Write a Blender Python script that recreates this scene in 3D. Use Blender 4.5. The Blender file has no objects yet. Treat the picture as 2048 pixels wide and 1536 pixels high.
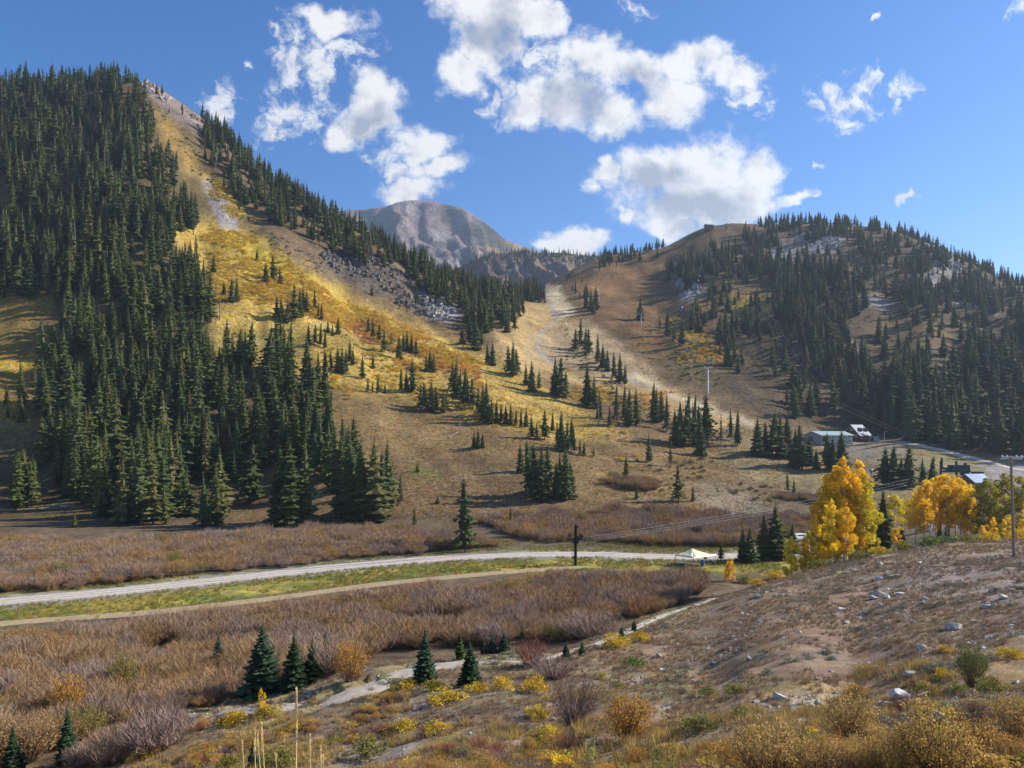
import bpy, bmesh, math, random
import numpy as np
from mathutils import Vector, Matrix

scene = bpy.context.scene
COL = scene.collection
R = math.radians

# ------------------------------------------------------------------ camera
FPX, HZ, CAMZ = 1540.0, 880.0, 22.0          # focal length in pixels of the 2048-wide picture, horizon row, eye height
cam_data = bpy.data.cameras.new('camera')
cam = bpy.data.objects.new('camera', cam_data); COL.objects.link(cam)
cam.location = (0, 0, CAMZ); cam.rotation_euler = (R(90), 0, 0)
cam_data.sensor_width = 36.0; cam_data.lens = 36.0 * FPX / 2048.0
cam_data.shift_y = (HZ - 768.0) / 2048.0
cam_data.clip_start = 0.2; cam_data.clip_end = 20000
scene.camera = cam

# ------------------------------------------------------------------ light
SUN_AZ, SUN_EL = R(78), R(32)                 # azimuth to the right of the view direction, elevation
sun_dir = Vector((math.sin(SUN_AZ) * math.cos(SUN_EL), math.cos(SUN_AZ) * math.cos(SUN_EL), math.sin(SUN_EL)))
sd = bpy.data.lights.new('sun', 'SUN'); sd.energy = 5.0; sd.angle = R(0.6); sd.color = (1.0, 0.93, 0.82)
sun = bpy.data.objects.new('sun', sd); COL.objects.link(sun)
sun.rotation_euler = sun_dir.to_track_quat('Z', 'Y').to_euler()
scene.view_settings.view_transform = 'Standard'; scene.view_settings.look = 'None'
scene.view_settings.exposure = 0.85; scene.view_settings.gamma = 1.0
scene.view_settings.use_curve_mapping = False
scene.cycles.max_bounces = 4; scene.cycles.diffuse_bounces = 2; scene.cycles.glossy_bounces = 2
scene.cycles.transmission_bounces = 3; scene.cycles.volume_bounces = 0; scene.cycles.transparent_max_bounces = 4
scene.cycles.use_adaptive_sampling = True; scene.cycles.adaptive_threshold = 0.015
scene.cycles.use_denoising = True; scene.cycles.denoising_input_passes = 'RGB_ALBEDO_NORMAL'

# ------------------------------------------------------------------ sky and clouds (one world, laid out by direction)
world = bpy.data.worlds.new('World'); scene.world = world; world.use_nodes = True
wn = world.node_tree; wn.nodes.clear()
def WN(t, **k):
    n = wn.nodes.new(t)
    for a, b in k.items(): setattr(n, a, b)
    return n
def wmath(op, a, b=None, c=None, clamp=False):
    n = WN('ShaderNodeMath', operation=op, use_clamp=clamp)
    for i, x in enumerate((a, b, c)):
        if x is None: continue
        if isinstance(x, (int, float)): n.inputs[i].default_value = x
        else: wn.links.new(x, n.inputs[i])
    return n.outputs[0]
def wvec(op, a, b=None, c=None):
    n = WN('ShaderNodeVectorMath', operation=op)
    for i, x in enumerate((a, b, c)):
        if x is None: continue
        if isinstance(x, (tuple, list)): n.inputs[i].default_value = x
        elif isinstance(x, (int, float)): n.inputs['Scale'].default_value = x
        else: wn.links.new(x, n.inputs[i])
    return n.outputs['Value'] if op in ('LENGTH', 'DOT_PRODUCT') else n.outputs[0]
def wnoise(vec, scale, detail, rough, color=False, dist=0.0):
    n = WN('ShaderNodeTexNoise'); n.inputs['Scale'].default_value = scale; n.inputs['Detail'].default_value = detail
    n.inputs['Roughness'].default_value = rough; n.inputs['Distortion'].default_value = dist
    wn.links.new(vec, n.inputs['Vector'])
    return n.outputs['Color'] if color else n.outputs[0]
def wramp(x, lo, hi):
    n = WN('ShaderNodeMapRange', interpolation_type='SMOOTHSTEP')
    wn.links.new(x, n.inputs[0]); n.inputs[1].default_value = lo; n.inputs[2].default_value = hi
    return n.outputs[0]
sky = WN('ShaderNodeTexSky', sky_type='NISHITA')
sky.sun_disc = False; sky.sun_elevation = SUN_EL; sky.sun_rotation = SUN_AZ
sky.altitude = 2600; sky.air_density = 1.1; sky.dust_density = 0.25; sky.ozone_density = 3.0
bg_sky = WN('ShaderNodeBackground'); bg_sky.inputs[1].default_value = 0.098
hsv = WN('ShaderNodeHueSaturation'); hsv.inputs['Saturation'].default_value = 1.36; hsv.inputs['Hue'].default_value = 0.507; wn.links.new(sky.outputs[0], hsv.inputs['Color'])
wn.links.new(hsv.outputs[0], bg_sky.inputs[0])
tc = WN('ShaderNodeTexCoord'); D = tc.outputs['Generated']
sep = WN('ShaderNodeSeparateXYZ'); wn.links.new(D, sep.inputs[0])
ycl = wmath('MAXIMUM', sep.outputs[1], 0.02)
cmb = WN('ShaderNodeCombineXYZ')
wn.links.new(wmath('DIVIDE', sep.outputs[0], ycl), cmb.inputs[0])
wn.links.new(wmath('DIVIDE', sep.outputs[2], ycl), cmb.inputs[1])
UV = cmb.outputs[0]
w1 = wvec('SUBTRACT', wnoise(UV, 7.0, 4, 0.6, True), (0.5, 0.5, 0.5))
w2 = wvec('SUBTRACT', wnoise(UV, 26.0, 5, 0.65, True), (0.5, 0.5, 0.5))
UVW = wvec('MULTIPLY_ADD', w1, (0.10, 0.09, 0.0), UV)
UVW = wvec('MULTIPLY_ADD', w2, (0.045, 0.04, 0.0), UVW)
# cloud masses: centre and radii in pixels of the picture plane, turned into directions; solid = thick cumulus, else torn and thin
SOLID = [(990,20,120,85),(985,100,90,65),(925,135,70,42),(1085,55,45,50),
  (1180,125,90,60),(1140,195,105,65),(1210,225,80,50),(1060,215,70,42),(1290,125,100,50),(1400,120,90,48),(1360,190,75,60),(1455,145,62,48),
  (1325,335,115,68),(1410,320,105,70),(1395,400,165,66),(1500,355,66,62),(1345,445,80,32),(1470,415,85,42),(1205,345,55,36),(1262,415,22,24),(1590,398,45,15),
  (1140,478,72,34),(1180,466,38,22),(1100,490,42,18),
  (760,190,58,72),(740,240,75,50),(860,285,75,45),(880,335,75,34),(830,375,55,36),(690,265,42,36),(690,30,75,42),(640,20,60,40)]
THIN = [(600,110,75,75),(560,200,60,70),(620,215,85,62),(650,120,60,60),(700,90,60,50),(800,330,50,50),(540,245,45,35),
  (1485,190,45,50),(1080,120,50,60),(1000,185,60,30),(1690,190,85,42),(1735,160,38,36),(1640,195,55,22),(1690,235,45,24),(1815,180,42,22),(1790,205,40,12),
  (1260,12,45,24),(435,215,30,34),(450,175,18,28),(1640,340,26,9),(1760,52,14,8),(1812,402,18,13),(1630,404,16,8),(2040,15,30,20),(490,125,14,12)]
def blobs(lst):
    m = None
    for (cx, cy, rx, ry) in lst:
        a, b = FPX / rx, FPX / ry
        v = wvec('MULTIPLY_ADD', UVW, (a, b, 0.0), (-(cx - 1024) / FPX * a, -(HZ - cy) / FPX * b, 0.0))
        l = wvec('LENGTH', v)
        m = l if m is None else wmath('MINIMUM', m, l)
    return m
front = wramp(sep.outputs[1], 0.45, 0.62)                    # where the named clouds stand; elsewhere scattered ones of the same sort
solid = wmath('SUBTRACT', 1.0, blobs(SOLID)); thin = wmath('SUBTRACT', 0.78, wmath('MULTIPLY', blobs(THIN), 0.66))
fine = wnoise(UV, 17.0, 9, 0.64); finer = wnoise(UVW, 44.0, 6, 0.68)
ds = wmath('MULTIPLY_ADD', wmath('SUBTRACT', fine, 0.5), 2.0, wmath('MULTIPLY', solid, 0.95))
dt = wmath('MULTIPLY_ADD', wmath('SUBTRACT', finer, 0.53), 2.6, wmath('MULTIPLY_ADD', wmath('SUBTRACT', fine, 0.5), 1.1, wmath('MULTIPLY', thin, 0.9)))
als = wramp(ds, -0.08, 0.56); alt = wmath('MULTIPLY', wramp(dt, 0.0, 0.75), 0.92)
al_front = wmath('MULTIPLY', wmath('MAXIMUM', als, alt), front)
far_n = wnoise(D, 3.2, 4, 0.6)
al_back = wmath('MULTIPLY', wmath('MULTIPLY', wramp(far_n, 0.55, 0.66), wramp(sep.outputs[2], 0.06, 0.2)), wmath('SUBTRACT', 1.0, front))
alpha = wmath('MAXIMUM', al_front, al_back)
# light in the clouds: bright on the thin sunward edges, grey in the thick middle and on the billows' far side
offn = wnoise(wvec('ADD', UV, (0.016, 0.020, 0.0)), 17.0, 5, 0.6)
bil = wmath('SUBTRACT', fine, offn)
GREY = [(1380,400,150,52),(1330,345,95,50),(1000,70,80,60),(1140,200,80,50),(1400,450,90,25),(1290,150,70,40),(750,230,55,45)]
gm = wramp(wmath('SUBTRACT', 1.0, blobs(GREY)), -0.25, 0.75)
lum = wmath('SUBTRACT', 0.93, wmath('MULTIPLY', gm, 0.42))
lum = wmath('MULTIPLY_ADD', bil, 1.3, lum)
lum = wmath('SUBTRACT', lum, wmath('MULTIPLY', wramp(ds, 0.5, 1.3), 0.10))
lum = wmath('MINIMUM', wmath('MAXIMUM', lum, 0.42), 0.98)
cr = WN('ShaderNodeValToRGB'); wn.links.new(lum, cr.inputs[0])
cr.color_ramp.elements[0].position = 0.4; cr.color_ramp.elements[0].color = (0.36, 0.40, 0.50, 1)
cr.color_ramp.elements[1].position = 0.95; cr.color_ramp.elements[1].color = (0.96, 0.96, 0.95, 1)
bg_c = WN('ShaderNodeBackground'); wn.links.new(cr.outputs[0], bg_c.inputs[0]); bg_c.inputs[1].default_value = 0.57
mixw = WN('ShaderNodeMixShader'); wn.links.new(alpha, mixw.inputs[0]); wn.links.new(bg_sky.outputs[0], mixw.inputs[1]); wn.links.new(bg_c.outputs[0], mixw.inputs[2])
wo = WN('ShaderNodeOutputWorld'); wn.links.new(mixw.outputs[0], wo.inputs[0])
world.cycles.sampling_method = 'NONE'

# ------------------------------------------------------------------ helpers
def new_obj(name, me, parent=None):
    o = bpy.data.objects.new(name, me); COL.objects.link(o)
    if parent is not None: o.parent = parent
    return o
def tag(o, label=None, cat=None, group=None, kind=None):
    if label: o['label'] = label
    if cat: o['category'] = cat
    if group: o['group'] = group
    if kind: o['kind'] = kind
    return o
def empty(name, loc, rz=0.0):
    o = bpy.data.objects.new(name, None); COL.objects.link(o); o.empty_display_size = 0.2
    o.location = loc; o.rotation_euler = (0, 0, rz)
    return o
def mesh_np(name, V, Fq, mat=None, smooth=False):
    """V: n x 3 floats; Fq: list of faces or m x k int array."""
    me = bpy.data.meshes.new(name)
    V = np.asarray(V, dtype=np.float32)
    if isinstance(Fq, np.ndarray):
        k = Fq.shape[1]; m = Fq.shape[0]
        me.vertices.add(len(V)); me.vertices.foreach_set('co', V.ravel())
        me.loops.add(m * k); me.loops.foreach_set('vertex_index', Fq.astype(np.int32).ravel())
        me.polygons.add(m); me.polygons.foreach_set('loop_start', np.arange(0, m * k, k, dtype=np.int32))
        me.polygons.foreach_set('loop_total', np.full(m, k, dtype=np.int32))
        me.update(calc_edges=True)
    else:
        me.from_pydata([tuple(v) for v in V], [], Fq); me.update()
    if smooth: me.polygons.foreach_set('use_smooth', [True] * len(me.polygons))
    if mat: me.materials.append(mat)
    return me
class MB:
    """collects boxes, tubes and prisms into one mesh"""
    def __init__(s): s.v = []; s.f = []
    def add(s, vs, fs):
        n = len(s.v); s.v += [tuple(x) for x in vs]; s.f += [tuple(i + n for i in f) for f in fs]; return s
    def box(s, c, d, rz=0.0):
        x, y, z = d[0] / 2, d[1] / 2, d[2] / 2; ca, sa = math.cos(rz), math.sin(rz)
        vs = [(c[0] + i * x * ca - j * y * sa, c[1] + i * x * sa + j * y * ca, c[2] + k * z) for k in (-1, 1) for j in (-1, 1) for i in (-1, 1)]
        return s.add(vs, [(0, 2, 3, 1), (4, 5, 7, 6), (0, 1, 5, 4), (2, 6, 7, 3), (0, 4, 6, 2), (1, 3, 7, 5)])
    def tube(s, a, b, r0, r1=None, n=8, cap=True):
        a, b = Vector(a), Vector(b); r1 = r0 if r1 is None else r1
        q = (b - a).to_track_quat('Z', 'Y')
        vs = []
        for p, r in ((a, r0), (b, r1)):
            for i in range(n):
                t = 2 * math.pi * i / n
                vs.append(p + q @ Vector((r * math.cos(t), r * math.sin(t), 0)))
        fs = [(i, (i + 1) % n, n + (i + 1) % n, n + i) for i in range(n)]
        if cap: fs += [tuple(range(n - 1, -1, -1)), tuple(range(n, 2 * n))]
        return s.add(vs, fs)
    def path(s, pts, rad, n=6):
        for i in range(len(pts) - 1):
            s.tube(pts[i], pts[i + 1], rad[i] if isinstance(rad, (list, tuple)) else rad, rad[i + 1] if isinstance(rad, (list, tuple)) else rad, n)
        return s
    def build(s, name, mat, parent=None, smooth=False):
        return new_obj(name, mesh_np(name, s.v, s.f, mat, smooth), parent)

# ------------------------------------------------------------------ noise
def _h(ix, iy, seed):
    n = (ix.astype(np.int64) * 374761393 + iy.astype(np.int64) * 668265263 + seed * 974711) & 0xffffffff
    n = ((n ^ (n >> 13)) * 1274126177) & 0xffffffff
    return ((n ^ (n >> 16)) & 0xffff) / 65535.0
def vnoise(x, y, seed=0):
    ix = np.floor(x); iy = np.floor(y); fx = x - ix; fy = y - iy
    fx = fx * fx * (3 - 2 * fx); fy = fy * fy * (3 - 2 * fy)
    a = _h(ix, iy, seed); b = _h(ix + 1, iy, seed); c = _h(ix, iy + 1, seed); d = _h(ix + 1, iy + 1, seed)
    return (a + (b - a) * fx) * (1 - fy) + (c + (d - c) * fx) * fy
def fbm(x, y, seed=0, oct=4):
    x = np.asarray(x, dtype=float); y = np.asarray(y, dtype=float)
    t = np.zeros(np.broadcast(x, y).shape); a = 0.5
    for i in range(oct):
        t = t + a * vnoise(x * 2 ** i + 17.3 * i, y * 2 ** i + 9.1 * i, seed + i); a *= 0.5
    return t / (1 - 0.5 ** oct)          # 0..1, mean .5

# ------------------------------------------------------------------ materials
def mat_new(name):
    m = bpy.data.materials.new(name); m.use_nodes = True
    nt = m.node_tree; b = nt.nodes['Principled BSDF']
    return m, nt, b
def plain(name, col, rough=0.7, metal=0.0, var=0.15, scale=3.0, spec=0.3):
    m, nt, b = mat_new(name)
    n = nt.nodes.new('ShaderNodeTexNoise'); n.inputs['Scale'].default_value = scale; n.inputs['Detail'].default_value = 5
    tcx = nt.nodes.new('ShaderNodeTexCoord'); nt.links.new(tcx.outputs['Object'], n.inputs['Vector'])
    r = nt.nodes.new('ShaderNodeValToRGB'); nt.links.new(n.outputs[0], r.inputs[0])
    r.color_ramp.elements[0].position = 0.3; r.color_ramp.elements[1].position = 0.7
    r.color_ramp.elements[0].color = tuple(c * (1 - var) for c in col) + (1,)
    r.color_ramp.elements[1].color = tuple(min(1, c * (1 + var)) for c in col) + (1,)
    nt.links.new(r.outputs[0], b.inputs['Base Color'])
    b.inputs['Roughness'].default_value = rough; b.inputs['Metallic'].default_value = metal
    b.inputs['Specular IOR Level'].default_value = spec
    return m
def foliage(name, cols, rough=0.6, transl=0.25, patch=0.0, patch_cols=None, patch_scale=0.03):
    """leaf material: colour from the plant's own random number, a patchy drift over the ground where plants of a sort stand together, and fine noise"""
    m, nt, b = mat_new(name)
    oi = nt.nodes.new('ShaderNodeObjectInfo')
    r = nt.nodes.new('ShaderNodeValToRGB'); els = r.color_ramp.elements
    while len(els) < len(cols): els.new(0.5)
    for i, c in enumerate(cols): els[i].position = i / max(1, len(cols) - 1); els[i].color = tuple(c) + (1,)
    src = oi.outputs['Random']
    if patch:
        n0 = nt.nodes.new('ShaderNodeTexNoise'); n0.inputs['Scale'].default_value = patch_scale; n0.inputs['Detail'].default_value = 2
        nt.links.new(oi.outputs['Location'], n0.inputs['Vector'])
        mr = nt.nodes.new('ShaderNodeMapRange'); nt.links.new(n0.outputs[0], mr.inputs[0]); mr.inputs[1].default_value = 0.32; mr.inputs[2].default_value = 0.68
        mx = nt.nodes.new('ShaderNodeMix'); mx.inputs[0].default_value = patch
        nt.links.new(src, mx.inputs[2]); nt.links.new(mr.outputs[0], mx.inputs[3]); src = mx.outputs[0]
    nt.links.new(src, r.inputs[0])
    g = nt.nodes.new('ShaderNodeNewGeometry')
    n1 = nt.nodes.new('ShaderNodeTexNoise'); n1.inputs['Scale'].default_value = 1.6; n1.inputs['Detail'].default_value = 2
    nt.links.new(g.outputs['Position'], n1.inputs['Vector'])
    mr1 = nt.nodes.new('ShaderNodeMapRange'); nt.links.new(n1.outputs[0], mr1.inputs[0])
    mr1.inputs[1].default_value = 0.3; mr1.inputs[2].default_value = 0.7; mr1.inputs[3].default_value = 0.65; mr1.inputs[4].default_value = 1.45
    mul = nt.nodes.new('ShaderNodeVectorMath'); mul.operation = 'SCALE'
    nt.links.new(r.outputs[0], mul.inputs[0]); nt.links.new(mr1.outputs[0], mul.inputs['Scale'])
    nt.links.new(mul.outputs[0], b.inputs['Base Color'])
    b.inputs['Roughness'].default_value = rough; b.inputs['Specular IOR Level'].default_value = 0.08
    if transl > 0:
        t = nt.nodes.new('ShaderNodeBsdfTranslucent'); nt.links.new(mul.outputs[0], t.inputs[0])
        ms = nt.nodes.new('ShaderNodeMixShader'); ms.inputs[0].default_value = transl
        out = nt.nodes['Material Output']
        nt.links.new(b.outputs[0], ms.inputs[1]); nt.links.new(t.outputs[0], ms.inputs[2]); nt.links.new(ms.outputs[0], out.inputs[0])
    return m

# ------------------------------------------------------------------ terrain: one height field over the valley, read as (u = X / Y, Y)
N0 = [(2, 20.6), (3, 20.2), (6, 18.7), (10, 17.0)]
def zz(lst): return [(Y, CAMZ + Y * (HZ - py) / FPX) for Y, py in lst]
COLUMNS = {
 -1500: N0 + [(30, 9), (50, 1.5), (100, 0), (170, 0.5), (200, 6)] + zz([(240, 900), (330, 650), (450, 420), (560, 260), (640, 200), (760, 300), (1000, 500)]),
 -500: N0 + [(30, 8), (48, 1.2), (60, 0.3), (106, 0), (180, 0.5), (205, 3)] + zz([(240, 950), (300, 740), (380, 520), (480, 290), (570, 190), (650, 200), (800, 330), (1000, 480)]),
 0:   N0 + [(25, 9.0), (38, 3.6), (50, 1.0), (62, 0.2), (106, 0), (170, 0.3), (195, 1.0)] + zz([(230, 1000), (260, 900), (300, 760), (350, 600), (420, 430), (500, 280), (560, 185), (600, 185), (680, 230), (850, 380), (1000, 480)]),
 150: N0 + [(25, 9.4), (38, 4.2), (50, 1.4), (62, 0.3), (106, 0), (170, 0.3), (192, 0.8)] + zz([(230, 992), (262, 890), (305, 750), (355, 595), (425, 415), (500, 275), (560, 185), (600, 188), (680, 240), (850, 380), (1000, 480)]),
 270: N0 + [(25, 9.8), (38, 4.8), (52, 1.8), (65, 0.4), (106, 0), (170, 0.3), (190, 0.8)] + zz([(228, 990), (265, 880), (308, 740), (358, 590), (430, 400), (500, 268), (562, 168), (585, 166), (660, 250), (850, 400), (1000, 480)]),
 400: N0 + [(25, 10.4), (38, 5.8), (52, 3.1), (66, 1.0), (80, 0.1), (106, 0), (170, 0.3), (190, 0.8)] + zz([(222, 1000), (255, 900), (292, 770), (335, 655), (385, 560), (435, 452), (500, 350), (560, 240), (580, 237), (640, 300), (850, 430), (1000, 490)]),
 500: N0 + [(25, 10.6), (38, 6.6), (50, 4.2), (66, 1.4), (80, 0.2), (106, 0), (170, 0.3), (190, 0.8)] + zz([(222, 1000), (252, 905), (290, 790), (335, 680), (390, 575), (440, 480), (495, 400), (548, 328), (562, 325), (620, 380), (850, 460), (1000, 500)]),
 600: N0 + [(25, 10.8), (34, 8.2), (48, 5.6), (60, 3.2), (80, 0.4), (106, 0), (170, 0.3), (190, 0.8)] + zz([(222, 985), (255, 880), (295, 775), (345, 670), (405, 575), (450, 500), (490, 450), (525, 404), (540, 400), (620, 470), (850, 520), (1000, 530)]),
 700: N0 + [(25, 10.6), (30, 9.2), (38, 7.9), (48, 6.4), (57, 4.8), (66, 2.3), (80, 0.2), (106, 0), (165, 0.4), (187, 1.2)] + zz([(215, 985), (250, 890), (295, 795), (345, 705), (395, 640), (440, 590), (470, 525), (515, 465), (535, 458), (620, 530), (850, 560), (1000, 570)]),
 850: N0 + [(22, 12.3), (28, 10.4), (38, 8.6), (48, 7.2), (54, 6.3), (66, 2.6), (80, 0.3), (106, 0), (165, 0.4), (186, 1.2)] + zz([(215, 985), (252, 893), (292, 820), (335, 755), (395, 685), (450, 637), (478, 590), (515, 540), (535, 534), (620, 580), (850, 600), (1000, 600)]),
 1000: N0 + [(20, 13.0), (24, 11.8), (32, 10.2), (42, 8.4), (52, 7.1), (60, 4.8), (70, 1.8), (84, 0.2), (106, 0), (165, 0.4), (185, 1.2)] + zz([(212, 1000), (245, 920), (287, 848), (350, 762), (430, 682), (500, 630), (550, 600), (580, 592), (660, 610), (850, 620), (1000, 620)]),
 1100: N0 + [(19, 13.4), (24, 11.9), (32, 10.2), (42, 8.5), (53, 7.0), (62, 4.6), (74, 1.6), (88, 0.2), (106, 0), (165, 0.4), (188, 1.2)] + zz([(217, 980), (262, 898), (320, 822), (390, 750), (470, 690), (560, 625), (640, 588), (690, 566), (740, 562), (850, 580), (1000, 590)]),
 1200: N0 + [(18, 13.8), (22, 12.4), (32, 10.6), (42, 8.8), (56, 7.0), (66, 5.0), (78, 1.8), (92, 0.2), (110, 0), (165, 0.4), (188, 1.2)] + zz([(212, 1002), (250, 932), (312, 852), (372, 782), (450, 708), (530, 648), (620, 580), (710, 520), (740, 516), (850, 560), (1000, 580)]),
 1320: N0 + [(16, 14.6), (20, 13.5), (25, 12.3), (34, 10.5), (45, 8.8), (60, 6.8), (73, 5.4), (84, 2.2), (96, 0.2), (110, 0), (165, 0.4), (190, 1.3)] + zz([(225, 985), (280, 905), (330, 838), (390, 772), (470, 700), (560, 622), (640, 562), (722, 500), (745, 497), (850, 540), (1000, 570)]),
 1430: N0 + [(16, 15.0), (20, 13.8), (25, 12.6), (33, 10.9), (44, 9.3), (58, 7.8), (74, 6.2), (86, 4.2), (98, 0.8), (115, 0), (165, 0.4), (190, 1.3)] + zz([(225, 990), (272, 925), (322, 855), (382, 784), (455, 700), (550, 602), (640, 520), (722, 454), (745, 452), (850, 520), (1000, 560)]),
 1500: N0 + [(15, 15.4), (19, 14.2), (24, 13.0), (31, 11.9), (43, 10.2), (58, 8.6), (75, 7.2), (90, 4.6), (104, 1.2), (118, 0.1), (165, 0.4), (190, 1.3)] + zz([(227, 1000), (275, 925), (325, 860), (382, 785), (455, 700), (545, 602), (630, 525), (715, 450), (745, 450), (850, 520), (1000, 560)]),
 1600: N0 + [(15, 15.5), (19, 14.3), (24, 13.2), (31, 12.2), (43, 10.8), (58, 9.4), (72, 8.3), (88, 6.6), (100, 4.2), (115, 1.4), (130, 0.3), (165, 0.4), (190, 1.3)] + zz([(230, 1000), (280, 930), (325, 872), (352, 840), (395, 780), (445, 700), (535, 600), (620, 520), (700, 450), (740, 452), (850, 520), (1000, 560)]),
 1700: N0 + [(15, 15.6), (20, 14.2), (28, 12.6), (38, 11.4), (50, 10.3), (65, 9.5), (80, 8.7), (92, 7.5), (106, 5.0), (125, 1.8), (142, 0.4), (170, 0.5), (195, 1.5)] + zz([(235, 990), (280, 928), (322, 884), (345, 878), (362, 850), (400, 775), (470, 660), (570, 548), (640, 490), (695, 450), (740, 455), (850, 520), (1000, 560)]),
 1780: N0 + [(15, 15.7), (20, 14.4), (28, 13.0), (38, 12.0), (50, 11.0), (65, 10.2), (78, 9.6), (88, 8.9), (100, 7.2), (118, 4.2), (140, 1.4), (170, 0.8), (195, 2.0)] + zz([(235, 985), (272, 930), (308, 886), (332, 880), (365, 820), (420, 735), (490, 640), (590, 535), (640, 495), (680, 462), (730, 470), (850, 540), (1000, 570)]),
 1850: N0 + [(15, 15.8), (20, 14.6), (28, 13.4), (38, 12.5), (50, 11.5), (65, 10.8), (76, 10.4), (86, 9.9), (98, 8.0), (116, 5.2), (140, 2.6), (170, 2.0), (200, 3.2)] + zz([(240, 980), (270, 932), (298, 897), (318, 885), (362, 805), (430, 700), (520, 602), (600, 530), (660, 484), (720, 500), (850, 560), (1000, 580)]),
 1940: N0 + [(15, 15.9), (20, 14.9), (28, 13.7), (38, 12.9), (50, 12.0), (65, 11.3), (76, 10.9), (84, 10.6), (96, 8.8), (114, 6.2), (140, 3.6), (170, 3.2), (200, 4.2)] + zz([(242, 972), (265, 940), (290, 918), (305, 900), (345, 835), (415, 735), (500, 640), (570, 580), (628, 526), (690, 540), (850, 590), (1000, 600)]),
 2048: N0 + [(15, 16.0), (20, 15.1), (28, 14.0), (38, 13.3), (50, 12.4), (65, 11.7), (76, 11.3), (82, 11.1), (94, 9.4), (112, 7.0), (140, 4.4), (170, 4.0), (200, 4.8)] + zz([(240, 975), (262, 948), (280, 938), (300, 905), (335, 845), (400, 750), (470, 655), (530, 610), (575, 572), (640, 590), (850, 620), (1000, 620)]),
 2500: N0 + [(15, 16.4), (28, 14.8), (50, 13.4), (80, 12.4), (110, 9), (160, 7), (220, 9)] + zz([(250, 950), (290, 900), (340, 830), (420, 760), (500, 715), (560, 720), (700, 740), (1000, 760)]),
 3600: N0 + [(15, 16.6), (28, 15.2), (50, 14), (80, 13), (120, 11), (220, 14)] + zz([(300, 850), (400, 800), (500, 790), (700, 800), (1000, 800)]),
}
def pchip(x, y, xq):
    x = np.asarray(x, float); y = np.asarray(y, float); h = np.diff(x); d = np.diff(y) / h
    m = np.zeros_like(y); m[0] = d[0]; m[-1] = d[-1]
    for i in range(1, len(x) - 1):
        if d[i - 1] * d[i] > 0:
            w1, w2 = 2 * h[i] + h[i - 1], h[i] + 2 * h[i - 1]
            m[i] = (w1 + w2) / (w1 / d[i - 1] + w2 / d[i])
    i = np.clip(np.searchsorted(x, xq) - 1, 0, len(x) - 2)
    t = np.clip((xq - x[i]) / h[i], 0, 1)
    return ((2 * t**3 - 3 * t**2 + 1) * y[i] + (t**3 - 2 * t**2 + t) * h[i] * m[i] + (-2 * t**3 + 3 * t**2) * y[i + 1] + (t**3 - t**2) * h[i] * m[i + 1])
NY = 470
YG = np.geomspace(2.0, 1000.0, NY)
PXG = np.concatenate([np.arange(-1500, -320, 40.0), np.arange(-320, 2368, 5.0), np.arange(2368, 3601, 44.0)])
cpx = np.array(sorted(COLUMNS), float)
CZ = np.array([pchip([a for a, b in COLUMNS[int(p)]], [b for a, b in COLUMNS[int(p)]], YG) for p in cpx])   # columns x NY
ZG = np.zeros((len(PXG), NY))
for j in range(NY): ZG[:, j] = pchip(cpx, CZ[:, j], PXG)
ker = np.array([1, 2, 3, 2, 1.0]); ker /= ker.sum()
for _ in range(2):
    ZG = np.apply_along_axis(lambda a: np.convolve(np.pad(a, 2, 'edge'), ker, 'valid'), 0, ZG)
PG, YY = np.meshgrid(PXG, YG, indexing='ij')
XX = (PG - 1024) / FPX * YY
slope_z = np.gradient(ZG, axis=1) / np.gradient(YY, axis=1)
steep = np.clip(np.abs(slope_z) * 1.8, 0.05, 1)
mount = np.clip((YY - 195) / 60, 0, 1)
ZG = ZG + mount * steep * ((fbm(XX / 34, YY / 34, 3, 4) - 0.5) * 9.0 + (fbm(XX / 9, YY / 9, 8, 3) - 0.5) * 2.4) * np.clip(YY / 420, 0.35, 1)
# gullies that run down the slopes
ZG = ZG - mount * steep * np.clip(fbm(XX / 22 + YY / 60, YY / 160, 21, 3) - 0.52, 0, 1) * 12.0
fgm = np.clip((115 - YY) / 30, 0, 1) * np.clip((YY - 10) / 15, 0, 1) * np.clip(ZG / 3.0, 0.15, 1)
ZG = ZG + fgm * ((fbm(XX / 5, YY / 5, 31, 4) - 0.5) * 0.8 + (fbm(XX / 1.3, YY / 1.3, 33, 3) - 0.5) * 0.22)
ZG = ZG + (1 - mount) * (1 - np.clip(fgm, 0, 1)) * (fbm(XX / 14, YY / 14, 41, 3) - 0.5) * 0.5

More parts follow.
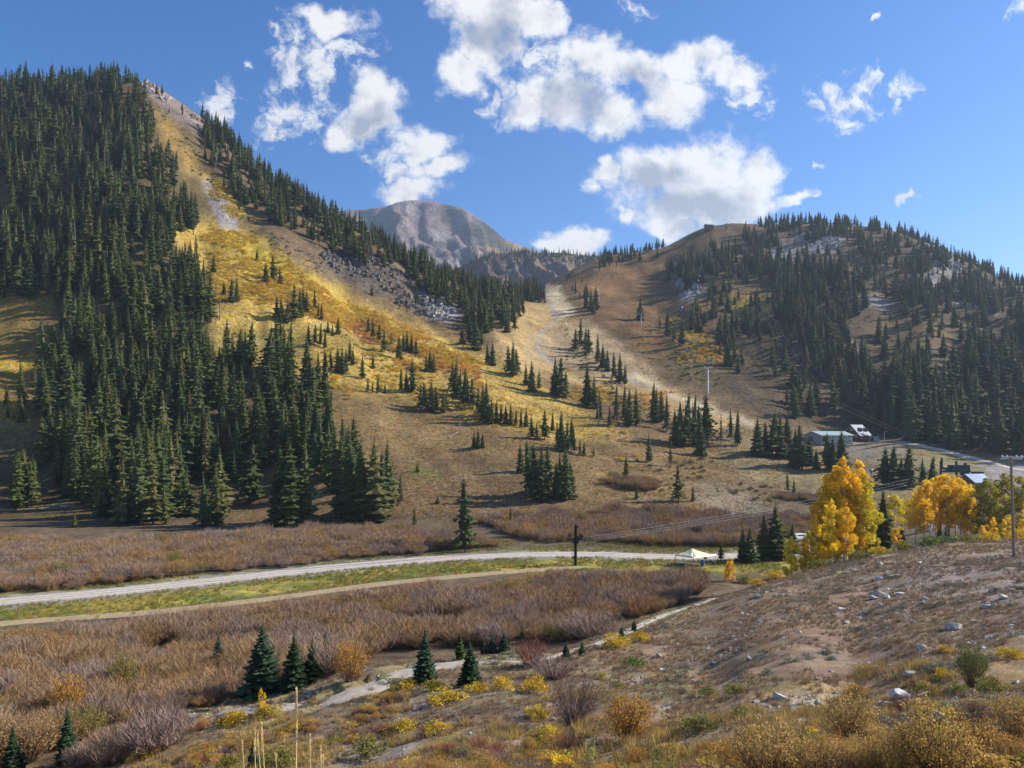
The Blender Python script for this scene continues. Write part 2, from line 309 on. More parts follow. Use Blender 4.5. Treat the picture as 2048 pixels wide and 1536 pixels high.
LY0, LYS = math.log(2.0), (math.log(1000.0) - math.log(2.0)) / (NY - 1)
def gz(X, Y):
    """ground height at world X, Y"""
    X = np.asarray(X, float); Y = np.maximum(np.asarray(Y, float), 2.0)
    p = X / Y * FPX + 1024
    i = np.clip(np.searchsorted(PXG, p) - 1, 0, len(PXG) - 2); t = np.clip((p - PXG[i]) / (PXG[i + 1] - PXG[i]), 0, 1)
    g = np.clip((np.log(Y) - LY0) / LYS, 0, NY - 1.001); j = g.astype(int)
    s = np.clip((Y - YG[j]) / (YG[j + 1] - YG[j]), 0, 1)
    return (ZG[i, j] * (1 - t) + ZG[i + 1, j] * t) * (1 - s) + (ZG[i, j + 1] * (1 - t) + ZG[i + 1, j + 1] * t) * s
PYG = HZ - FPX * (ZG - CAMZ) / YY
def hit(px, py, ymin=8.0, ymax=800.0):
    """where the sight line through a point of the photograph meets the ground"""
    ys = np.geomspace(ymin, ymax, 700); xs = (px - 1024) / FPX * ys
    q = HZ - FPX * (gz(xs, ys) - CAMZ) / ys
    k = np.nonzero(q <= py)[0]
    if len(k) == 0: k = np.array([int(np.argmin(q))])
    k = int(k[0])
    if k > 0 and q[k] <= py < q[k - 1]:
        t = (q[k - 1] - py) / max(1e-9, q[k - 1] - q[k]); Y = ys[k - 1] + t * (ys[k] - ys[k - 1])
    else: Y = ys[k]
    X = (px - 1024) / FPX * Y
    return Vector((X, Y, float(gz(X, Y))))
def at(px, Y, dz=0.0):
    X = (px - 1024) / FPX * Y
    return Vector((X, Y, float(gz(X, Y)) + dz))
def pt(px, py, Y): return Vector(((px - 1024) / FPX * Y, Y, CAMZ + Y * (HZ - py) / FPX))
def sdf(poly, x, y):
    """signed distance to a polygon, positive inside"""
    d = np.full(x.shape, 1e9); ins = np.zeros(x.shape, bool); n = len(poly)
    for i in range(n):
        (x0, y0), (x1, y1) = poly[i], poly[(i + 1) % n]
        ex, ey = x1 - x0, y1 - y0; L = ex * ex + ey * ey + 1e-9
        t = np.clip(((x - x0) * ex + (y - y0) * ey) / L, 0, 1)
        d = np.minimum(d, np.hypot(x - x0 - t * ex, y - y0 - t * ey))
        c = ((y0 > y) != (y1 > y)) & (x < (x1 - x0) * (y - y0) / (y1 - y0 + 1e-9) + x0)
        ins ^= c
    return np.where(ins, d, -d)
def lined(pts, x, y):
    d = np.full(x.shape, 1e9)
    for (x0, y0), (x1, y1) in zip(pts[:-1], pts[1:]):
        ex, ey = x1 - x0, y1 - y0; L = ex * ex + ey * ey + 1e-9
        t = np.clip(((x - x0) * ex + (y - y0) * ey) / L, 0, 1)
        d = np.minimum(d, np.hypot(x - x0 - t * ex, y - y0 - t * ey))
    return d

# ground colours by place: what grows or lies there, some with shade painted in
GOLD, STRAW, BROWN, TAN, OLIVE, GREEN = (0.46, 0.29, 0.05), (0.40, 0.28, 0.11), (0.150, 0.098, 0.052), (0.25, 0.175, 0.095), (0.15, 0.14, 0.04), (0.13, 0.17, 0.035)
GRAVEL, ROCK, PALE, DARKROCK, ORANGE, LITTER, RUN = (0.36, 0.33, 0.30), (0.20, 0.185, 0.18), (0.40, 0.37, 0.36), (0.10, 0.095, 0.095), (0.42, 0.19, 0.05), (0.115, 0.083, 0.037), (0.38, 0.262, 0.112)
PX, PY = PG, PYG
nx = (fbm(XX / 12, YY / 12, 51, 4) - 0.5) * 2 + (fbm(XX / 2.6, YY / 2.6, 151, 3) - 0.5) * 2.2; ny = (fbm(XX / 12, YY / 12, 57, 4) - 0.5) * 2 + (fbm(XX / 2.6, YY / 2.6, 157, 3) - 0.5) * 2.2
C = np.zeros(PX.shape + (3,)); C[:] = BROWN
RK = np.zeros(PX.shape)
def paint(poly, col, soft=10, jit=14, amt=1.0, ymin=0, ymax=2000, rock=None):
    d = sdf(poly, PX + nx * jit, PY + ny * jit * 0.6)
    a = np.clip(0.5 + d / (2 * soft), 0, 1) * amt * ((YY > ymin) & (YY < ymax))
    C[:] = C * (1 - a[..., None]) + np.array(col) * a[..., None]
    if rock is not None: RK[:] = RK * (1 - a) + rock * a
def stroke(pts, col, w, soft=3, jit=4, amt=1.0, ymin=0, ymax=2000, rock=None):
    d = lined(pts, PX + nx * jit, PY + ny * jit * 0.6)
    a = np.clip((w / 2 + soft - d) / (2 * soft), 0, 1) * amt * ((YY > ymin) & (YY < ymax))
    C[:] = C * (1 - a[..., None]) + np.array(col) * a[..., None]
    if rock is not None: RK[:] = RK * (1 - a) + rock * a
M = 180
# left mountain
paint([(-400, 100), (420, 100), (420, 1100), (-400, 1100)], LITTER, 20, ymin=M)
paint([(-400, 560), (90, 590), (120, 700), (70, 760), (80, 850), (-400, 900)], (0.22, 0.145, 0.04), 14, ymin=M)
paint([(-50, 700), (60, 715), (60, 735), (-50, 740)], GOLD, 5, ymin=M)
paint([(270, 200), (330, 230), (420, 320), (520, 440), (640, 560), (560, 560), (430, 440), (360, 350)], (0.15, 0.105, 0.045), 12, ymin=M)
paint([(300, 210), (345, 240), (400, 330), (380, 350), (330, 290)], (0.26, 0.165, 0.05), 7, ymin=M)
paint([(330, 430), (420, 440), (520, 470), (620, 540), (720, 600), (860, 660), (1010, 720), (1180, 830), (1250, 870), (1130, 900), (1000, 850), (900, 820), (740, 790), (560, 740), (440, 720), (410, 600)], (0.43, 0.285, 0.065), 16, ymin=M)
paint([(420, 450), (500, 470), (640, 570), (760, 640), (880, 690), (820, 690), (680, 640), (560, 570), (440, 490)], (0.42, 0.30, 0.035), 10, ymin=M)
paint([(560, 560), (700, 610), (860, 690), (960, 740), (900, 760), (700, 660), (560, 610)], ORANGE, 14, 26, 0.35, ymin=M)
paint([(700, 640), (760, 640), (790, 690), (720, 690)], (0.38, 0.17, 0.10), 9, 12, 0.7, ymin=M)
paint([(430, 655), (640, 655), (900, 710), (900, 735), (640, 700), (430, 690)], (0.26, 0.20, 0.05), 8, 10, 0.6, ymin=M)
stroke([(420, 645), (560, 650), (700, 655), (850, 690)], (0.42, 0.33, 0.12), 6, 3, ymin=M)
stroke([(420, 670), (520, 683), (640, 705)], (0.40, 0.33, 0.12), 6, 3, ymin=M)
paint([(400, 352), (425, 360), (470, 425), (475, 460), (440, 455), (420, 400)], (0.30, 0.27, 0.25), 5, 6, ymin=M, rock=0.2)
stroke([(400, 350), (440, 375), (485, 430)], GOLD, 12, 4, 6, ymin=M)
# cliffs below the left ridge
paint([(560, 470), (600, 480), (700, 560), (660, 560), (590, 520)], (0.16, 0.115, 0.07), 8, 24, 0.7, ymin=M, rock=0.5)
paint([(650, 495), (720, 500), (800, 540), (860, 590), (850, 640), (760, 590), (690, 560), (640, 530)], (0.125, 0.10, 0.075), 8, 20, ymin=M, rock=1)
paint([(840, 590), (890, 600), (920, 630), (900, 645), (850, 630)], PALE, 6, 10, ymin=M, rock=1)
paint([(270, 150), (310, 170), (420, 240), (440, 275), (380, 255), (300, 200)], (0.26, 0.20, 0.17), 8, 10, ymin=M, rock=0.8)
paint([(210, 290), (260, 300), (280, 330), (230, 320)], ROCK, 7, 10, 0.8, ymin=M, rock=0.8)
paint([(620, 690), (900, 720), (1010, 760), (1140, 830), (1000, 850), (900, 815), (760, 780), (640, 740)], (0.41, 0.275, 0.075), 14, 20, 0.6, ymin=M)
# middle slope, ski runs
paint([(1000, 600), (1090, 570), (1140, 600), (1160, 640), (1230, 690), (1290, 750), (1420, 810), (1510, 850), (1400, 860), (1250, 810), (1130, 760), (1040, 740), (980, 700)], RUN, 10, 12, ymin=M)
paint([(1085, 570), (1115, 572), (1150, 625), (1130, 640), (1110, 630)], (0.52, 0.41, 0.25), 6, 6, ymin=M)
paint([(1060, 680), (1180, 640), (1250, 690), (1330, 760), (1300, 780), (1200, 740), (1100, 730), (1050, 720)], (0.33, 0.245, 0.14), 8, 8, 0.8, ymin=M)
stroke([(1090, 590), (1115, 640), (1080, 670), (1075, 700), (1120, 740)], (0.33, 0.30, 0.26), 6, 3, ymin=M)
stroke([(1270, 750), (1340, 790), (1440, 825), (1510, 850)], (0.48, 0.38, 0.24), 12, 4, ymin=M)
stroke([(1210, 740), (1260, 755), (1285, 775)], (0.34, 0.32, 0.30), 5, 2, ymin=M, rock=0.5)
paint([(1120, 560), (1200, 540), (1320, 500), (1420, 450), (1480, 470), (1430, 560), (1400, 700), (1300, 720), (1220, 660), (1150, 620)], (0.165, 0.095, 0.038), 12, 14, ymin=M)  # hill flank beside the run: its shade painted as dark brown
paint([(1150, 570), (1250, 545), (1240, 580), (1180, 610)], (0.30, 0.16, 0.06), 9, 10, 0.7, ymin=M)
paint([(1320, 700), (1420, 690), (1480, 780), (1400, 770), (1340, 740)], (0.14, 0.10, 0.04), 9, 10, 0.7, ymin=M)
paint([(1360, 660), (1400, 650), (1420, 700), (1380, 710)], GOLD, 7, 8, 0.6, ymin=M)
# middle meadow towards the valley: cloud shadow painted in as darker brown
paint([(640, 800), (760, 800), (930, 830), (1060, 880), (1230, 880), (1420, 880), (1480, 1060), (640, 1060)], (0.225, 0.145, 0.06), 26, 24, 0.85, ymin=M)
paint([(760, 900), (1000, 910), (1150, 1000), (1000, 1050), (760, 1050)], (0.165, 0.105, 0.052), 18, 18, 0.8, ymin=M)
stroke([(900, 955), (1000, 948), (1060, 940)], (0.30, 0.22, 0.12), 3, 2, ymin=M)
stroke([(440, 1000), (560, 990), (680, 985)], (0.33, 0.27, 0.17), 4, 2, ymin=M)
stroke([(0, 1018), (120, 1012), (200, 1010)], (0.30, 0.24, 0.14), 4, 2, ymin=M)
paint([(820, 930), (880, 940), (880, 960), (825, 958)], OLIVE, 6, 8, 0.8, ymin=M)
# right hill: ground browns darkened to paint in the hill's shade
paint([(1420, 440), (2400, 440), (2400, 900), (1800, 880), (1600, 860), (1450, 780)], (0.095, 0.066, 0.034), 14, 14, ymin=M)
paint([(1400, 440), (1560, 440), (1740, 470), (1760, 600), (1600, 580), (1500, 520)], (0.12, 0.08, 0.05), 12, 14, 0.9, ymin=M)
paint([(1400, 490), (1440, 480), (1560, 600), (1530, 640), (1450, 620)], (0.17, 0.11, 0.04), 10, 12, 0.8, ymin=M)
paint([(1460, 590), (1560, 600), (1540, 625), (1470, 620)], GOLD, 7, 8, 0.8, ymin=M)
paint([(1720, 640), (1900, 650), (1900, 720), (1780, 720)], (0.16, 0.105, 0.045), 10, 12, 0.8, ymin=M)
for pl in ([(1360, 520), (1400, 540), (1410, 590), (1370, 600), (1350, 560)], [(1590, 470), (1680, 460), (1680, 500), (1620, 510)], [(1840, 480), (1930, 520), (1920, 560), (1860, 540)],
           [(1850, 540), (1900, 570), (1990, 610), (1990, 625), (1900, 600), (1850, 570)], [(1690, 660), (1710, 690), (1730, 740), (1720, 760), (1690, 700)], [(1740, 590), (1790, 610), (1770, 620), (1740, 610)],
           [(1560, 480), (1600, 500), (1560, 540), (1530, 520)]):
    paint(pl, (0.33, 0.31, 0.32), 7, 14, 0.85, ymin=M, rock=1)
# base area benches
paint([(1420, 880), (1560, 850), (1760, 882), (2100, 925), (2300, 960), (2200, 1000), (1950, 990), (1700, 1000), (1480, 960)], (0.22, 0.165, 0.08), 10, 12, ymin=M)
paint([(1640, 885), (1790, 885), (1830, 905), (1740, 920), (1660, 905)], (0.26, 0.225, 0.175), 7, 8, 0.8, ymin=M)
paint([(1740, 895), (1990, 935), (2048, 960), (1900, 965), (1780, 930)], (0.235, 0.20, 0.105), 8, 8, 0.7, ymin=M)
paint([(1960, 930), (2060, 930), (2100, 1000), (2010, 985)], (0.33, 0.30, 0.28), 6, 6, ymin=M)
paint([(1390, 960), (1490, 980), (1560, 1020), (1480, 1060), (1400, 1010)], (0.235, 0.195, 0.145), 10, 18, 0.6, ymin=M - 20)
# valley floor: grass verges and bare margins along the road
V0, V1 = 45, 200
paint([(-600, 1040), (2700, 1020), (2700, 1230), (1500, 1180), (1380, 1250), (1000, 1310), (600, 1400), (380, 1460), (-600, 1560)], (0.125, 0.088, 0.055), 12, 14, ymin=62, ymax=V1)
# foreground slope
F1 = 118
fgl = np.clip((ZG - 0.9) / 1.6, 0, 1) * (YY < F1)
C[:] = C * (1 - fgl[..., None]) + np.array((0.275, 0.192, 0.105)) * fgl[..., None]
pn = fbm(XX / 3.2, YY / 3.2, 71, 4); pm = fbm(XX / 7, YY / 7, 77, 3)
def fgpaint(mask, col):
    a = (np.clip(mask, 0, 1) * fgl)[..., None]; C[:] = C * (1 - a) + np.array(col) * a
fgpaint((pn - 0.56) * 9, (0.26, 0.195, 0.115))
fgpaint((0.42 - pn) * 9, (0.175, 0.125, 0.088))
fgpaint((pm - 0.60) * 10, (0.20, 0.18, 0.09))
fgpaint((fbm(XX / 2.2, YY / 2.2, 91, 4) - 0.72) * 14, (0.34, 0.29, 0.24))
paint([(1320, 1270), (1500, 1160), (1700, 1130), (2100, 1090), (2200, 1300), (1900, 1330), (1700, 1370), (1500, 1360), (1380, 1330)], (0.228, 0.158, 0.108), 24, 26, 0.8, ymax=F1)
paint([(1850, 1110), (2120, 1100), (2120, 1230), (1950, 1210), (1800, 1180)], (0.27, 0.225, 0.20), 18, 20, 0.5, ymax=F1)
for pl in ([(820, 1395), (860, 1405), (845, 1440), (790, 1440)], [(650, 1470), (830, 1465), (860, 1500), (700, 1536), (640, 1510)], [(1020, 1430), (1060, 1425), (1050, 1455)], [(1480, 1430), (1600, 1400), (1640, 1440), (1560, 1470)], [(880, 1500), (980, 1500), (960, 1560), (820, 1560)]):
    paint(pl, (0.33, 0.29, 0.245), 9, 22, 0.7, ymax=F1)
for pl in ([(890, 1475), (940, 1475), (930, 1500), (885, 1500)], [(750, 1350), (840, 1330), (830, 1350), (770, 1370)], [(1290, 1240), (1400, 1200), (1390, 1215), (1320, 1240)], [(600, 1395), (690, 1370), (690, 1380), (610, 1402)]):
    paint(pl, (0.17, 0.19, 0.055), 7, 8, 0.8, ymax=F1)

# strips of made ground
def poly_pts(lst, ymin=40.0): return [hit(px, py, ymin) for px, py in lst]
def resample(P, step):
    out = []
    n = len(P)
    for i in range(n - 1):
        p0, p1, p2, p3 = P[max(0, i - 1)], P[i], P[i + 1], P[min(n - 1, i + 2)]
        k = max(2, int((p2 - p1).length / step))
        for j in range(k):
            t = j / k
            out.append(0.5 * ((2 * p1) + (p2 - p0) * t + (2 * p0 - 5 * p1 + 4 * p2 - p3) * t * t + (3 * p1 - p0 - 3 * p2 + p3) * t ** 3))
    out.append(P[-1]); return out
ROADS = [('gravel_road', [(-420, 1245), (-200, 1226), (0, 1204), (250, 1180), (500, 1152), (700, 1131), (850, 1118), (1000, 1111), (1100, 1108), (1200, 1109), (1300, 1112), (1400, 1114), (1480, 1110), (1560, 1102), (1640, 1094)], 7.2, 'road', 40),
         ('dirt_track', [(-420, 1300), (-200, 1274), (0, 1247), (300, 1224), (550, 1195), (750, 1169), (900, 1153), (1050, 1141), (1180, 1133)], 3.4, 'track', 40),
         ('gravel_path', [(372, 52.0), (480, 50.4), (600, 48.6), (700, 48.6), (830, 52.2), (950, 53.0), (1050, 53.5)], 1.9, 'path', 0),
         ('gravel_path', [(1050, 53.5), (1150, 57.0), (1235, 63.0), (1300, 70.0), (1370, 77.0), (1430, 84.0)], 0.9, 'path', 0),
         ('access_road', [(1800, 884), (1850, 894), (1900, 905), (1960, 920), (2010, 934), (2080, 946)], 5.0, 'road', 200)]
road_lines = []
for nm, lst, w, k, ym in ROADS:
    pts = resample(poly_pts(lst, ym) if ym else [at(a_, b_) for a_, b_ in lst], 1.2); road_lines.append((nm, pts, w, k))
    # press the ground to an even bed under the strip
    pw = np.array([(p.x, p.y) for p in pts]); zc = np.array([p.z for p in pts])
    zc = np.convolve(np.pad(zc, 6, 'edge'), np.ones(13) / 13, 'valid')
    x0, x1, y0, y1 = pw[:, 0].min() - 12, pw[:, 0].max() + 12, pw[:, 1].min() - 12, pw[:, 1].max() + 12
    sel = np.nonzero((XX > x0) & (XX < x1) & (YY > y0) & (YY < y1))
    gx, gy = XX[sel], YY[sel]
    for s in range(0, len(gx), 20000):
        dx = gx[s:s + 20000, None] - pw[None, ::2, 0]; dy = gy[s:s + 20000, None] - pw[None, ::2, 1]
        d2 = dx * dx + dy * dy; kk = d2.argmin(1); dd = np.sqrt(d2[np.arange(len(kk)), kk])
        a = np.clip(1 - (dd - w * 0.55) / (w * (2.0 if k == 'path' else 0.9)), 0, 1); a = a * a * (3 - 2 * a) * (0.0 if nm == 'access_road' else 1.0)
        ii = (sel[0][s:s + 20000], sel[1][s:s + 20000])
        ZG[ii] = ZG[ii] * (1 - a) + (zc[::2][kk] - 0.05) * a
        if k == 'road' and nm == 'gravel_road':     # verges: bare gravel, then green and yellow grass
            v = np.clip(1.6 - np.abs(dd - w * 0.62) / (w * 0.22), 0, 1)
            C[ii] = C[ii] * (1 - v[:, None]) + np.array((0.27, 0.24, 0.20)) * v[:, None]
        side = (gy[s:s + 20000] - pw[::2][kk][:, 1])
        if nm == 'gravel_road':
            v = np.clip((dd - w * 0.75) / 1.5, 0, 1) * np.clip((18 - dd) / 3, 0, 1) * (side < 0)
            nn = fbm(gx[s:s + 20000] / 4, gy[s:s + 20000] / 4, 83, 3)[:, None]
            gcol = np.array((0.30, 0.235, 0.055)) * (1 - np.clip((nn - 0.45) * 5, 0, 1)) + np.array((0.15, 0.17, 0.04)) * np.clip((nn - 0.45) * 5, 0, 1)
            C[ii] = C[ii] * (1 - v[:, None]) + gcol * v[:, None]
            v = np.clip((dd - w * 0.6) / 1.2, 0, 1) * np.clip((8 - dd) / 2, 0, 1) * (side > 0)
            C[ii] = C[ii] * (1 - v[:, None]) + np.array((0.17, 0.165, 0.05)) * v[:, None] 
PYG = HZ - FPX * (ZG - CAMZ) / YY

# ground material: vertex colours of what grows there and of painted shade, broken up by noise; rock where bare
def ground_material(fine, name):
    m, nt, b = mat_new(name); L = nt.links
    at_ = nt.nodes.new('ShaderNodeAttribute'); at_.attribute_name = 'soil'
    rk = nt.nodes.new('ShaderNodeAttribute'); rk.attribute_name = 'bare'
    g = nt.nodes.new('ShaderNodeNewGeometry')
    def noise(scale, detail, rough=0.6, stretch=None):
        n = nt.nodes.new('ShaderNodeTexNoise'); n.inputs['Scale'].default_value = scale; n.inputs['Detail'].default_value = detail; n.inputs['Roughness'].default_value = rough
        L.new(g.outputs['Position'], n.inputs['Vector']); return n
    def rng(x, a, b_, c, d):
        r = nt.nodes.new('ShaderNodeMapRange'); L.new(x, r.inputs[0])
        for i, v in enumerate((a, b_, c, d)): r.inputs[1 + i].default_value = v
        return r.outputs[0]
    def mul(x, y):
        n = nt.nodes.new('ShaderNodeMath'); n.operation = 'MULTIPLY'; L.new(x, n.inputs[0]); L.new(y, n.inputs[1]); return n.outputs[0]
    n1 = noise(0.06, 2); n2 = noise(0.55, 4, 0.7); n3 = noise(fine, 4, 0.75)
    k = mul(rng(n1.outputs[0], 0.3, 0.7, 0.72, 1.28), rng(n2.outputs[0], 0.3, 0.7, 0.55, 1.45))
    k = mul(k, rng(n3.outputs[0], 0.3, 0.7, *((0.55, 1.45) if fine < 4 else (0.60, 1.40))))
    sc = nt.nodes.new('ShaderNodeVectorMath'); sc.operation = 'SCALE'; L.new(at_.outputs['Color'], sc.inputs[0]); L.new(k, sc.inputs['Scale'])
    hs = nt.nodes.new('ShaderNodeHueSaturation'); L.new(sc.outputs[0], hs.inputs['Color'])
    L.new(rng(noise(0.35, 1).outputs[0], 0.3, 0.7, 0.485, 0.52), hs.inputs['Hue'])
    L.new(rng(noise(0.8, 1).outputs[0], 0.3, 0.7, 0.8, 1.2), hs.inputs['Saturation'])
    # bare rock: tilted strata and cracks
    vo = nt.nodes.new('ShaderNodeTexVoronoi'); vo.feature = 'DISTANCE_TO_EDGE'; vo.inputs['Scale'].default_value = 0.28
    mp = nt.nodes.new('ShaderNodeMapping'); mp.inputs['Scale'].default_value = (1.0, 0.7, 2.2); mp.inputs['Rotation'].default_value = (0.3, 0.5, 0.2)
    wp = nt.nodes.new('ShaderNodeVectorMath'); wp.operation = 'MULTIPLY_ADD'
    L.new(noise(0.3, 2).outputs['Color'], wp.inputs[0]); wp.inputs[1].default_value = (4, 4, 4); L.new(g.outputs['Position'], wp.inputs[2])
    L.new(wp.outputs[0], mp.inputs['Vector']); L.new(mp.outputs[0], vo.inputs['Vector'])
    crack = rng(vo.outputs['Distance'], 0.0, 0.12, 0.35, 1.0)
    rockc = nt.nodes.new('ShaderNodeVectorMath'); rockc.operation = 'SCALE'; L.new(hs.outputs[0], rockc.inputs[0]); L.new(mul(crack, rng(noise(1.6, 3, 0.7).outputs[0], 0.3, 0.7, 0.6, 1.5)), rockc.inputs['Scale'])
    mx = nt.nodes.new('ShaderNodeMix'); mx.data_type = 'RGBA'; L.new(rk.outputs['Fac'], mx.inputs[0]); L.new(hs.outputs[0], mx.inputs[6]); L.new(rockc.outputs[0], mx.inputs[7])
    L.new(mx.outputs[2], b.inputs['Base Color'])
    b.inputs['Roughness'].default_value = 0.92; b.inputs['Specular IOR Level'].default_value = 0.15
    add = nt.nodes.new('ShaderNodeMath'); add.operation = 'MULTIPLY_ADD'; L.new(n3.outputs[0], add.inputs[0]); add.inputs[1].default_value = 0.5; L.new(n2.outputs[0], add.inputs[2])
    bp = nt.nodes.new('ShaderNodeBump'); bp.inputs['Strength'].default_value = 0.9; bp.inputs['Distance'].default_value = 0.9 if fine < 4 else 0.16
    L.new(add.outputs[0], bp.inputs['Height'])
    L.new(bp.outputs[0], b.inputs['Normal'])
    return m
mat_far = ground_material(2.2, 'hillside_ground'); mat_near = ground_material(9.0, 'slope_ground')

# split the sheet where one kind of ground ends
fx = np.interp(PXG, [-1500, 0, 400, 700, 850, 1000, 1100, 1200, 1320, 1430, 1500, 1600, 1700, 1850, 2048, 3600], [58, 58, 62, 68, 70, 74, 80, 84, 90, 100, 106, 118, 140, 150, 160, 190])
fy = np.interp(PXG, [-1500, 1100, 1500, 1700, 1900, 3600], [198, 192, 194, 200, 212, 235])
fcell = fx[:-1, None] > YY[:-1, :-1]
vcell = (~fcell) & (YY[:-1, :-1] < fy[:-1, None])
divx = np.interp(PYG[:-1, :-1], [300, 520, 570, 640, 750, 870, 1000, 1200], [1040, 1085, 1095, 1140, 1250, 1400, 1450, 1460])
lcell = (~fcell) & (~vcell) & (PG[:-1, :-1] < divx)
rcell = (~fcell) & (~vcell) & (~lcell)
nP = len(PXG)
idx = np.arange(nP * NY).reshape(nP, NY)
quads = np.stack([idx[:-1, :-1], idx[1:, :-1], idx[1:, 1:], idx[:-1, 1:]], -1)
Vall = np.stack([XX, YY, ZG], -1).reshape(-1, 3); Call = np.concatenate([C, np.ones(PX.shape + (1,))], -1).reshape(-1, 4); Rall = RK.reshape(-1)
def terrain_obj(name, cells, mat):
    q = quads[cells]; used = np.unique(q); remap = np.full(nP * NY, -1, dtype=np.int64); remap[used] = np.arange(len(used))
    me = mesh_np(name, Vall[used], remap[q], mat, True)
    a = me.attributes.new('soil', 'FLOAT_COLOR', 'POINT'); a.data.foreach_set('color', Call[used].astype(np.float32).ravel())
    a = me.attributes.new('bare', 'FLOAT', 'POINT'); a.data.foreach_set('value', Rall[used].astype(np.float32))
    o = new_obj(name, me); tag(o, kind='structure'); return o
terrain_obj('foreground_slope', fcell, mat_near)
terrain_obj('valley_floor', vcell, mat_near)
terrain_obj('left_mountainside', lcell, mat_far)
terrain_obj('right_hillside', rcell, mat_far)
# the bench the viewer stands on, behind the picture
mb = MB(); mb.add([(-700, 2.2, 20.2), (700, 2.2, 20.2), (900, -600, 26), (-900, -600, 26)], [(0, 3, 2, 1)])
o = mb.build('ground', plain('bench_ground', (0.2, 0.15, 0.09), 0.9)); tag(o, kind='structure')

# roads as strips on their beds
def strip_mat(name, c0, c1, track):
    m, nt, b = mat_new(name); L = nt.links
    g = nt.nodes.new('ShaderNodeNewGeometry')
    n = nt.nodes.new('ShaderNodeTexNoise'); n.inputs['Scale'].default_value = 1.2; n.inputs['Detail'].default_value = 8; n.inputs['Roughness'].default_value = 0.7
    L.new(g.outputs['Position'], n.inputs['Vector'])
    a = nt.nodes.new('ShaderNodeAttribute'); a.attribute_name = 'across'
    w = nt.nodes.new('ShaderNodeMath'); w.operation = 'COSINE'; m0 = nt.nodes.new('ShaderNodeMath'); m0.operation = 'MULTIPLY'; m0.inputs[1].default_value = 12.5
    L.new(a.outputs['Fac'], m0.inputs[0]); L.new(m0.outputs[0], w.inputs[0])
    ad = nt.nodes.new('ShaderNodeMath'); ad.operation = 'MULTIPLY_ADD'; L.new(w.outputs[0], ad.inputs[0]); ad.inputs[1].default_value = track; L.new(n.outputs[0], ad.inputs[2])
    r = nt.nodes.new('ShaderNodeValToRGB'); L.new(ad.outputs[0], r.inputs[0]); r.color_ramp.elements[0].position = 0.32; r.color_ramp.elements[1].position = 0.68
    r.color_ramp.elements[0].color = c0 + (1,); r.color_ramp.elements[1].color = c1 + (1,)
    L.new(r.outputs[0], b.inputs['Base Color']); b.inputs['Roughness'].default_value = 0.9; b.inputs['Specular IOR Level'].default_value = 0.15
    bp = nt.nodes.new('ShaderNodeBump'); bp.inputs['Strength'].default_value = 0.5; bp.inputs['Distance'].default_value = 0.08; L.new(n.outputs[0], bp.inputs['Height']); L.new(bp.outputs[0], b.inputs['Normal'])
    return m
SM = {'road': strip_mat('road_gravel', (0.32, 0.28, 0.235), (0.57, 0.51, 0.44), 0.17), 'track': strip_mat('track_dirt', (0.27, 0.20, 0.11), (0.42, 0.33, 0.20), 0.06), 'path': strip_mat('path_gravel', (0.30, 0.255, 0.20), (0.52, 0.455, 0.37), 0.0)}
for nm, pts, w, k in road_lines:
    V = []; A = []; prev = None; rr = random.Random(5)
    NC = 9
    for i, p in enumerate(pts):
        d = pts[min(i + 1, len(pts) - 1)] - pts[max(i - 1, 0)]; s = Vector((d.y, -d.x)).normalized()
        wl = w / 2 * (1 + 0.35 * (float(fbm(i * 0.11, 3.3, 61, 3)) - 0.5) * 2 * (1.6 if k == 'path' else 0.9)); wr = w / 2 * (1 + 0.35 * (float(fbm(i * 0.11, 8.8, 67, 3)) - 0.5) * 2 * (1.6 if k == 'path' else 0.9))
        tp = 1.0 if k == 'road' else min(1.0, 0.15 + i / 6, 0.15 + (len(pts) - 1 - i) / 6); wl *= tp; wr *= tp
        for j in range(NC):
            t = -1 + 2 * j / (NC - 1); h = wl if t < 0 else wr
            x, y = p.x + s.x * t * h, p.y + s.y * t * h
            V.append((x, y, float(gz(x, y)) + ((0.3 if nm == 'access_road' else 0.07) if abs(t) < 0.95 else -0.06))); A.append(t)
    n = len(pts)
    Fq = np.array([(i * NC + j, i * NC + j + 1, (i + 1) * NC + j + 1, (i + 1) * NC + j) for i in range(n - 1) for j in range(NC - 1)])
    me = mesh_np(nm, V, Fq, SM[k], True)
    if me.polygons[0].normal.z < 0: me.flip_normals()
    a = me.attributes.new('across', 'FLOAT', 'POINT'); a.data.foreach_set('value', np.array(A, np.float32))
    tag(new_obj(nm, me), kind='structure')

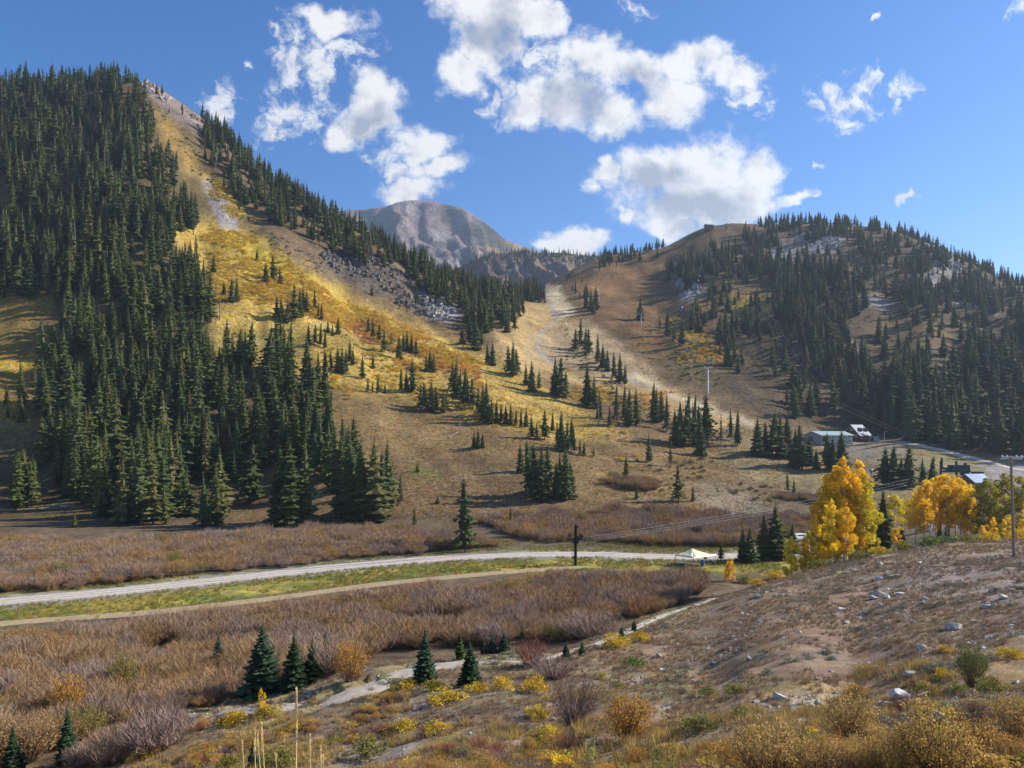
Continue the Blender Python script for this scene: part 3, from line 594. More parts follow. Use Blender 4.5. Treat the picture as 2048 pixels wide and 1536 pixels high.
# ------------------------------------------------------------------ the far peak and the ridge before it
def far_mountain(name, sky_pts, Ytop, Ybase, pybase, pxr, seed, mat, rib, colf):
    pxs = np.linspace(pxr[0], pxr[1], 260); sk = pchip([a for a, b in sky_pts], [b for a, b in sky_pts], pxs)
    ts = np.concatenate([np.linspace(0, 1, 130), np.linspace(1.02, 1.6, 18)])
    P, T = np.meshgrid(pxs, ts, indexing='ij'); S = np.repeat(sk[:, None], len(ts), 1)
    Y = Ybase + (Ytop - Ybase) * T; X = (P - 1024) / FPX * Ytop
    zt = CAMZ + Ytop * (HZ - S) / FPX; zb = CAMZ + Ybase * (HZ - pybase) / FPX
    tt = np.clip(T, 0, 1); Z = zb + (zt - zb) * (tt ** 1.15) - np.clip(T - 1, 0, 9) * (zt - zb) * 0.9
    r = np.abs(fbm(X / rib + Y / (rib * 3), Y / (rib * 2.6), seed, 5) - 0.5) * 2; r2 = fbm(X / (rib * .3), Y / (rib * .3), seed + 9, 4) - 0.5
    env = np.sin(np.pi * np.clip(T, 0, 1)) ** 0.6
    r3 = np.abs(fbm(X / (rib * 0.35) + Y / (rib * 2), Y / (rib * 3.5), seed + 17, 4) - 0.5) * 2
    Z = Z - (env + 0.04) * r3 * rib * 0.42
    Z = Z - env * (r * rib * 0.85) + r2 * rib * 0.30 * (env + 0.05)
    Y = Y + (fbm(X / rib, Z / rib, seed + 4, 3) - 0.5) * rib * 0.5
    V = np.stack([X, Y, Z], -1); a, b_ = P.shape; ix = np.arange(a * b_).reshape(a, b_)
    q = np.stack([ix[:-1, :-1], ix[1:, :-1], ix[1:, 1:], ix[:-1, 1:]], -1).reshape(-1, 4)
    me = mesh_np(name, V.reshape(-1, 3), q, mat, True)
    py = HZ - FPX * (Z - CAMZ) / Y; pxx = 1024 + FPX * X / Y
    col = colf(pxx, py, X, Y, Z, T); at_ = me.attributes.new('soil', 'FLOAT_COLOR', 'POINT')
    at_.data.foreach_set('color', np.concatenate([col, np.ones(P.shape + (1,))], -1).astype(np.float32).ravel())
    a2 = me.attributes.new('bare', 'FLOAT', 'POINT'); a2.data.foreach_set('value', np.full(P.size, 0.5, np.float32))
    o = new_obj(name, me); tag(o, kind='structure')
    return X, Y, Z, pxx, py, T
def far_mat():
    m, nt, b = mat_new('peak_rock'); L = nt.links
    at_ = nt.nodes.new('ShaderNodeAttribute'); at_.attribute_name = 'soil'; g = nt.nodes.new('ShaderNodeNewGeometry')
    n = nt.nodes.new('ShaderNodeTexNoise'); n.inputs['Scale'].default_value = 0.035; n.inputs['Detail'].default_value = 9; n.inputs['Roughness'].default_value = 0.68; L.new(g.outputs['Position'], n.inputs['Vector'])
    r = nt.nodes.new('ShaderNodeMapRange'); L.new(n.outputs[0], r.inputs[0]); r.inputs[1].default_value = 0.3; r.inputs[2].default_value = 0.7; r.inputs[3].default_value = 0.6; r.inputs[4].default_value = 1.45
    s = nt.nodes.new('ShaderNodeVectorMath'); s.operation = 'SCALE'; L.new(at_.outputs['Color'], s.inputs[0]); L.new(r.outputs[0], s.inputs['Scale']); L.new(s.outputs[0], b.inputs['Base Color'])
    b.inputs['Roughness'].default_value = 0.95; b.inputs['Specular IOR Level'].default_value = 0.1
    bp = nt.nodes.new('ShaderNodeBump'); bp.inputs['Strength'].default_value = 1.0; bp.inputs['Distance'].default_value = 40; L.new(n.outputs[0], bp.inputs['Height']); L.new(bp.outputs[0], b.inputs['Normal'])
    return m
pm_ = far_mat()
def peak_col(px, py, X, Y, Z, T):
    col = np.zeros(px.shape + (3,)); col[:] = (0.245, 0.195, 0.182)
    n = fbm(X / 120, Z / 60, 5, 5); a = np.clip((n - 0.55) * 8, 0, 1)[..., None]; col = col * (1 - a) + np.array((0.33, 0.29, 0.29)) * a
    n = fbm(X / 70, Z / 70, 15, 5); g = np.clip((n - 0.54) * 12, 0, 1) * np.clip((px - 840) / 60, 0, 1); g = np.maximum(g, np.clip((px - 920) / 40, 0, 1) * np.clip((n - 0.44) * 10, 0, 1) * np.clip((T - 0.75) * 6, 0, 1))
    a = (g * 0.85)[..., None]; col = col * (1 - a) + np.array((0.06, 0.068, 0.045)) * a
    a = (np.clip((px - 930) / 30, 0, 1) * np.clip((py - 470) / 12, 0, 1) * np.clip((fbm(X / 90, Z / 50, 25, 3) - 0.5) * 8, 0, 1) * 0.7)[..., None]
    return col * (1 - a) + np.array((0.36, 0.25, 0.13)) * a
far_mountain('mountain_peak', [(520, 450), (640, 432), (720, 420), (775, 416), (800, 406), (830, 400), (865, 403), (915, 412), (945, 430), (985, 459), (1008, 480), (1040, 492), (1080, 502), (1120, 514), (1300, 556), (1500, 600)], 2600, 1500, 640, (520, 1500), 7, pm_, 190, peak_col)
def ridge_col(px, py, X, Y, Z, T):
    col = np.zeros(px.shape + (3,)); col[:] = (0.25, 0.19, 0.16)
    n = fbm(X / 40, Z / 40, 35, 5); a = np.clip((n - 0.52) * 10, 0, 1)[..., None] * 0.8; col = col * (1 - a) + np.array((0.07, 0.07, 0.05)) * a
    a = np.clip((fbm(X / 60, Z / 20, 45, 4) - 0.56) * 10, 0, 1)[..., None] * 0.8
    return col * (1 - a) + np.array((0.34, 0.24, 0.13)) * a
RID = far_mountain('far_ridge', [(780, 560), (900, 540), (950, 522), (1000, 505), (1040, 499), (1080, 503), (1130, 505), (1200, 511), (1260, 512), (1340, 520), (1450, 540)], 1350, 900, 620, (780, 1450), 11, pm_, 70, ridge_col)

# ------------------------------------------------------------------ plants: shapes of unit height
def conifer(seed, w=0.15, n=26, k=8, base=0.05, power=0.85, droop=0.35, ragged=0.25, core=0.55, lean=0.0, spray=True):
    rr = random.Random(seed); V = []; F = []
    def tri(*p):
        i = len(V); V.extend(p); F.append((i, i + 1, i + 2))
    sx, sy = rr.uniform(-lean, lean), rr.uniform(-lean, lean)
    for i in range(n):
        t = base + (1 - base) * ((i + rr.random() * 0.7) / n) ** 0.92
        prof = ((1 - t) / (1 - base)) ** power
        if t < base + 0.12: prof *= 0.72 + 0.28 * (t - base) / 0.12
        Rl = w * prof * (1 + rr.uniform(-ragged, ragged)) + 0.006
        kk = max(4, int(k * (0.55 + 0.45 * prof)))
        for j in range(kk):
            a = 2 * math.pi * (j + rr.random() * 0.8) / kk + i * 2.4
            r = Rl * rr.uniform(0.68, 1.12); ca, sa = math.cos(a), math.sin(a)
            wd = r * rr.uniform(0.22, 0.34) + 0.004; dr = droop * rr.uniform(0.6, 1.3)
            ox, oy = sx * t, sy * t
            z0 = t + 0.18 * r; zm = t - dr * r * 0.45; zt = t - dr * r * 0.85
            p0 = (ox, oy, z0); tip = (ox + ca * r, oy + sa * r, zt)
            l = (ox + ca * r * 0.6 - sa * wd, oy + sa * r * 0.6 + ca * wd, zm - wd * 0.45); q = (ox + ca * r * 0.6 + sa * wd, oy + sa * r * 0.6 - ca * wd, zm - wd * 0.45)
            mid = (ox + ca * r * 0.72, oy + sa * r * 0.72, zm + wd * 0.12)
            tri(p0, q, mid); tri(p0, mid, l); tri(mid, q, tip); tri(mid, tip, l)
            if spray:
                tri(mid, tip, (ox + ca * r * 0.62, oy + sa * r * 0.62, zm - wd * 1.3))
    i = len(V); V.extend([(sx - 0.004, sy, 0.95), (sx + 0.004, sy, 0.95), (sx, sy, 1.03), (sx, sy - 0.004, 0.95), (sx, sy + 0.004, 0.95)]); F += [(i, i + 1, i + 2), (i + 3, i + 4, i + 2)]
    if core:
        m = 7; i = len(V)
        for lv, (t, s) in enumerate(((base + 0.03, 0.5), (base + 0.14, 0.95), (0.55, 1.0), (0.93, 0.7))):
            rad = w * core * ((1 - t) / (1 - base)) ** power * s
            for j in range(m): a = 2 * math.pi * j / m; V.append((sx * t + rad * math.cos(a), sy * t + rad * math.sin(a), t))
        for lv in range(3):
            for j in range(m): F.append((i + lv * m + j, i + lv * m + (j + 1) % m, i + (lv + 1) * m + (j + 1) % m, i + (lv + 1) * m + j))
    return V, F
def stem_mesh(r0, h, n=6, lean=(0, 0), segs=4, base=-0.03):
    mb = MB(); pts = []; rad = []
    for i in range(segs + 1):
        t = i / segs; z = base + (h - base) * t; pts.append((lean[0] * t * t, lean[1] * t * t, z)); rad.append(max(0.0015, r0 * (1 - t * 0.85)))
    mb.path(pts, rad, n); return mb
M_SPRUCE = foliage('spruce_needles', [(0.050, 0.066, 0.022), (0.080, 0.094, 0.026), (0.105, 0.112, 0.032), (0.068, 0.094, 0.036), (0.060, 0.078, 0.024), (0.125, 0.112, 0.040)], 0.65, 0.15)
M_YOUNG = foliage('young_spruce_needles', [(0.030, 0.055, 0.024), (0.042, 0.075, 0.034), (0.040, 0.068, 0.044)], 0.6, 0.15)
M_LIGHTFIR = foliage('light_fir_needles', [(0.07, 0.12, 0.03), (0.06, 0.10, 0.03)], 0.6, 0.25)
M_TRUNK = plain('conifer_bark', (0.10, 0.075, 0.055), 0.9, scale=14, var=0.4)
M_DEAD = plain('weathered_dead_wood', (0.22, 0.19, 0.17), 0.85, scale=10, var=0.3)
SPEC = [dict(w=.135, n=30, k=8, base=.06, power=.8), dict(w=.115, n=32, k=7, base=.08, power=.72), dict(w=.16, n=28, k=9, base=.03, power=.85), dict(w=.11, n=26, k=6, base=.12, power=.62, ragged=.7, lean=.05),
        dict(w=.145, n=24, k=7, base=.05, power=.95, ragged=.5), dict(w=.135, n=24, k=7, base=.14, power=.7, ragged=.65, lean=.04), dict(w=.18, n=26, k=9, base=.02, power=.9, ragged=.35), dict(w=.085, n=32, k=6, base=.15, power=.6, ragged=.5, core=.35)]
CROWN = []; TRUNK = []
for i, s in enumerate(SPEC):
    V, F = conifer(100 + i, **{'lean': 0.012, **s}); CROWN.append(mesh_np('spruce_crown', V, F, M_SPRUCE))
    b_ = stem_mesh(0.013, 0.9); TRUNK.append(mesh_np('spruce_trunk', b_.v, b_.f, M_TRUNK))
YSPEC = [dict(w=.24, n=30, k=12, base=.03, power=.95, droop=.15, ragged=.18), dict(w=.20, n=30, k=11, base=.03, power=.9, droop=.12, ragged=.2), dict(w=.29, n=30, k=13, base=.02, power=1.0, droop=.15, ragged=.2), dict(w=.17, n=28, k=9, base=.08, power=.8, droop=.2, ragged=.35)]
YCROWN = []; YTRUNK = []
for i, s in enumerate(YSPEC):
    V, F = conifer(300 + i, **s); YCROWN.append(mesh_np('young_spruce_crown', V, F, M_YOUNG))
    b_ = stem_mesh(0.016, 0.85); YTRUNK.append(mesh_np('young_spruce_trunk', b_.v, b_.f, M_TRUNK))
V, F = conifer(401, w=.2, n=26, k=11, base=.03, power=.9, droop=.1); LCROWN = mesh_np('light_fir_crown', V, F, M_LIGHTFIR)
def tree_thing(name, p, H, crown, trunk, rz, wx=1.0, label=None, cat='tree', group=None):
    e = empty(name, p, rz); e.scale = (H * wx, H * wx, H)
    new_obj('trunk', trunk, e); new_obj('crown', crown, e)
    return tag(e, label, cat, group)
# dead snags
def snag(seed):
    rr = random.Random(seed); mb = stem_mesh(0.014, 1.0, 6)
    for i in range(26):
        z = rr.uniform(0.25, 0.95); a = rr.uniform(0, 6.28); l = 0.10 * (1.05 - z) * rr.uniform(0.5, 1.2)
        mb.tube((0, 0, z), (l * math.cos(a), l * math.sin(a), z - l * 0.3), 0.003, 0.0008, 3, False)
    return mb
SNAG = [mesh_np('snag', s.v, s.f, M_DEAD) for s in (snag(1), snag(2), snag(3))]

ORD = ['first', 'second', 'third', 'fourth', 'fifth', 'sixth', 'seventh', 'eighth', 'ninth', 'tenth']
rnd = random.Random(77)
placed = []          # (X, Y) of trees set by hand, kept clear by the scattered forest
n_ind = 0
def spruce_group(desc, lst, kinds=(0, 1, 2, 3, 4, 5), group=None, young=False, single=None, wx=1.0, ymin=8.0, Y=None):
    """trees of one stand: (px, foot row, height in px); each labelled by its place in the stand, counted from the picture's left"""
    global n_ind
    lst = sorted(lst); n = len(lst)
    for i, t in enumerate(lst):
        px, py, h = t[:3]; k = t[3] if len(t) > 3 else rnd.choice(kinds)
        p = hit(px, py, ymin) if Y is None else at(px, Y)
        H = h * p.y / FPX
        if n == 1: lab = single or desc
        elif n == 2: lab = ('left' if i == 0 else 'right') + ' of the two spruces ' + desc
        else: lab = ('leftmost' if i == 0 else 'rightmost' if i == n - 1 else ORD[i] + ' from left') + ' of ' + str(n) + ' spruces ' + desc
        p.z -= 0.02 * H
        if young: tree_thing('young_spruce', p, H * 1.0, YCROWN[k % 4], YTRUNK[k % 4], rnd.uniform(0, 6.28), wx * (t[4] if len(t) > 4 else 1), lab, 'tree', group)
        else: tree_thing('spruce_tree', p, H, CROWN[k % 8], TRUNK[k % 8], rnd.uniform(0, 6.28), wx * rnd.uniform(1.08, 1.36) * (t[4] if len(t) > 4 else 1), lab, 'tree', group)
        placed.append((p.x, p.y)); n_ind += 1

# stands and single trees that can be told apart
G = 'spruces standing in small stands on the slopes'
spruce_group('in the tight row at the willow edge', [(559, 1050, 165, 2), (580, 1053, 187, 2), (609, 1049, 182, 4)], group=G, wx=1.15)
spruce_group('at the lower corner of the dense forest', [(683, 1030, 165, 1), (699, 1036, 190, 0), (720, 1040, 165, 2), (747, 1042, 170, 6), (777, 1016, 143, 4), (762, 1028, 130, 1)], group=G, wx=1.1)
spruce_group('', [(800, 1004, 58, 1)], single='slim small spruce just outside the corner of the dark forest', group=G)
spruce_group('', [(499, 1006, 128, 5)], single='open-branched spruce standing alone in the clearing in front of the forest', group=G, wx=1.25)
spruce_group('at the meadow edge beside the forest clearing', [(408, 1053, 112, 4), (432, 1050, 128, 0)], group=G, wx=1.1)
spruce_group('', [(150, 1055, 30, 2)], single='tiny spruce alone in the grass above the willow thicket', group=G, wx=1.3)
spruce_group('', [(829, 1050, 40, 1)], single='small thin spruce at the upper edge of the willows, near bleached deadwood', group=G)
spruce_group('', [(835, 944, 22, 6)], single='tiny spruce on the brown meadow beside yellow-green shrubs', group=G)
spruce_group('', [(875, 1007, 17, 6)], single='very small round spruce on the bare brown meadow', group=G, wx=1.6)
spruce_group('below the gold shrub field, densest stand', [(553, 640, 52), (563, 645, 58), (574, 646, 48), (590, 641, 77), (600, 634, 60), (607, 622, 52), (614, 626, 50)], group=G)
spruce_group('beside the densest stand of the gold slope', [(630, 620, 42), (636, 634, 30), (643, 640, 36)], group=G)
spruce_group('highest on the gold slope', [(532, 563, 42), (547, 559, 52), (561, 571, 40), (514, 520, 24)], group=G)
spruce_group('on the gold slope next to the tall forest edge', [(463, 605, 55), (474, 604, 50), (427, 545, 40), (448, 590, 30)], group=G)
spruce_group('in the stand just below the slope path', [(617, 688, 44), (630, 690, 45), (640, 693, 50), (650, 697, 40), (656, 666, 30), (676, 669, 40), (665, 672, 25)], group=G)
spruce_group('in the round stand under the lower slope path', [(650, 736, 42), (663, 741, 46), (675, 746, 56), (685, 749, 60), (692, 745, 50), (700, 722, 46), (706, 730, 36)], group=G)
spruce_group('', [(725, 757, 50, 0)], single='single spruce between two stands on the middle meadow slope', group=G)
spruce_group('in the low stand above the brown meadow', [(735, 784, 32), (745, 787, 26), (756, 787, 40), (770, 787, 22), (746, 738, 32)], group=G)
spruce_group('at the red and orange shrub patch', [(737, 665, 34), (746, 677, 42), (758, 682, 38), (769, 704, 48), (783, 690, 26)], group=G)
spruce_group('in the stand past the red shrubs', [(798, 719, 52), (806, 702, 40), (814, 704, 45), (823, 706, 42), (832, 710, 36), (860, 742, 46), (867, 745, 40), (853, 744, 38)], group=G)
spruce_group('in the dark stand above the bare brown slope', [(802, 780, 48), (813, 782, 44), (825, 785, 76), (841, 816, 52), (850, 822, 62), (862, 824, 66), (874, 826, 58), (886, 826, 52), (893, 820, 40)], group=G)
spruce_group('at the top of the long diagonal stand', [(905, 782, 60), (912, 792, 76), (920, 797, 64), (930, 806, 72), (938, 812, 64), (946, 818, 66)], group=G)
spruce_group('in the middle of the long diagonal stand', [(957, 832, 60), (966, 838, 74), (974, 845, 90), (983, 848, 58), (993, 848, 50), (1002, 847, 42)], group=G)
spruce_group('at the lower end of the long diagonal stand', [(1012, 848, 42), (1022, 850, 48), (1032, 851, 36), (1042, 856, 42), (1052, 853, 40)], group=G)
spruce_group('in the tiny clump on the brown slope', [(948, 895, 36), (956, 898, 43), (965, 896, 34)], group=G)
spruce_group('', [(1041, 946, 62, 0)], single='conical spruce a step left of the darkest meadow stand', group=G, wx=1.1)
spruce_group('in the darkest stand on the lower meadow', [(1060, 985, 110), (1070, 998, 118), (1083, 1002, 112), (1097, 985, 106), (1109, 998, 78), (1121, 1000, 96), (1132, 1000, 112), (1140, 996, 76)], group=G, wx=1.15)
spruce_group('in the stand behind the darkest one', [(1064, 878, 48), (1074, 880, 36), (1089, 880, 64), (1105, 862, 40), (1115, 900, 60), (1124, 902, 70), (1134, 900, 58), (1122, 870, 52), (1149, 906, 58), (1143, 898, 66)], group=G)
spruce_group('at the meadow edge below the ski run', [(1160, 912, 36), (1168, 912, 34), (1187, 915, 23)], group=G)
spruce_group('in the stand left of the ski run', [(1052, 770, 46), (1063, 783, 66), (1078, 776, 42), (1110, 790, 78), (1119, 796, 88), (1131, 796, 62)], group=G)
spruce_group('on the golden slope below the ridge forest', [(975, 728, 46), (985, 731, 52), (1018, 748, 62), (1026, 754, 76), (1034, 750, 56)], group=G)
spruce_group('at the foot of the ridge forest', [(940, 690, 66), (952, 700, 74), (924, 688, 44), (1014, 664, 52), (1030, 662, 56), (963, 690, 40)], group=G)
spruce_group('beneath the pale ski run', [(1175, 814, 88), (1189, 818, 72), (1198, 838, 60)], group=G)
spruce_group('in the row along the lower ski run', [(1220, 853, 46), (1233, 842, 76), (1249, 840, 74), (1259, 853, 82), (1273, 850, 78)], group=G)
spruce_group('in the twin stand below the ski run', [(1304, 844, 84), (1313, 845, 72), (1323, 842, 66), (1334, 864, 80)], group=G)
spruce_group('in the big dark stand above the valley meadow', [(1350, 889, 74), (1360, 892, 98), (1371, 893, 112), (1385, 893, 108), (1397, 892, 88), (1401, 911, 90), (1414, 886, 104)], group=G, wx=1.1)
spruce_group('standing thin beside the big dark stand', [(1442, 888, 60, 7), (1462, 881, 66, 3), (1475, 891, 76, 1)], group=G)
spruce_group('on the knoll between the two ski runs', [(1150, 700, 46), (1160, 694, 62), (1170, 704, 50), (1178, 710, 56), (1196, 726, 62), (1206, 734, 50), (1215, 742, 46), (1228, 756, 56), (1240, 764, 60), (1250, 768, 44)], group=G)
spruce_group('by the sled run high up', [(1172, 616, 40), (1182, 622, 50), (1192, 620, 52), (1187, 628, 40)], group=G)
spruce_group('', [(1280, 640, 44, 2)], single='bushy spruce behind a lift tower on the shaded brown hillside', group=G, wx=1.3)
spruce_group('in the row below the lift tower', [(1320, 660, 30), (1335, 672, 58), (1348, 680, 40), (1364, 690, 56)], group=G)
spruce_group('on the valley meadow beside purple willows', [(1298, 925, 60, 1), (1341, 933, 56, 7), (1252, 961, 54, 0), (1273, 998, 34, 4), (1357, 1003, 80, 5), (1386, 1003, 36, 4)], group=G)
spruce_group('', [(930, 1104, 158, 5)], single='tall single spruce with bare foot at the gravel road', group=G, wx=0.85)
spruce_group('in the willows behind the road', [(1021, 1058, 46, 1), (1031, 1048, 24, 4)], group=G)
spruce_group('', [(1442, 1122, 40, 7)], single='thin open little spruce beside the cream tent', group=G, wx=2.0)
spruce_group('below the base lodge, behind the meadow bank', [(1514, 913, 82), (1532, 910, 70), (1545, 916, 97), (1560, 918, 92), (1575, 916, 88)], group=G, wx=1.4)
spruce_group('in front of the long lodge', [(1590, 936, 82), (1604, 939, 97), (1617, 931, 62), (1632, 938, 42)], group=G, wx=1.35)
spruce_group('in front of the chalet', [(1655, 940, 78), (1665, 942, 70), (1682, 941, 84)], group=G, wx=1.6)
spruce_group('between aspens and lift terminal', [(1768, 972, 80), (1783, 976, 88), (1799, 972, 60), (1815, 976, 88), (1846, 966, 52), (1862, 971, 62)], group=G, wx=1.5)
spruce_group('on the dim willow flat behind the aspens', [(1576, 984, 42), (1588, 986, 32)], group=G)
spruce_group('beside the gravel lot, dense and dark', [(1486, 1124, 72, 2), (1500, 1126, 78, 6), (1529, 1120, 96, 2), (1552, 1119, 118, 6), (1584, 1106, 62, 2)], group=G, wx=1.35)
spruce_group('', [(0, 0, 0)], single='broad dark spruce between the tall aspens and the gold grove', Y=112, group=G) if False else None
for px_, Y_, top, lab in ((1765, 112, 975, 'broad dark spruce between the tall aspen clump and the gold grove'), (1745, 108, 1040, 'low dark spruce at the feet of the tall aspen clump'), (1802, 128, 1045, 'small dark spruce under the yellow-green aspen'), (1880, 150, 1035, 'dark spruce half hidden behind pale aspen trunks'), (1895, 150, 1040, 'shadowy spruce deep among the gold grove trunks'), (2010, 160, 1030, 'dark spruce behind low gold saplings by the power pole')):
    p = at(px_, Y_); H = pt(px_, top, Y_).z - p.z
    tree_thing('spruce_tree', p, H, CROWN[2], TRUNK[2], rnd.uniform(0, 6), 1.5, lab, 'tree', G); n_ind += 1; placed.append((p.x, p.y))
YG_ = 'young spruces among the willows and on the near slope'
for (px_, py_, h, k, wx, lab) in ((525, 1394, 152, 2, 1.0, 'largest young spruce of the near dark trio by the gravel path'), (588, 1380, 114, 0, 1.15, 'middle young spruce of the dark trio by the gravel path'), (624, 1368, 88, 0, 1.2, 'short young spruce in front of another at the willow edge'), (651, 1345, 84, 1, 1.1, 'young spruce at the back of the dark group by the willows'),
   (437, 1352, 88, 3, 1.1, 'slender young spruce with bare foot rising from the purple willows'), (135, 1528, 116, 1, 1.0, 'young spruce among yellow shrubs in the lower willows'), (26, 1545, 96, 0, 1.0, 'young spruce at the very corner of the willow thicket'), (850, 1367, 114, 0, .95, 'narrow spire-shaped young spruce on the path edge'), (940, 1370, 90, 2, .95, 'squat bluish young spruce next to the narrow spire'),
   (1132, 1319, 37, 1, 1.3, 'small young spruce by the reddish willow bush'), (1164, 1311, 30, 1, 1.4, 'tiny young spruce beside a yellow bush'), (1243, 1282, 32, 1, 1.2, 'tiny dark spruce at the end of the willow thicket'), (1268, 1262, 26, 1, 1.2, 'tiny spruce where the stony path climbs'), (1044, 1286, 32, 1, 1.2, 'tiny spruce at the foot of the willow wall'),
   (985, 1306, 36, 2, 1.2, 'low dark spruce thicket piece before the willow wall'), (1008, 1304, 40, 2, 1.2, 'low bushy spruce before the willow wall'), (968, 1308, 34, 1, 1.2, 'low spruce behind the squat bluish one'), (508, 1540, 70, 1, 1.0, 'dark young spruce behind the tall straw stalks')):
    p = hit(px_, py_, 20); H = h * p.y / FPX; p.z -= 0.03
    tree_thing('young_spruce', p, H, YCROWN[k], YTRUNK[k], rnd.uniform(0, 6), wx * 1.25, lab, 'tree', YG_); n_ind += 1; placed.append((p.x, p.y))
p = hit(920, 1318, 20); tree_thing('light_fir', p, 60 * p.y / FPX, LCROWN, YTRUNK[1], 1.0, 1.1, 'pale green young fir behind the squat bluish spruce', 'tree', YG_)
for px_, py_, h, lab in ((692, 1030, 112, 'grey dead trunk inside the corner stand of the forest'), (1466, 900, 44, 'brown dead spruce in front of two thin ones'), (1197, 852, 60, 'bare grey snag below the ski run'), (548, 760, 90, 'tall grey snag at the forest edge above the meadow'), (920, 868, 50, 'leaning dead snag with fallen branches on the brown slope'), (440, 640, 60, 'silver dead snag at the edge of the gold slope'), (432, 648, 52, 'shorter silver snag at the edge of the gold slope')):
    p = hit(px_, py_, 60); H = h * p.y / FPX; e = empty('dead_snag', p, rnd.random() * 6); e.scale = (H * 1.6, H * 1.6, H)
    new_obj('trunk', SNAG[int(px_) % 3], e); tag(e, lab, 'dead tree', 'dead snags')

# ------------------------------------------------------------------ scattered forest
def gn_scatter(name, protos, P, ROT, SCL, IDX, label, cat):
    """many alike plants as one mass"""
    c = bpy.data.collections.new(name + '_kinds')
    for i, me in enumerate(protos):
        po = bpy.data.objects.new('%s_kind_%02d' % (name, i), me); c.objects.link(po)
    me = bpy.data.meshes.new(name); P = np.asarray(P, np.float32); n = len(P)
    me.vertices.add(n); me.vertices.foreach_set('co', P.ravel())
    a = me.attributes.new('rot', 'FLOAT_VECTOR', 'POINT'); a.data.foreach_set('vector', np.asarray(ROT, np.float32).ravel())
    a = me.attributes.new('scl', 'FLOAT_VECTOR', 'POINT'); a.data.foreach_set('vector', np.asarray(SCL, np.float32).ravel())
    a = me.attributes.new('pick', 'INT', 'POINT'); a.data.foreach_set('value', np.asarray(IDX, np.int32))
    me.update()
    o = new_obj(name, me)
    ng = bpy.data.node_groups.new(name + '_nodes', 'GeometryNodeTree')
    ng.interface.new_socket('Geometry', in_out='INPUT', socket_type='NodeSocketGeometry'); ng.interface.new_socket('Geometry', in_out='OUTPUT', socket_type='NodeSocketGeometry')
    gi = ng.nodes.new('NodeGroupInput'); go = ng.nodes.new('NodeGroupOutput'); ip = ng.nodes.new('GeometryNodeInstanceOnPoints')
    ci = ng.nodes.new('GeometryNodeCollectionInfo'); ci.inputs[0].default_value = c; ci.inputs['Separate Children'].default_value = True; ci.inputs['Reset Children'].default_value = True
    def na(nm, t):
        x = ng.nodes.new('GeometryNodeInputNamedAttribute'); x.data_type = t; x.inputs[0].default_value = nm
        return [s for s in x.outputs if s.enabled and s.name == 'Attribute'][0]
    ip.inputs['Pick Instance'].default_value = True
    L = ng.links
    L.new(gi.outputs[0], ip.inputs['Points']); L.new(ci.outputs[0], ip.inputs['Instance']); L.new(na('pick', 'INT'), ip.inputs['Instance Index'])
    L.new(na('rot', 'FLOAT_VECTOR'), ip.inputs['Rotation']); L.new(na('scl', 'FLOAT_VECTOR'), ip.inputs['Scale']); L.new(ip.outputs[0], go.inputs[0])
    md = o.modifiers.new('scatter', 'NODES'); md.node_group = ng
    return tag(o, label, cat, kind='stuff')
rng = np.random.default_rng(5)
# candidate spots: even over the land (by area), thinned by where the photograph shows trees
def candidates(n, y0, y1, p0=-330, p1=2380):
    Y = np.sqrt(rng.uniform(y0 ** 2, y1 ** 2, n)); px = rng.uniform(p0, p1, n); X = (px - 1024) / FPX * Y
    Z = gz(X, Y); py = HZ - FPX * (Z - CAMZ) / Y
    return X, Y, Z, px, py
def thin(X, Y, dmin):
    """keep spots at least dmin apart"""
    cell = {}; keep = []
    for i in range(len(X)):
        d = dmin[i] if hasattr(dmin, '__len__') else dmin
        cx, cy = int(X[i] // 3), int(Y[i] // 3); ok = True; m = int(d // 3) + 1
        for a in range(cx - m, cx + m + 1):
            for b in range(cy - m, cy + m + 1):
                for j in cell.get((a, b), ()):
                    if (X[i] - X[j]) ** 2 + (Y[i] - Y[j]) ** 2 < d * d: ok = False; break
                if not ok: break
            if not ok: break
        if ok: cell.setdefault((cx, cy), []).append(i); keep.append(i)
    return np.array(keep, int)
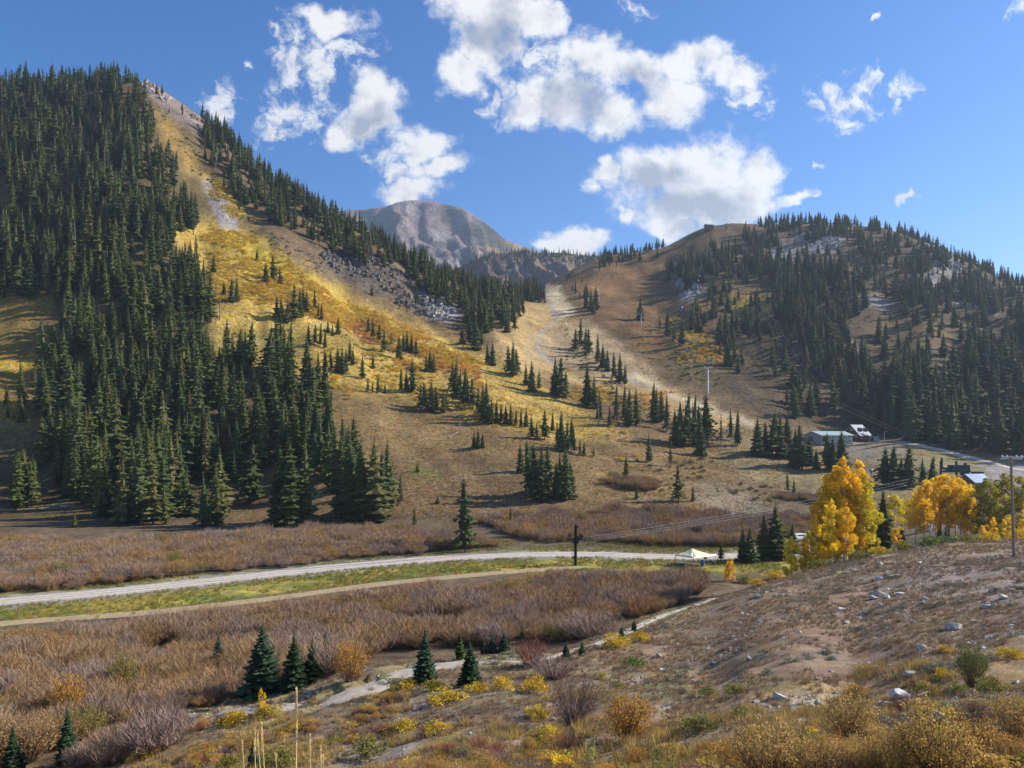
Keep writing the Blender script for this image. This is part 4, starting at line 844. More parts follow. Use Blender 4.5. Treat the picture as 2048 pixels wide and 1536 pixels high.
FOREST = [  # polygon of tree feet, density, height range in metres
 ([(-400, 220), (-100, 215), (0, 190), (130, 185), (200, 168), (265, 178), (300, 215), (305, 290), (352, 340), (362, 420), (396, 440), (400, 470), (340, 480), (400, 540), (425, 600), (430, 665), (400, 720), (500, 720), (540, 770), (600, 830), (650, 880), (700, 960), (690, 1010), (640, 960), (600, 935), (520, 950), (470, 960), (440, 1000), (440, 1035), (330, 1055), (200, 1045), (170, 1010), (110, 985), (60, 960), (110, 900), (60, 850), (70, 770), (130, 660), (100, 600), (-30, 600), (-400, 560)], 0.95, (13, 24)),
 ([(-400, 960), (-20, 950), (60, 965), (80, 1015), (-400, 1040)], 0.5, (12, 20)),
 ([(10, 790), (60, 790), (60, 845), (10, 845)], 0.9, (12, 16)),
 ([(520, 730), (600, 730), (650, 800), (660, 860), (600, 860), (540, 800)], 0.95, (16, 24)),
 ([(300, 180), (345, 195), (420, 245), (430, 285), (370, 262)], 0.10, (5, 9)),
 ([(405, 245), (500, 310), (600, 395), (700, 460), (780, 500), (860, 540), (940, 565), (1010, 590), (1075, 588), (1082, 608), (990, 640), (900, 620), (860, 590), (780, 545), (720, 520), (680, 520), (600, 480), (540, 440), (480, 400), (420, 330)], 0.95, (11, 19)),
 ([(880, 560), (1080, 585), (1080, 612), (1040, 640), (970, 665), (930, 640)], 0.6, (13, 19)),
 ([(640, 500), (860, 590), (880, 640), (760, 600), (660, 545)], 0.10, (6, 12)),
 ([(420, 300), (470, 380), (560, 470), (540, 480), (450, 400)], 0.12, (4, 8)),
 # right hill
 ([(1480, 468), (1560, 448), (1700, 450), (1850, 486), (1950, 535), (2060, 590), (2400, 700), (2400, 740), (2060, 640), (1900, 555), (1700, 492), (1500, 492)], 0.75, (9, 15)),
 ([(1330, 540), (1400, 520), (1470, 500), (1540, 505), (1540, 560), (1470, 600), (1440, 620), (1390, 600), (1340, 560)], 0.62, (11, 17)),
 ([(1540, 520), (1700, 545), (1740, 620), (1680, 650), (1740, 760), (1800, 860), (1720, 850), (1640, 790), (1610, 700), (1550, 640)], 0.85, (13, 20)),
 ([(1700, 780), (1790, 750), (1880, 780), (1950, 700), (2060, 660), (2400, 740), (2400, 930), (2050, 915), (1900, 900), (1800, 880), (1720, 850)], 0.9, (15, 24)),
 ([(1720, 500), (1860, 540), (1900, 600), (1880, 650), (1790, 620), (1730, 570)], 0.7, (11, 17)),
 ([(1900, 560), (2048, 625), (2100, 690), (1960, 730), (1890, 650)], 0.8, (12, 17)),
 ([(1740, 640), (1900, 650), (1880, 740), (1780, 750)], 0.34, (10, 16)),
 ([(1430, 640), (1500, 650), (1520, 720), (1480, 760), (1440, 710)], 0.55, (12, 18)),
 ([(1380, 600), (1440, 610), (1430, 680), (1390, 670)], 0.35, (12, 17)),
 ([(1550, 720), (1620, 770), (1640, 840), (1560, 840)], 0.5, (13, 18)),
 ([(1500, 660), (1700, 700), (1700, 800), (1600, 760)], 0.3, (8, 14)),
 ([(1420, 500), (1500, 470), (1900, 470), (1900, 650), (1400, 620)], 0.24, (8, 14)),
 ([(1200, 500), (1270, 492), (1330, 490), (1330, 512), (1210, 530)], 0.5, (8, 12)), ([(1425, 452), (1475, 455), (1475, 462), (1425, 462)], 0.15, (6, 8)),
 ([(1130, 560), (1170, 555), (1170, 600), (1140, 600)], 0.2, (8, 12)),
 ([(1200, 510), (1240, 520), (1230, 550), (1200, 545)], 0.3, (9, 13)),
]
X, Y, Z, px, py = candidates(26000, 192, 760)
dens = np.zeros(len(X)); hlo = np.full(len(X), 10.0); hhi = np.full(len(X), 14.0)
jx = (fbm(X / 16, Y / 16, 3, 3) - 0.5) * 40; jy = (fbm(X / 16, Y / 16, 4, 3) - 0.5) * 24
for poly, dn, (h0, h1) in FOREST:
    ins = sdf(poly, px + jx, py + jy) > 0; up = ins & (dn > dens)
    dens[up] = dn; hlo[up] = h0; hhi[up] = h1
clump = fbm(X / 13, Y / 13, 6, 3)
ok = rng.random(len(X)) < dens * np.clip((clump - 0.40) * 9 + (dens > 0.8) * 0.82, 0.03, 1.15)
# no tree on a hidden back slope, and none through a hand-set tree
X, Y, Z, px, py, hlo, hhi = (a[ok] for a in (X, Y, Z, px, py, hlo, hhi))
pl_ = np.array(placed); far_ok = np.array([np.min((pl_[:, 0] - x) ** 2 + (pl_[:, 1] - y) ** 2) > 4.5 for x, y in zip(X, Y)])
X, Y, Z, px, py, hlo, hhi = (a[far_ok] for a in (X, Y, Z, px, py, hlo, hhi))
H = hlo + (hhi - hlo) * rng.beta(2.2, 1.8, len(X)); H = np.where(rng.random(len(X)) < 0.28, H * rng.uniform(0.35, 0.75, len(X)), H)
kp = thin(X, Y, np.where(px < 760, 1.35 + H * 0.07, 1.6 + H * 0.09))
X, Y, Z, px, py, H = (a[kp] for a in (X, Y, Z, px, py, H))
def visible(X, Y, Z, top):
    """is the tree's top clear of the ground in front of it"""
    u = X / Y; v = (Z + top - CAMZ) / Y; vis = np.ones(len(X), bool)
    for f in np.linspace(0.25, 0.985, 60):
        y = Y * f; vis &= (gz(u * y, y) - CAMZ) / y < v
    return vis
vs = visible(X, Y, Z, H * 0.75); X, Y, Z, px, py, H = (a[vs] for a in (X, Y, Z, px, py, H))
size = H / Y
infr = (px > 5) & (px < 2043)
order = np.argsort(-(size * infr)); n_more = max(0, 300 - n_ind)
# the ones that show largest stand as trees of their own: those in front, not those behind others
front_score = np.zeros(len(X))
for i in order[:900]:
    top = HZ - FPX * (Z[i] + H[i] - CAMZ) / Y[i]
    cover = (np.abs(px - px[i]) < 9) & (Y < Y[i]) & (HZ - FPX * (Z + H - CAMZ) / Y < top + 0.45 * FPX * H[i] / Y[i])
    front_score[i] = size[i] * (0.35 ** cover.sum())
own = np.argsort(-front_score)[:n_more]; own_set = set(own.tolist())
for i in own:
    if px[i] < 720 and Y[i] < 300: lab, g = 'tall dark spruce packed in the front of the dense forest', 'spruces at the front of the dense forest'
    elif px[i] < 720: lab, g = 'sunlit spruce crowding the steep upper forest', 'spruces of the steep upper forest'
    elif px[i] > 1600 and Y[i] < 420: lab, g = 'blue-green spruce in the dim forest below the rocky hilltop', 'spruces of the dim lower hill forest'
    elif px[i] > 1300: lab, g = 'dark spruce scattered on the shaded brown hill', 'spruces scattered on the shaded hill'
    else: lab, g = 'spruce in the belt of trees along the ridge', 'spruces of the ridge belt'
    k = int(rng.integers(0, 7))
    tree_thing('spruce_tree', (X[i], Y[i], Z[i] - 0.3), H[i], CROWN[k], TRUNK[k], rng.uniform(0, 6.28), rng.uniform(1.1, 1.5), lab, 'tree', g)
rest = np.array([i for i in range(len(X)) if i not in own_set])
# one mesh per kind for the mass: crown and trunk together
def joined(a, b, name):
    me = bpy.data.meshes.new(name); va = [v.co[:] for v in a.vertices]; vb = [v.co[:] for v in b.vertices]; n = len(va)
    fa = [tuple(p.vertices) for p in a.polygons]; fb = [tuple(i + n for i in p.vertices) for p in b.polygons]
    me.from_pydata(va + vb, [], fa + fb); me.materials.append(a.materials[0]); me.materials.append(b.materials[0])
    me.polygons.foreach_set('material_index', [0] * len(fa) + [1] * len(fb)); me.update(); return me
FK = [joined(CROWN[i], TRUNK[i], 'forest_spruce') for i in range(8)] + [SNAG[0], SNAG[1]]
pick = rng.integers(0, 8, len(rest)); dead = (rng.random(len(rest)) < 0.035) & (px[rest] < 760); pick = np.where(dead, 8 + rng.integers(0, 2, len(rest)), pick)
wx = np.where(px[rest] < 760, rng.uniform(0.85, 1.45, len(rest)), rng.uniform(0.95, 1.65, len(rest)))
PF = np.stack([X[rest], Y[rest], Z[rest] - 0.3], -1); SF = np.stack([H[rest] * wx, H[rest] * wx, H[rest]], -1)
RF = np.stack([rng.normal(0, 0.035, len(rest)), rng.normal(0, 0.035, len(rest)), rng.uniform(0, 6.28, len(rest))], -1)
# the far ridge's trees
rx, ry, rz_, rpx, rpy, rT = (a.ravel() for a in RID)
sel = np.nonzero((rT > 0.80) & (rT <= 1.0) & (rpx > 930) & (rpx < 1330))[0]; wgt = (rT[sel] - 0.78) ** 2; s2 = rng.choice(sel, 420, p=wgt / wgt.sum())
fh = rng.uniform(7, 13, len(s2))
PF = np.concatenate([PF, np.stack([rx[s2] + rng.uniform(-3, 3, len(s2)), ry[s2], rz_[s2] - 0.5], -1)]); SF = np.concatenate([SF, np.stack([fh, fh, fh], -1)])
RF = np.concatenate([RF, np.stack([fh * 0, fh * 0, rng.uniform(0, 6, len(s2))], -1)]); pick = np.concatenate([pick, rng.integers(0, 7, len(s2))])
print('trees: hand', n_ind, 'own', len(own), 'mass', len(PF))
gn_scatter('spruce_forest', FK, PF, RF, SF, pick, 'dark spruce forest covering the mountainsides and the far ridge', 'forest')

# ------------------------------------------------------------------ shrubs
def ribbon(V, F, pts, w0, w1, ang):
    """thin flat stem through pts"""
    n = len(pts); i0 = len(V); cx, cy = math.cos(ang), math.sin(ang)
    for i, p in enumerate(pts):
        w = w0 + (w1 - w0) * i / (n - 1)
        V.append((p[0] - cx * w, p[1] - cy * w, p[2])); V.append((p[0] + cx * w, p[1] + cy * w, p[2]))
    for i in range(n - 1): F.append((i0 + 2 * i, i0 + 2 * i + 1, i0 + 2 * i + 3, i0 + 2 * i + 2))
def willow(seed, n=150, w=0.010, spread=0.75, twigs=3):
    """bare many-stemmed shrub, unit height"""
    rr = random.Random(seed); V = []; F = []
    for i in range(n):
        a = rr.uniform(0, 6.28); t = math.sqrt(rr.random()); r0 = 0.16 * t; out = spread * (0.15 + 0.85 * t) * rr.uniform(0.7, 1.1); h = (1 - 0.38 * t * t) * rr.uniform(0.68, 1.05)
        ca, sa = math.cos(a), math.sin(a); b = rr.uniform(-0.08, 0.08)
        p = [(ca * r0, sa * r0, -0.03), (ca * (r0 + out * 0.32) - sa * b, sa * (r0 + out * 0.32) + ca * b, h * 0.45), (ca * (r0 + out * 0.62), sa * (r0 + out * 0.62), h * 0.78), (ca * out, sa * out, h)]
        ribbon(V, F, p, w, w * 0.3, rr.uniform(0, 3.14))
        for k in range(twigs):
            s = rr.choice((1, 2)); q0 = p[s]; q1 = p[s + 1]; f = rr.random(); q = [q0[j] + (q1[j] - q0[j]) * f for j in range(3)]
            d = rr.uniform(0, 6.28); l = rr.uniform(0.12, 0.26)
            ribbon(V, F, [q, (q[0] + math.cos(d) * l * 0.55, q[1] + math.sin(d) * l * 0.55, q[2] + l * 0.8)], w * 0.6, w * 0.2, rr.uniform(0, 3.14))
    return V, F
def leaves(V, F, c, rad, n, s, rr, flat=1.0, dome=False):
    for i in range(n):
        while True:
            x, y, z = rr.uniform(-1, 1), rr.uniform(-1, 1), rr.uniform(0 if dome else -1, 1)
            d = x * x + y * y + z * z
            if d < 1 and (d > 0.3 or rr.random() < 0.45): break
        p = Vector((c[0] + x * rad[0], c[1] + y * rad[1], c[2] + z * rad[2]))
        q = Vector((rr.gauss(0, 1), rr.gauss(0, 1), rr.gauss(0, 1))).normalized(); u = q.orthogonal().normalized(); u = (Matrix.Rotation(rr.uniform(0, 6.28), 3, q) @ u); v = q.cross(u)
        a = s * rr.uniform(0.6, 1.3); b = a * rr.uniform(0.45, 0.8); i0 = len(V)
        V.extend([p - u * a, p + v * b, p + u * a, p - v * b]); F.append((i0, i0 + 1, i0 + 2, i0 + 3))
def leafy(seed, n=520, s=0.035, spread=0.62, stems=26):
    """rounded leafy shrub of unit height: a dome of lobes on short stems -> (stems, leaves)"""
    rr = random.Random(seed); V = []; F = []; SV = []; SF = []
    lobes = 9
    for i in range(lobes):
        a = 6.28 * i / lobes + rr.uniform(-.4, .4); t = rr.uniform(0.25, 1.0) if i else 0.0; c = (math.cos(a) * spread * t * .8, math.sin(a) * spread * t * .8, 0.52 - 0.25 * t + rr.uniform(-.06, .1))
        r = rr.uniform(0.20, 0.34); leaves(V, F, c, (r, r, r * rr.uniform(0.9, 1.3)), n // lobes, s, rr)
    leaves(V, F, (0, 0, 0.05), (spread * 0.95, spread * 0.95, 0.5), n // 3, s, rr, dome=True)
    for i in range(stems):
        a = rr.uniform(0, 6.28); t = math.sqrt(rr.random()); o = spread * t
        ribbon(SV, SF, [(0.1 * t * math.cos(a), 0.1 * t * math.sin(a), -0.03), (0.6 * o * math.cos(a), 0.6 * o * math.sin(a), 0.4), (o * math.cos(a), o * math.sin(a), (0.95 - 0.45 * t * t) * rr.uniform(.8, 1.1))], 0.010, 0.003, rr.uniform(0, 3.14))
    return (SV, SF), (V, F)
def wispy(seed, n=3400, s=0.020, spread=0.7, stems=190):
    """upright willow with leaves still on its stems -> (stems, leaves)"""
    rr = random.Random(seed); SV, SF = willow(seed, stems, 0.007, spread, 2); V = []; F = []
    k = len(SV)
    for i in range(n):
        p = SV[rr.randrange(k)]
        if p[2] < 0.25 and rr.random() < 0.8: continue
        q = (p[0] + rr.gauss(0, .03), p[1] + rr.gauss(0, .03), p[2] + rr.gauss(0, .03))
        leaves(V, F, q, (.02, .02, .03), 1, s, rr)
    return (SV, SF), (V, F)
M_WILLOW = foliage('willow_stems', [(0.235, 0.158, 0.118), (0.31, 0.225, 0.175), (0.34, 0.215, 0.105), (0.285, 0.215, 0.18), (0.36, 0.215, 0.085), (0.25, 0.175, 0.13), (0.34, 0.25, 0.215)], 0.8, 0.0, 0.5, patch_scale=0.06)
M_WSTEM = foliage('shrub_stems', [(0.20, 0.13, 0.08), (0.26, 0.17, 0.10)], 0.8, 0.0)
M_MAUVE = foliage('mauve_stems', [(0.20, 0.138, 0.12), (0.235, 0.165, 0.135)], 0.8, 0.0)
M_RED = foliage('reddish_stems', [(0.30, 0.14, 0.09), (0.24, 0.10, 0.08)], 0.8, 0.0)
M_YEL = foliage('yellow_leaves', [(0.56, 0.37, 0.03), (0.62, 0.43, 0.035), (0.52, 0.39, 0.05)], 0.6, 0.35)
M_ORA = foliage('orange_leaves', [(0.54, 0.27, 0.05), (0.58, 0.32, 0.05), (0.50, 0.25, 0.055)], 0.6, 0.35)
M_TANL = foliage('tan_gold_leaves', [(0.54, 0.36, 0.09), (0.48, 0.33, 0.11), (0.56, 0.33, 0.075)], 0.6, 0.35)
M_OLI = foliage('olive_leaves', [(0.20, 0.20, 0.045), (0.25, 0.22, 0.04), (0.16, 0.18, 0.05)], 0.6, 0.3)
M_GRE = foliage('green_leaves', [(0.10, 0.17, 0.03), (0.13, 0.19, 0.035)], 0.6, 0.3)
M_ORH = foliage('hill_orange_leaves', [(0.62, 0.33, 0.05), (0.66, 0.40, 0.06), (0.60, 0.30, 0.055), (0.64, 0.43, 0.06)], 0.6, 0.35, 0.5, patch_scale=0.05)
M_WTAN = foliage('faded_willow_leaves', [(0.36, 0.23, 0.08), (0.33, 0.22, 0.10), (0.40, 0.23, 0.06)], 0.7, 0.3)
M_PINK = foliage('russet_leaves', [(0.42, 0.16, 0.07), (0.40, 0.19, 0.09)], 0.6, 0.3)
M_DGRE = foliage('dark_green_leaves', [(0.035, 0.055, 0.02), (0.055, 0.075, 0.025)], 0.7, 0.15)
WIL = [mesh_np('willow', *willow(10 + i, 330, 0.0075, sp, 4), M_WILLOW) for i, sp in enumerate((0.72, 0.85, 0.95, 0.8, 1.0, 0.76))]
LEAFY = [leafy(40 + i, 620, 0.042) for i in range(4)]; WISPY = [wispy(60 + i) for i in range(4)]; BARE = [willow(80 + i, 240, 0.006, 0.8, 4) for i in range(3)]
LOWS = [leafy(90 + i, 300, 0.06, 0.75, 8) for i in range(3)]
def both(lv, lm, sm, name):
    (SV, SF), (V, F) = lv; n = len(V)
    me = bpy.data.meshes.new(name); me.from_pydata([tuple(v) for v in V] + [tuple(v) for v in SV], [], F + [tuple(i + n for i in f) for f in SF])
    me.materials.append(lm); me.materials.append(sm); me.polygons.foreach_set('material_index', [0] * len(F) + [1] * len(SF)); me.update(); return me

# willow thicket on the valley floor
def road_dist(X, Y, which=('gravel_road', 'dirt_track', 'gravel_path')):
    d = np.full(len(X), 1e9)
    for nm, pts, w, k in road_lines:
        if nm not in which: continue
        for p in pts[::3]: d = np.minimum(d, np.hypot(X - p.x, Y - p.y) - w / 2)
    return d
X, Y, Z, px, py = candidates(60000, 46, 235, -330, 1680)
W1 = [(-400, 1306), (0, 1294), (300, 1268), (560, 1234), (760, 1207), (920, 1189), (1060, 1175), (1200, 1164), (1330, 1159), (1400, 1165), (1420, 1182), (1370, 1208), (1300, 1228), (1230, 1250), (1190, 1285), (1040, 1292), (960, 1296), (760, 1302), (700, 1330), (640, 1362), (480, 1400), (400, 1432), (350, 1470), (310, 1560), (-400, 1560)]
W2 = [(-400, 1080), (0, 1086), (180, 1090), (320, 1088), (480, 1078), (640, 1066), (780, 1056), (850, 1064), (900, 1074), (960, 1080), (1010, 1095), (960, 1100), (850, 1108), (700, 1120), (500, 1140), (250, 1166), (0, 1188), (-400, 1230)]
W3 = [(960, 1045), (1040, 1034), (1200, 1026), (1350, 1022), (1500, 1040), (1640, 1030), (1640, 1070), (1480, 1092), (1300, 1092), (1180, 1088), (1080, 1088), (1040, 1075), (1000, 1060), (950, 1055)]
W4 = [(1460, 920), (1560, 960), (1640, 985), (1720, 990), (1700, 1010), (1560, 1000), (1470, 960)]
W5 = [(1200, 935), (1290, 925), (1330, 960), (1280, 985), (1200, 965)]
jx = (fbm(X / 6, Y / 6, 13, 3) - 0.5) * 50; jy = (fbm(X / 6, Y / 6, 14, 3) - 0.5) * 16
m1 = np.clip(sdf(W1, px + jx, py + jy) / 6, 0, 1) * (Y > 46); m2 = np.clip(sdf(W2, px + jx, py + jy) / 4, 0, 1); m3 = np.clip(sdf(W3, px + jx, py + jy) / 4, 0, 1); m45 = np.maximum(sdf(W4, px + jx, py + jy), sdf(W5, px + jx, py + jy)) > 0
gap = fbm(X / 7, Y / 7, 15, 3)
keep = ((m1 > 0.4) | (m2 > 0.4) | (m3 > 0.4) | (m45 & (rng.random(len(X)) < 0.5))) & (gap > 0.30) & (road_dist(X, Y) > 1.1)
pl_ = np.array(placed); near = np.array([np.min((pl_[:, 0] - x) ** 2 + (pl_[:, 1] - y) ** 2) for x, y in zip(X, Y)]); keep &= near > 1.6
X, Y, Z, px, py = (a[keep] for a in (X, Y, Z, px, py))
hs = 1.3 + 2.0 * fbm(X / 7, Y / 7, 16, 3) + rng.uniform(-0.5, 0.6, len(X)); edge = road_dist(X, Y); hs *= np.clip(0.55 + edge * 0.10, 0.55, 1)
hs = np.where(Y > 130, hs * (0.6 + 0.8 * fbm(X / 4, Y / 6, 19, 2)), hs)
kp = thin(X, Y, 0.78 * hs); X, Y, Z, hs = (a[kp] for a in (X, Y, Z, hs)); n = len(X)
print('willows', n)
pick = rng.integers(0, 6, n); lf = fbm(X / 6, Y / 6, 63, 2) + rng.uniform(-0.12, 0.12, n); pick = np.where(lf > 0.71, 6 + rng.integers(0, 4, n), pick); ww = rng.uniform(0.95, 1.45, n)
gn_scatter('willow_thicket', WIL + [both(WISPY[0], M_WTAN, M_WSTEM, 'tan_willow'), both(WISPY[1], M_OLI, M_WSTEM, 'olive_willow'), both(WISPY[2], M_WTAN, M_WSTEM, 'brown_willow'), both(WISPY[3], M_TANL, M_WSTEM, 'gold_willow')], np.stack([X, Y, Z], -1), np.stack([rng.normal(0, .06, n), rng.normal(0, .06, n), rng.uniform(0, 6.28, n)], -1), np.stack([hs * ww, hs * ww, hs], -1), pick,
           'leafless mauve and tan willow thicket filling the valley floor', 'willow thicket')

# shrub cover of the hillsides
def cover(name, protos, polys, n, hr, label, cat, y0=190, y1=620, clus=0.5, cs=14, p0=-50, p1=2100, seed=1, spacing=0.9, flat=1.5):
    X, Y, Z, px, py = candidates(n, y0, y1, p0, p1)
    jx = (fbm(X / 12, Y / 12, 23 + seed, 3) - 0.5) * 40; jy = (fbm(X / 12, Y / 12, 24 + seed, 3) - 0.5) * 20
    d = np.zeros(len(X))
    for poly, dn in polys: d = np.maximum(d, dn * (sdf(poly, px + jx, py + jy) > 0))
    k = (rng.random(len(X)) < d) & (fbm(X / cs, Y / cs, 25 + seed, 3) > clus) & (road_dist(X, Y, ('access_road', 'gravel_road', 'dirt_track', 'gravel_path')) > 0.8)
    X, Y, Z = X[k], Y[k], Z[k]; h = rng.uniform(hr[0], hr[1], len(X)); kp = thin(X, Y, h * spacing); X, Y, Z, h = (a[kp] for a in (X, Y, Z, h)); m = len(X)
    w = rng.uniform(0.9, flat, m)
    gn_scatter(name, protos, np.stack([X, Y, Z - 0.05], -1), np.stack([rng.normal(0, .08, m), rng.normal(0, .08, m), rng.uniform(0, 6.28, m)], -1), np.stack([h * w, h * w, h], -1), rng.integers(0, len(protos), m), label, cat)
    print(name, m)
cover('yellow_shrubs', [both(l, M_YEL, M_WSTEM, 'yellow_shrub') for l in LOWS] + [both(LOWS[0], M_TANL, M_WSTEM, 'tan_shrub')],
      [([(420, 450), (500, 470), (640, 565), (760, 635), (900, 700), (1000, 730), (900, 740), (700, 660), (560, 610), (430, 600), (400, 480)], 0.9), ([(640, 690), (900, 720), (1000, 780), (1000, 860), (700, 760)], 0.16), ([(400, 345), (440, 370), (490, 430), (470, 440), (420, 390)], 1.0), ([(1130, 730), (1230, 790), (1220, 830), (1130, 790)], 0.4), ([(1340, 640), (1420, 640), (1430, 720), (1360, 730)], 0.3), ([(1000, 800), (1300, 880), (1300, 960), (1000, 860)], 0.05), ([(640, 740), (700, 770), (700, 800), (640, 780)], 0.5)],
      90000, (0.7, 1.8), 'low yellow shrubs spread over the sunny mountain slope', 'shrubs', clus=0.40, seed=1, p0=390, p1=1440, spacing=0.65)
cover('orange_shrubs', [both(l, M_ORH, M_WSTEM, 'orange_shrub') for l in LOWS],
      [([(560, 545), (680, 590), (860, 680), (960, 735), (960, 770), (780, 720), (640, 640), (530, 610), (480, 590)], 0.55), ([(700, 640), (770, 640), (800, 700), (720, 700)], 0.8), ([(780, 720), (830, 720), (830, 745), (780, 745)], 0.9), ([(1380, 690), (1440, 690), (1460, 730), (1390, 720)], 0.4), ([(1230, 800), (1340, 780), (1340, 830), (1240, 830)], 0.35)],
      90000, (0.9, 2.3), 'orange and russet shrubs in clumps across the slope', 'shrubs', clus=0.51, cs=7, seed=5, p0=470, p1=1470)
cover('russet_shrubs', [both(l, M_PINK, M_WSTEM, 'russet_shrub') for l in LOWS], [([(690, 632), (770, 636), (790, 690), (720, 690)], 0.9), ([(800, 690), (960, 740), (940, 770), (820, 720)], 0.3)], 60000, (0.8, 1.8), 'reddish shrubs in one patch low on the gold slope', 'shrubs', clus=0.42, cs=8, seed=15, p0=670, p1=1330)
cover('dark_scrub', [both(l, M_DGRE, M_WSTEM, 'dark_scrub_bush') for l in LOWS] + [both(LOWS[1], M_OLI, M_WSTEM, 'olive_bush')],
      [([(270, 190), (340, 220), (460, 350), (560, 470), (700, 560), (640, 560), (500, 470), (400, 360)], 0.35), ([(1120, 640), (1200, 740), (1280, 800), (1240, 810), (1140, 720)], 0.5), ([(1270, 660), (1420, 660), (1440, 780), (1300, 740)], 0.45), ([(1380, 560), (1700, 560), (1700, 760), (1420, 740)], 0.22), ([(1720, 500), (2000, 600), (2000, 780), (1720, 760)], 0.14), ([(860, 580), (940, 600), (960, 680), (880, 660)], 0.3), ([(1240, 900), (1420, 920), (1420, 990), (1260, 980)], 0.2), ([(1420, 960), (1560, 980), (1560, 1010), (1420, 1000)], 0.3), ([(430, 600), (900, 720), (900, 790), (430, 720)], 0.08), ([(700, 500), (860, 590), (860, 650), (700, 570)], 0.3)],
      40000, (0.6, 1.6), 'low dark green scrub dotted over the hillsides', 'scrub', clus=0.46, cs=11, seed=9)
# grass along the road and tufts on the meadows
def tuft(seed, n=26, spread=0.55, w=0.02):
    rr = random.Random(seed); V = []; F = []
    for i in range(n):
        a = rr.uniform(0, 6.28); r = 0.22 * math.sqrt(rr.random()); o = r + spread * rr.random() * 0.7; h = rr.uniform(0.5, 1.0); b = rr.uniform(0, 6.28); i0 = len(V)
        V.extend([(r * math.cos(a) - w * math.cos(b), r * math.sin(a) - w * math.sin(b), -.04), (r * math.cos(a) + w * math.cos(b), r * math.sin(a) + w * math.sin(b), -.04), (o * math.cos(a), o * math.sin(a), h)]); F.append((i0, i0 + 1, i0 + 2))
    return V, F
M_DRY = foliage('dry_grass', [(0.26, 0.175, 0.10), (0.32, 0.22, 0.12), (0.23, 0.155, 0.105), (0.36, 0.27, 0.15)], 0.85, 0.15, 0.4, patch_scale=0.12)
M_VERGE = foliage('verge_grass', [(0.30, 0.235, 0.05), (0.19, 0.20, 0.04), (0.36, 0.27, 0.075), (0.14, 0.18, 0.04)], 0.8, 0.2, 0.6, patch_scale=0.10)
M_SAGE = foliage('sage_leaves', [(0.22, 0.205, 0.14), (0.26, 0.24, 0.17)], 0.85, 0.1)
M_STRAW = foliage('meadow_grass', [(0.25, 0.17, 0.07), (0.32, 0.22, 0.07), (0.20, 0.135, 0.065)], 0.85, 0.15, 0.5, patch_scale=0.05)
TUFT = [tuft(i) for i in range(4)]
def gscatter(name, protos, X, Y, h, w, label, cat):
    Z = gz(X, Y); m = len(X)
    gn_scatter(name, protos, np.stack([X, Y, Z], -1), np.stack([rng.normal(0, .1, m), rng.normal(0, .1, m), rng.uniform(0, 6.28, m)], -1), np.stack([h * w, h * w, h], -1), rng.integers(0, len(protos), m), label, cat); print(name, m)
X, Y, Z, px, py = candidates(90000, 12, 112, -100, 2160)
k = (Z > 1.4) & (road_dist(X, Y, ('gravel_path',)) > 0.05) & (fbm(X / 2.4, Y / 2.4, 44, 3) > 0.40); X, Y = X[k], Y[k]
h = rng.uniform(0.09, 0.30, len(X))
gscatter('dry_grass', [mesh_np('dry_tuft', *t, M_DRY) for t in TUFT], X, Y, h, rng.uniform(1.0, 1.8, len(X)), 'brown dry grass tufts covering the near stony slope', 'grass')
X, Y, Z, px, py = candidates(26000, 13, 60, -100, 2160)
k = (Z > 2.5) & (py > 1330) & (road_dist(X, Y, ('gravel_path',)) > 0.3) & (fbm(X / 3, Y / 3, 46, 3) + np.clip((py - 1480) / 500, -.2, .1) > 0.52); X, Y = X[k], Y[k]; h = rng.uniform(0.18, 0.48, len(X))
gscatter('golden_grass', [mesh_np('golden_tuft', *t, foliage('golden_grass_blades', [(0.40, 0.28, 0.11), (0.46, 0.32, 0.10), (0.34, 0.25, 0.12)], .85, .2)) for t in TUFT], X, Y, h, rng.uniform(0.9, 1.6, len(X)), 'ragged golden grass patches low on the near slope', 'grass')
X, Y, Z, px, py = candidates(16000, 13, 62, 250, 2160)
k = (Z > 2.5) & (py > 1340) & (road_dist(X, Y, ('gravel_path',)) > 0.5) & (fbm(X / 3.5, Y / 3.5, 45, 3) + np.clip((py - 1460) / 400, -.3, .12) + np.clip((px - 1500) / 3000, -.05, .1) > 0.56); X, Y = X[k], Y[k]; kp = thin(X, Y, 0.35); X, Y = X[kp], Y[kp]; h = rng.uniform(0.15, 0.5, len(X))
gscatter('low_brush', [both(LOWS[0], M_YEL, M_WSTEM, 'yellow_brush'), both(LOWS[1], M_TANL, M_WSTEM, 'tan_brush'), both(LOWS[2], M_OLI, M_WSTEM, 'olive_brush'), mesh_np('red_brush', *BARE[0], M_RED), mesh_np('mauve_brush', *BARE[1], M_MAUVE), both(WISPY[0], M_TANL, M_WSTEM, 'wispy_brush'), both(WISPY[1], M_ORA, M_WSTEM, 'rust_brush')], X, Y, h, rng.uniform(0.9, 1.8, len(X)), 'mixed rust, yellow and olive low brush along the lower slope', 'brush')
X, Y, Z, px, py = candidates(9000, 14, 100, -100, 2160)
k = (Z > 1.6) & (road_dist(X, Y, ('gravel_path',)) > 0.2) & (fbm(X / 4, Y / 4, 47, 3) > 0.61); X, Y = X[k], Y[k]; h = rng.uniform(0.12, 0.32, len(X))
gscatter('sagebrush', [both(l, M_SAGE, M_WSTEM, 'sage_clump') for l in LOWS], X, Y, h, rng.uniform(1.2, 2.2, len(X)), 'pale grey-green low sage clumps on the near slope', 'ground cover')
X, Y, Z, px, py = candidates(60000, 80, 190, -200, 1560)
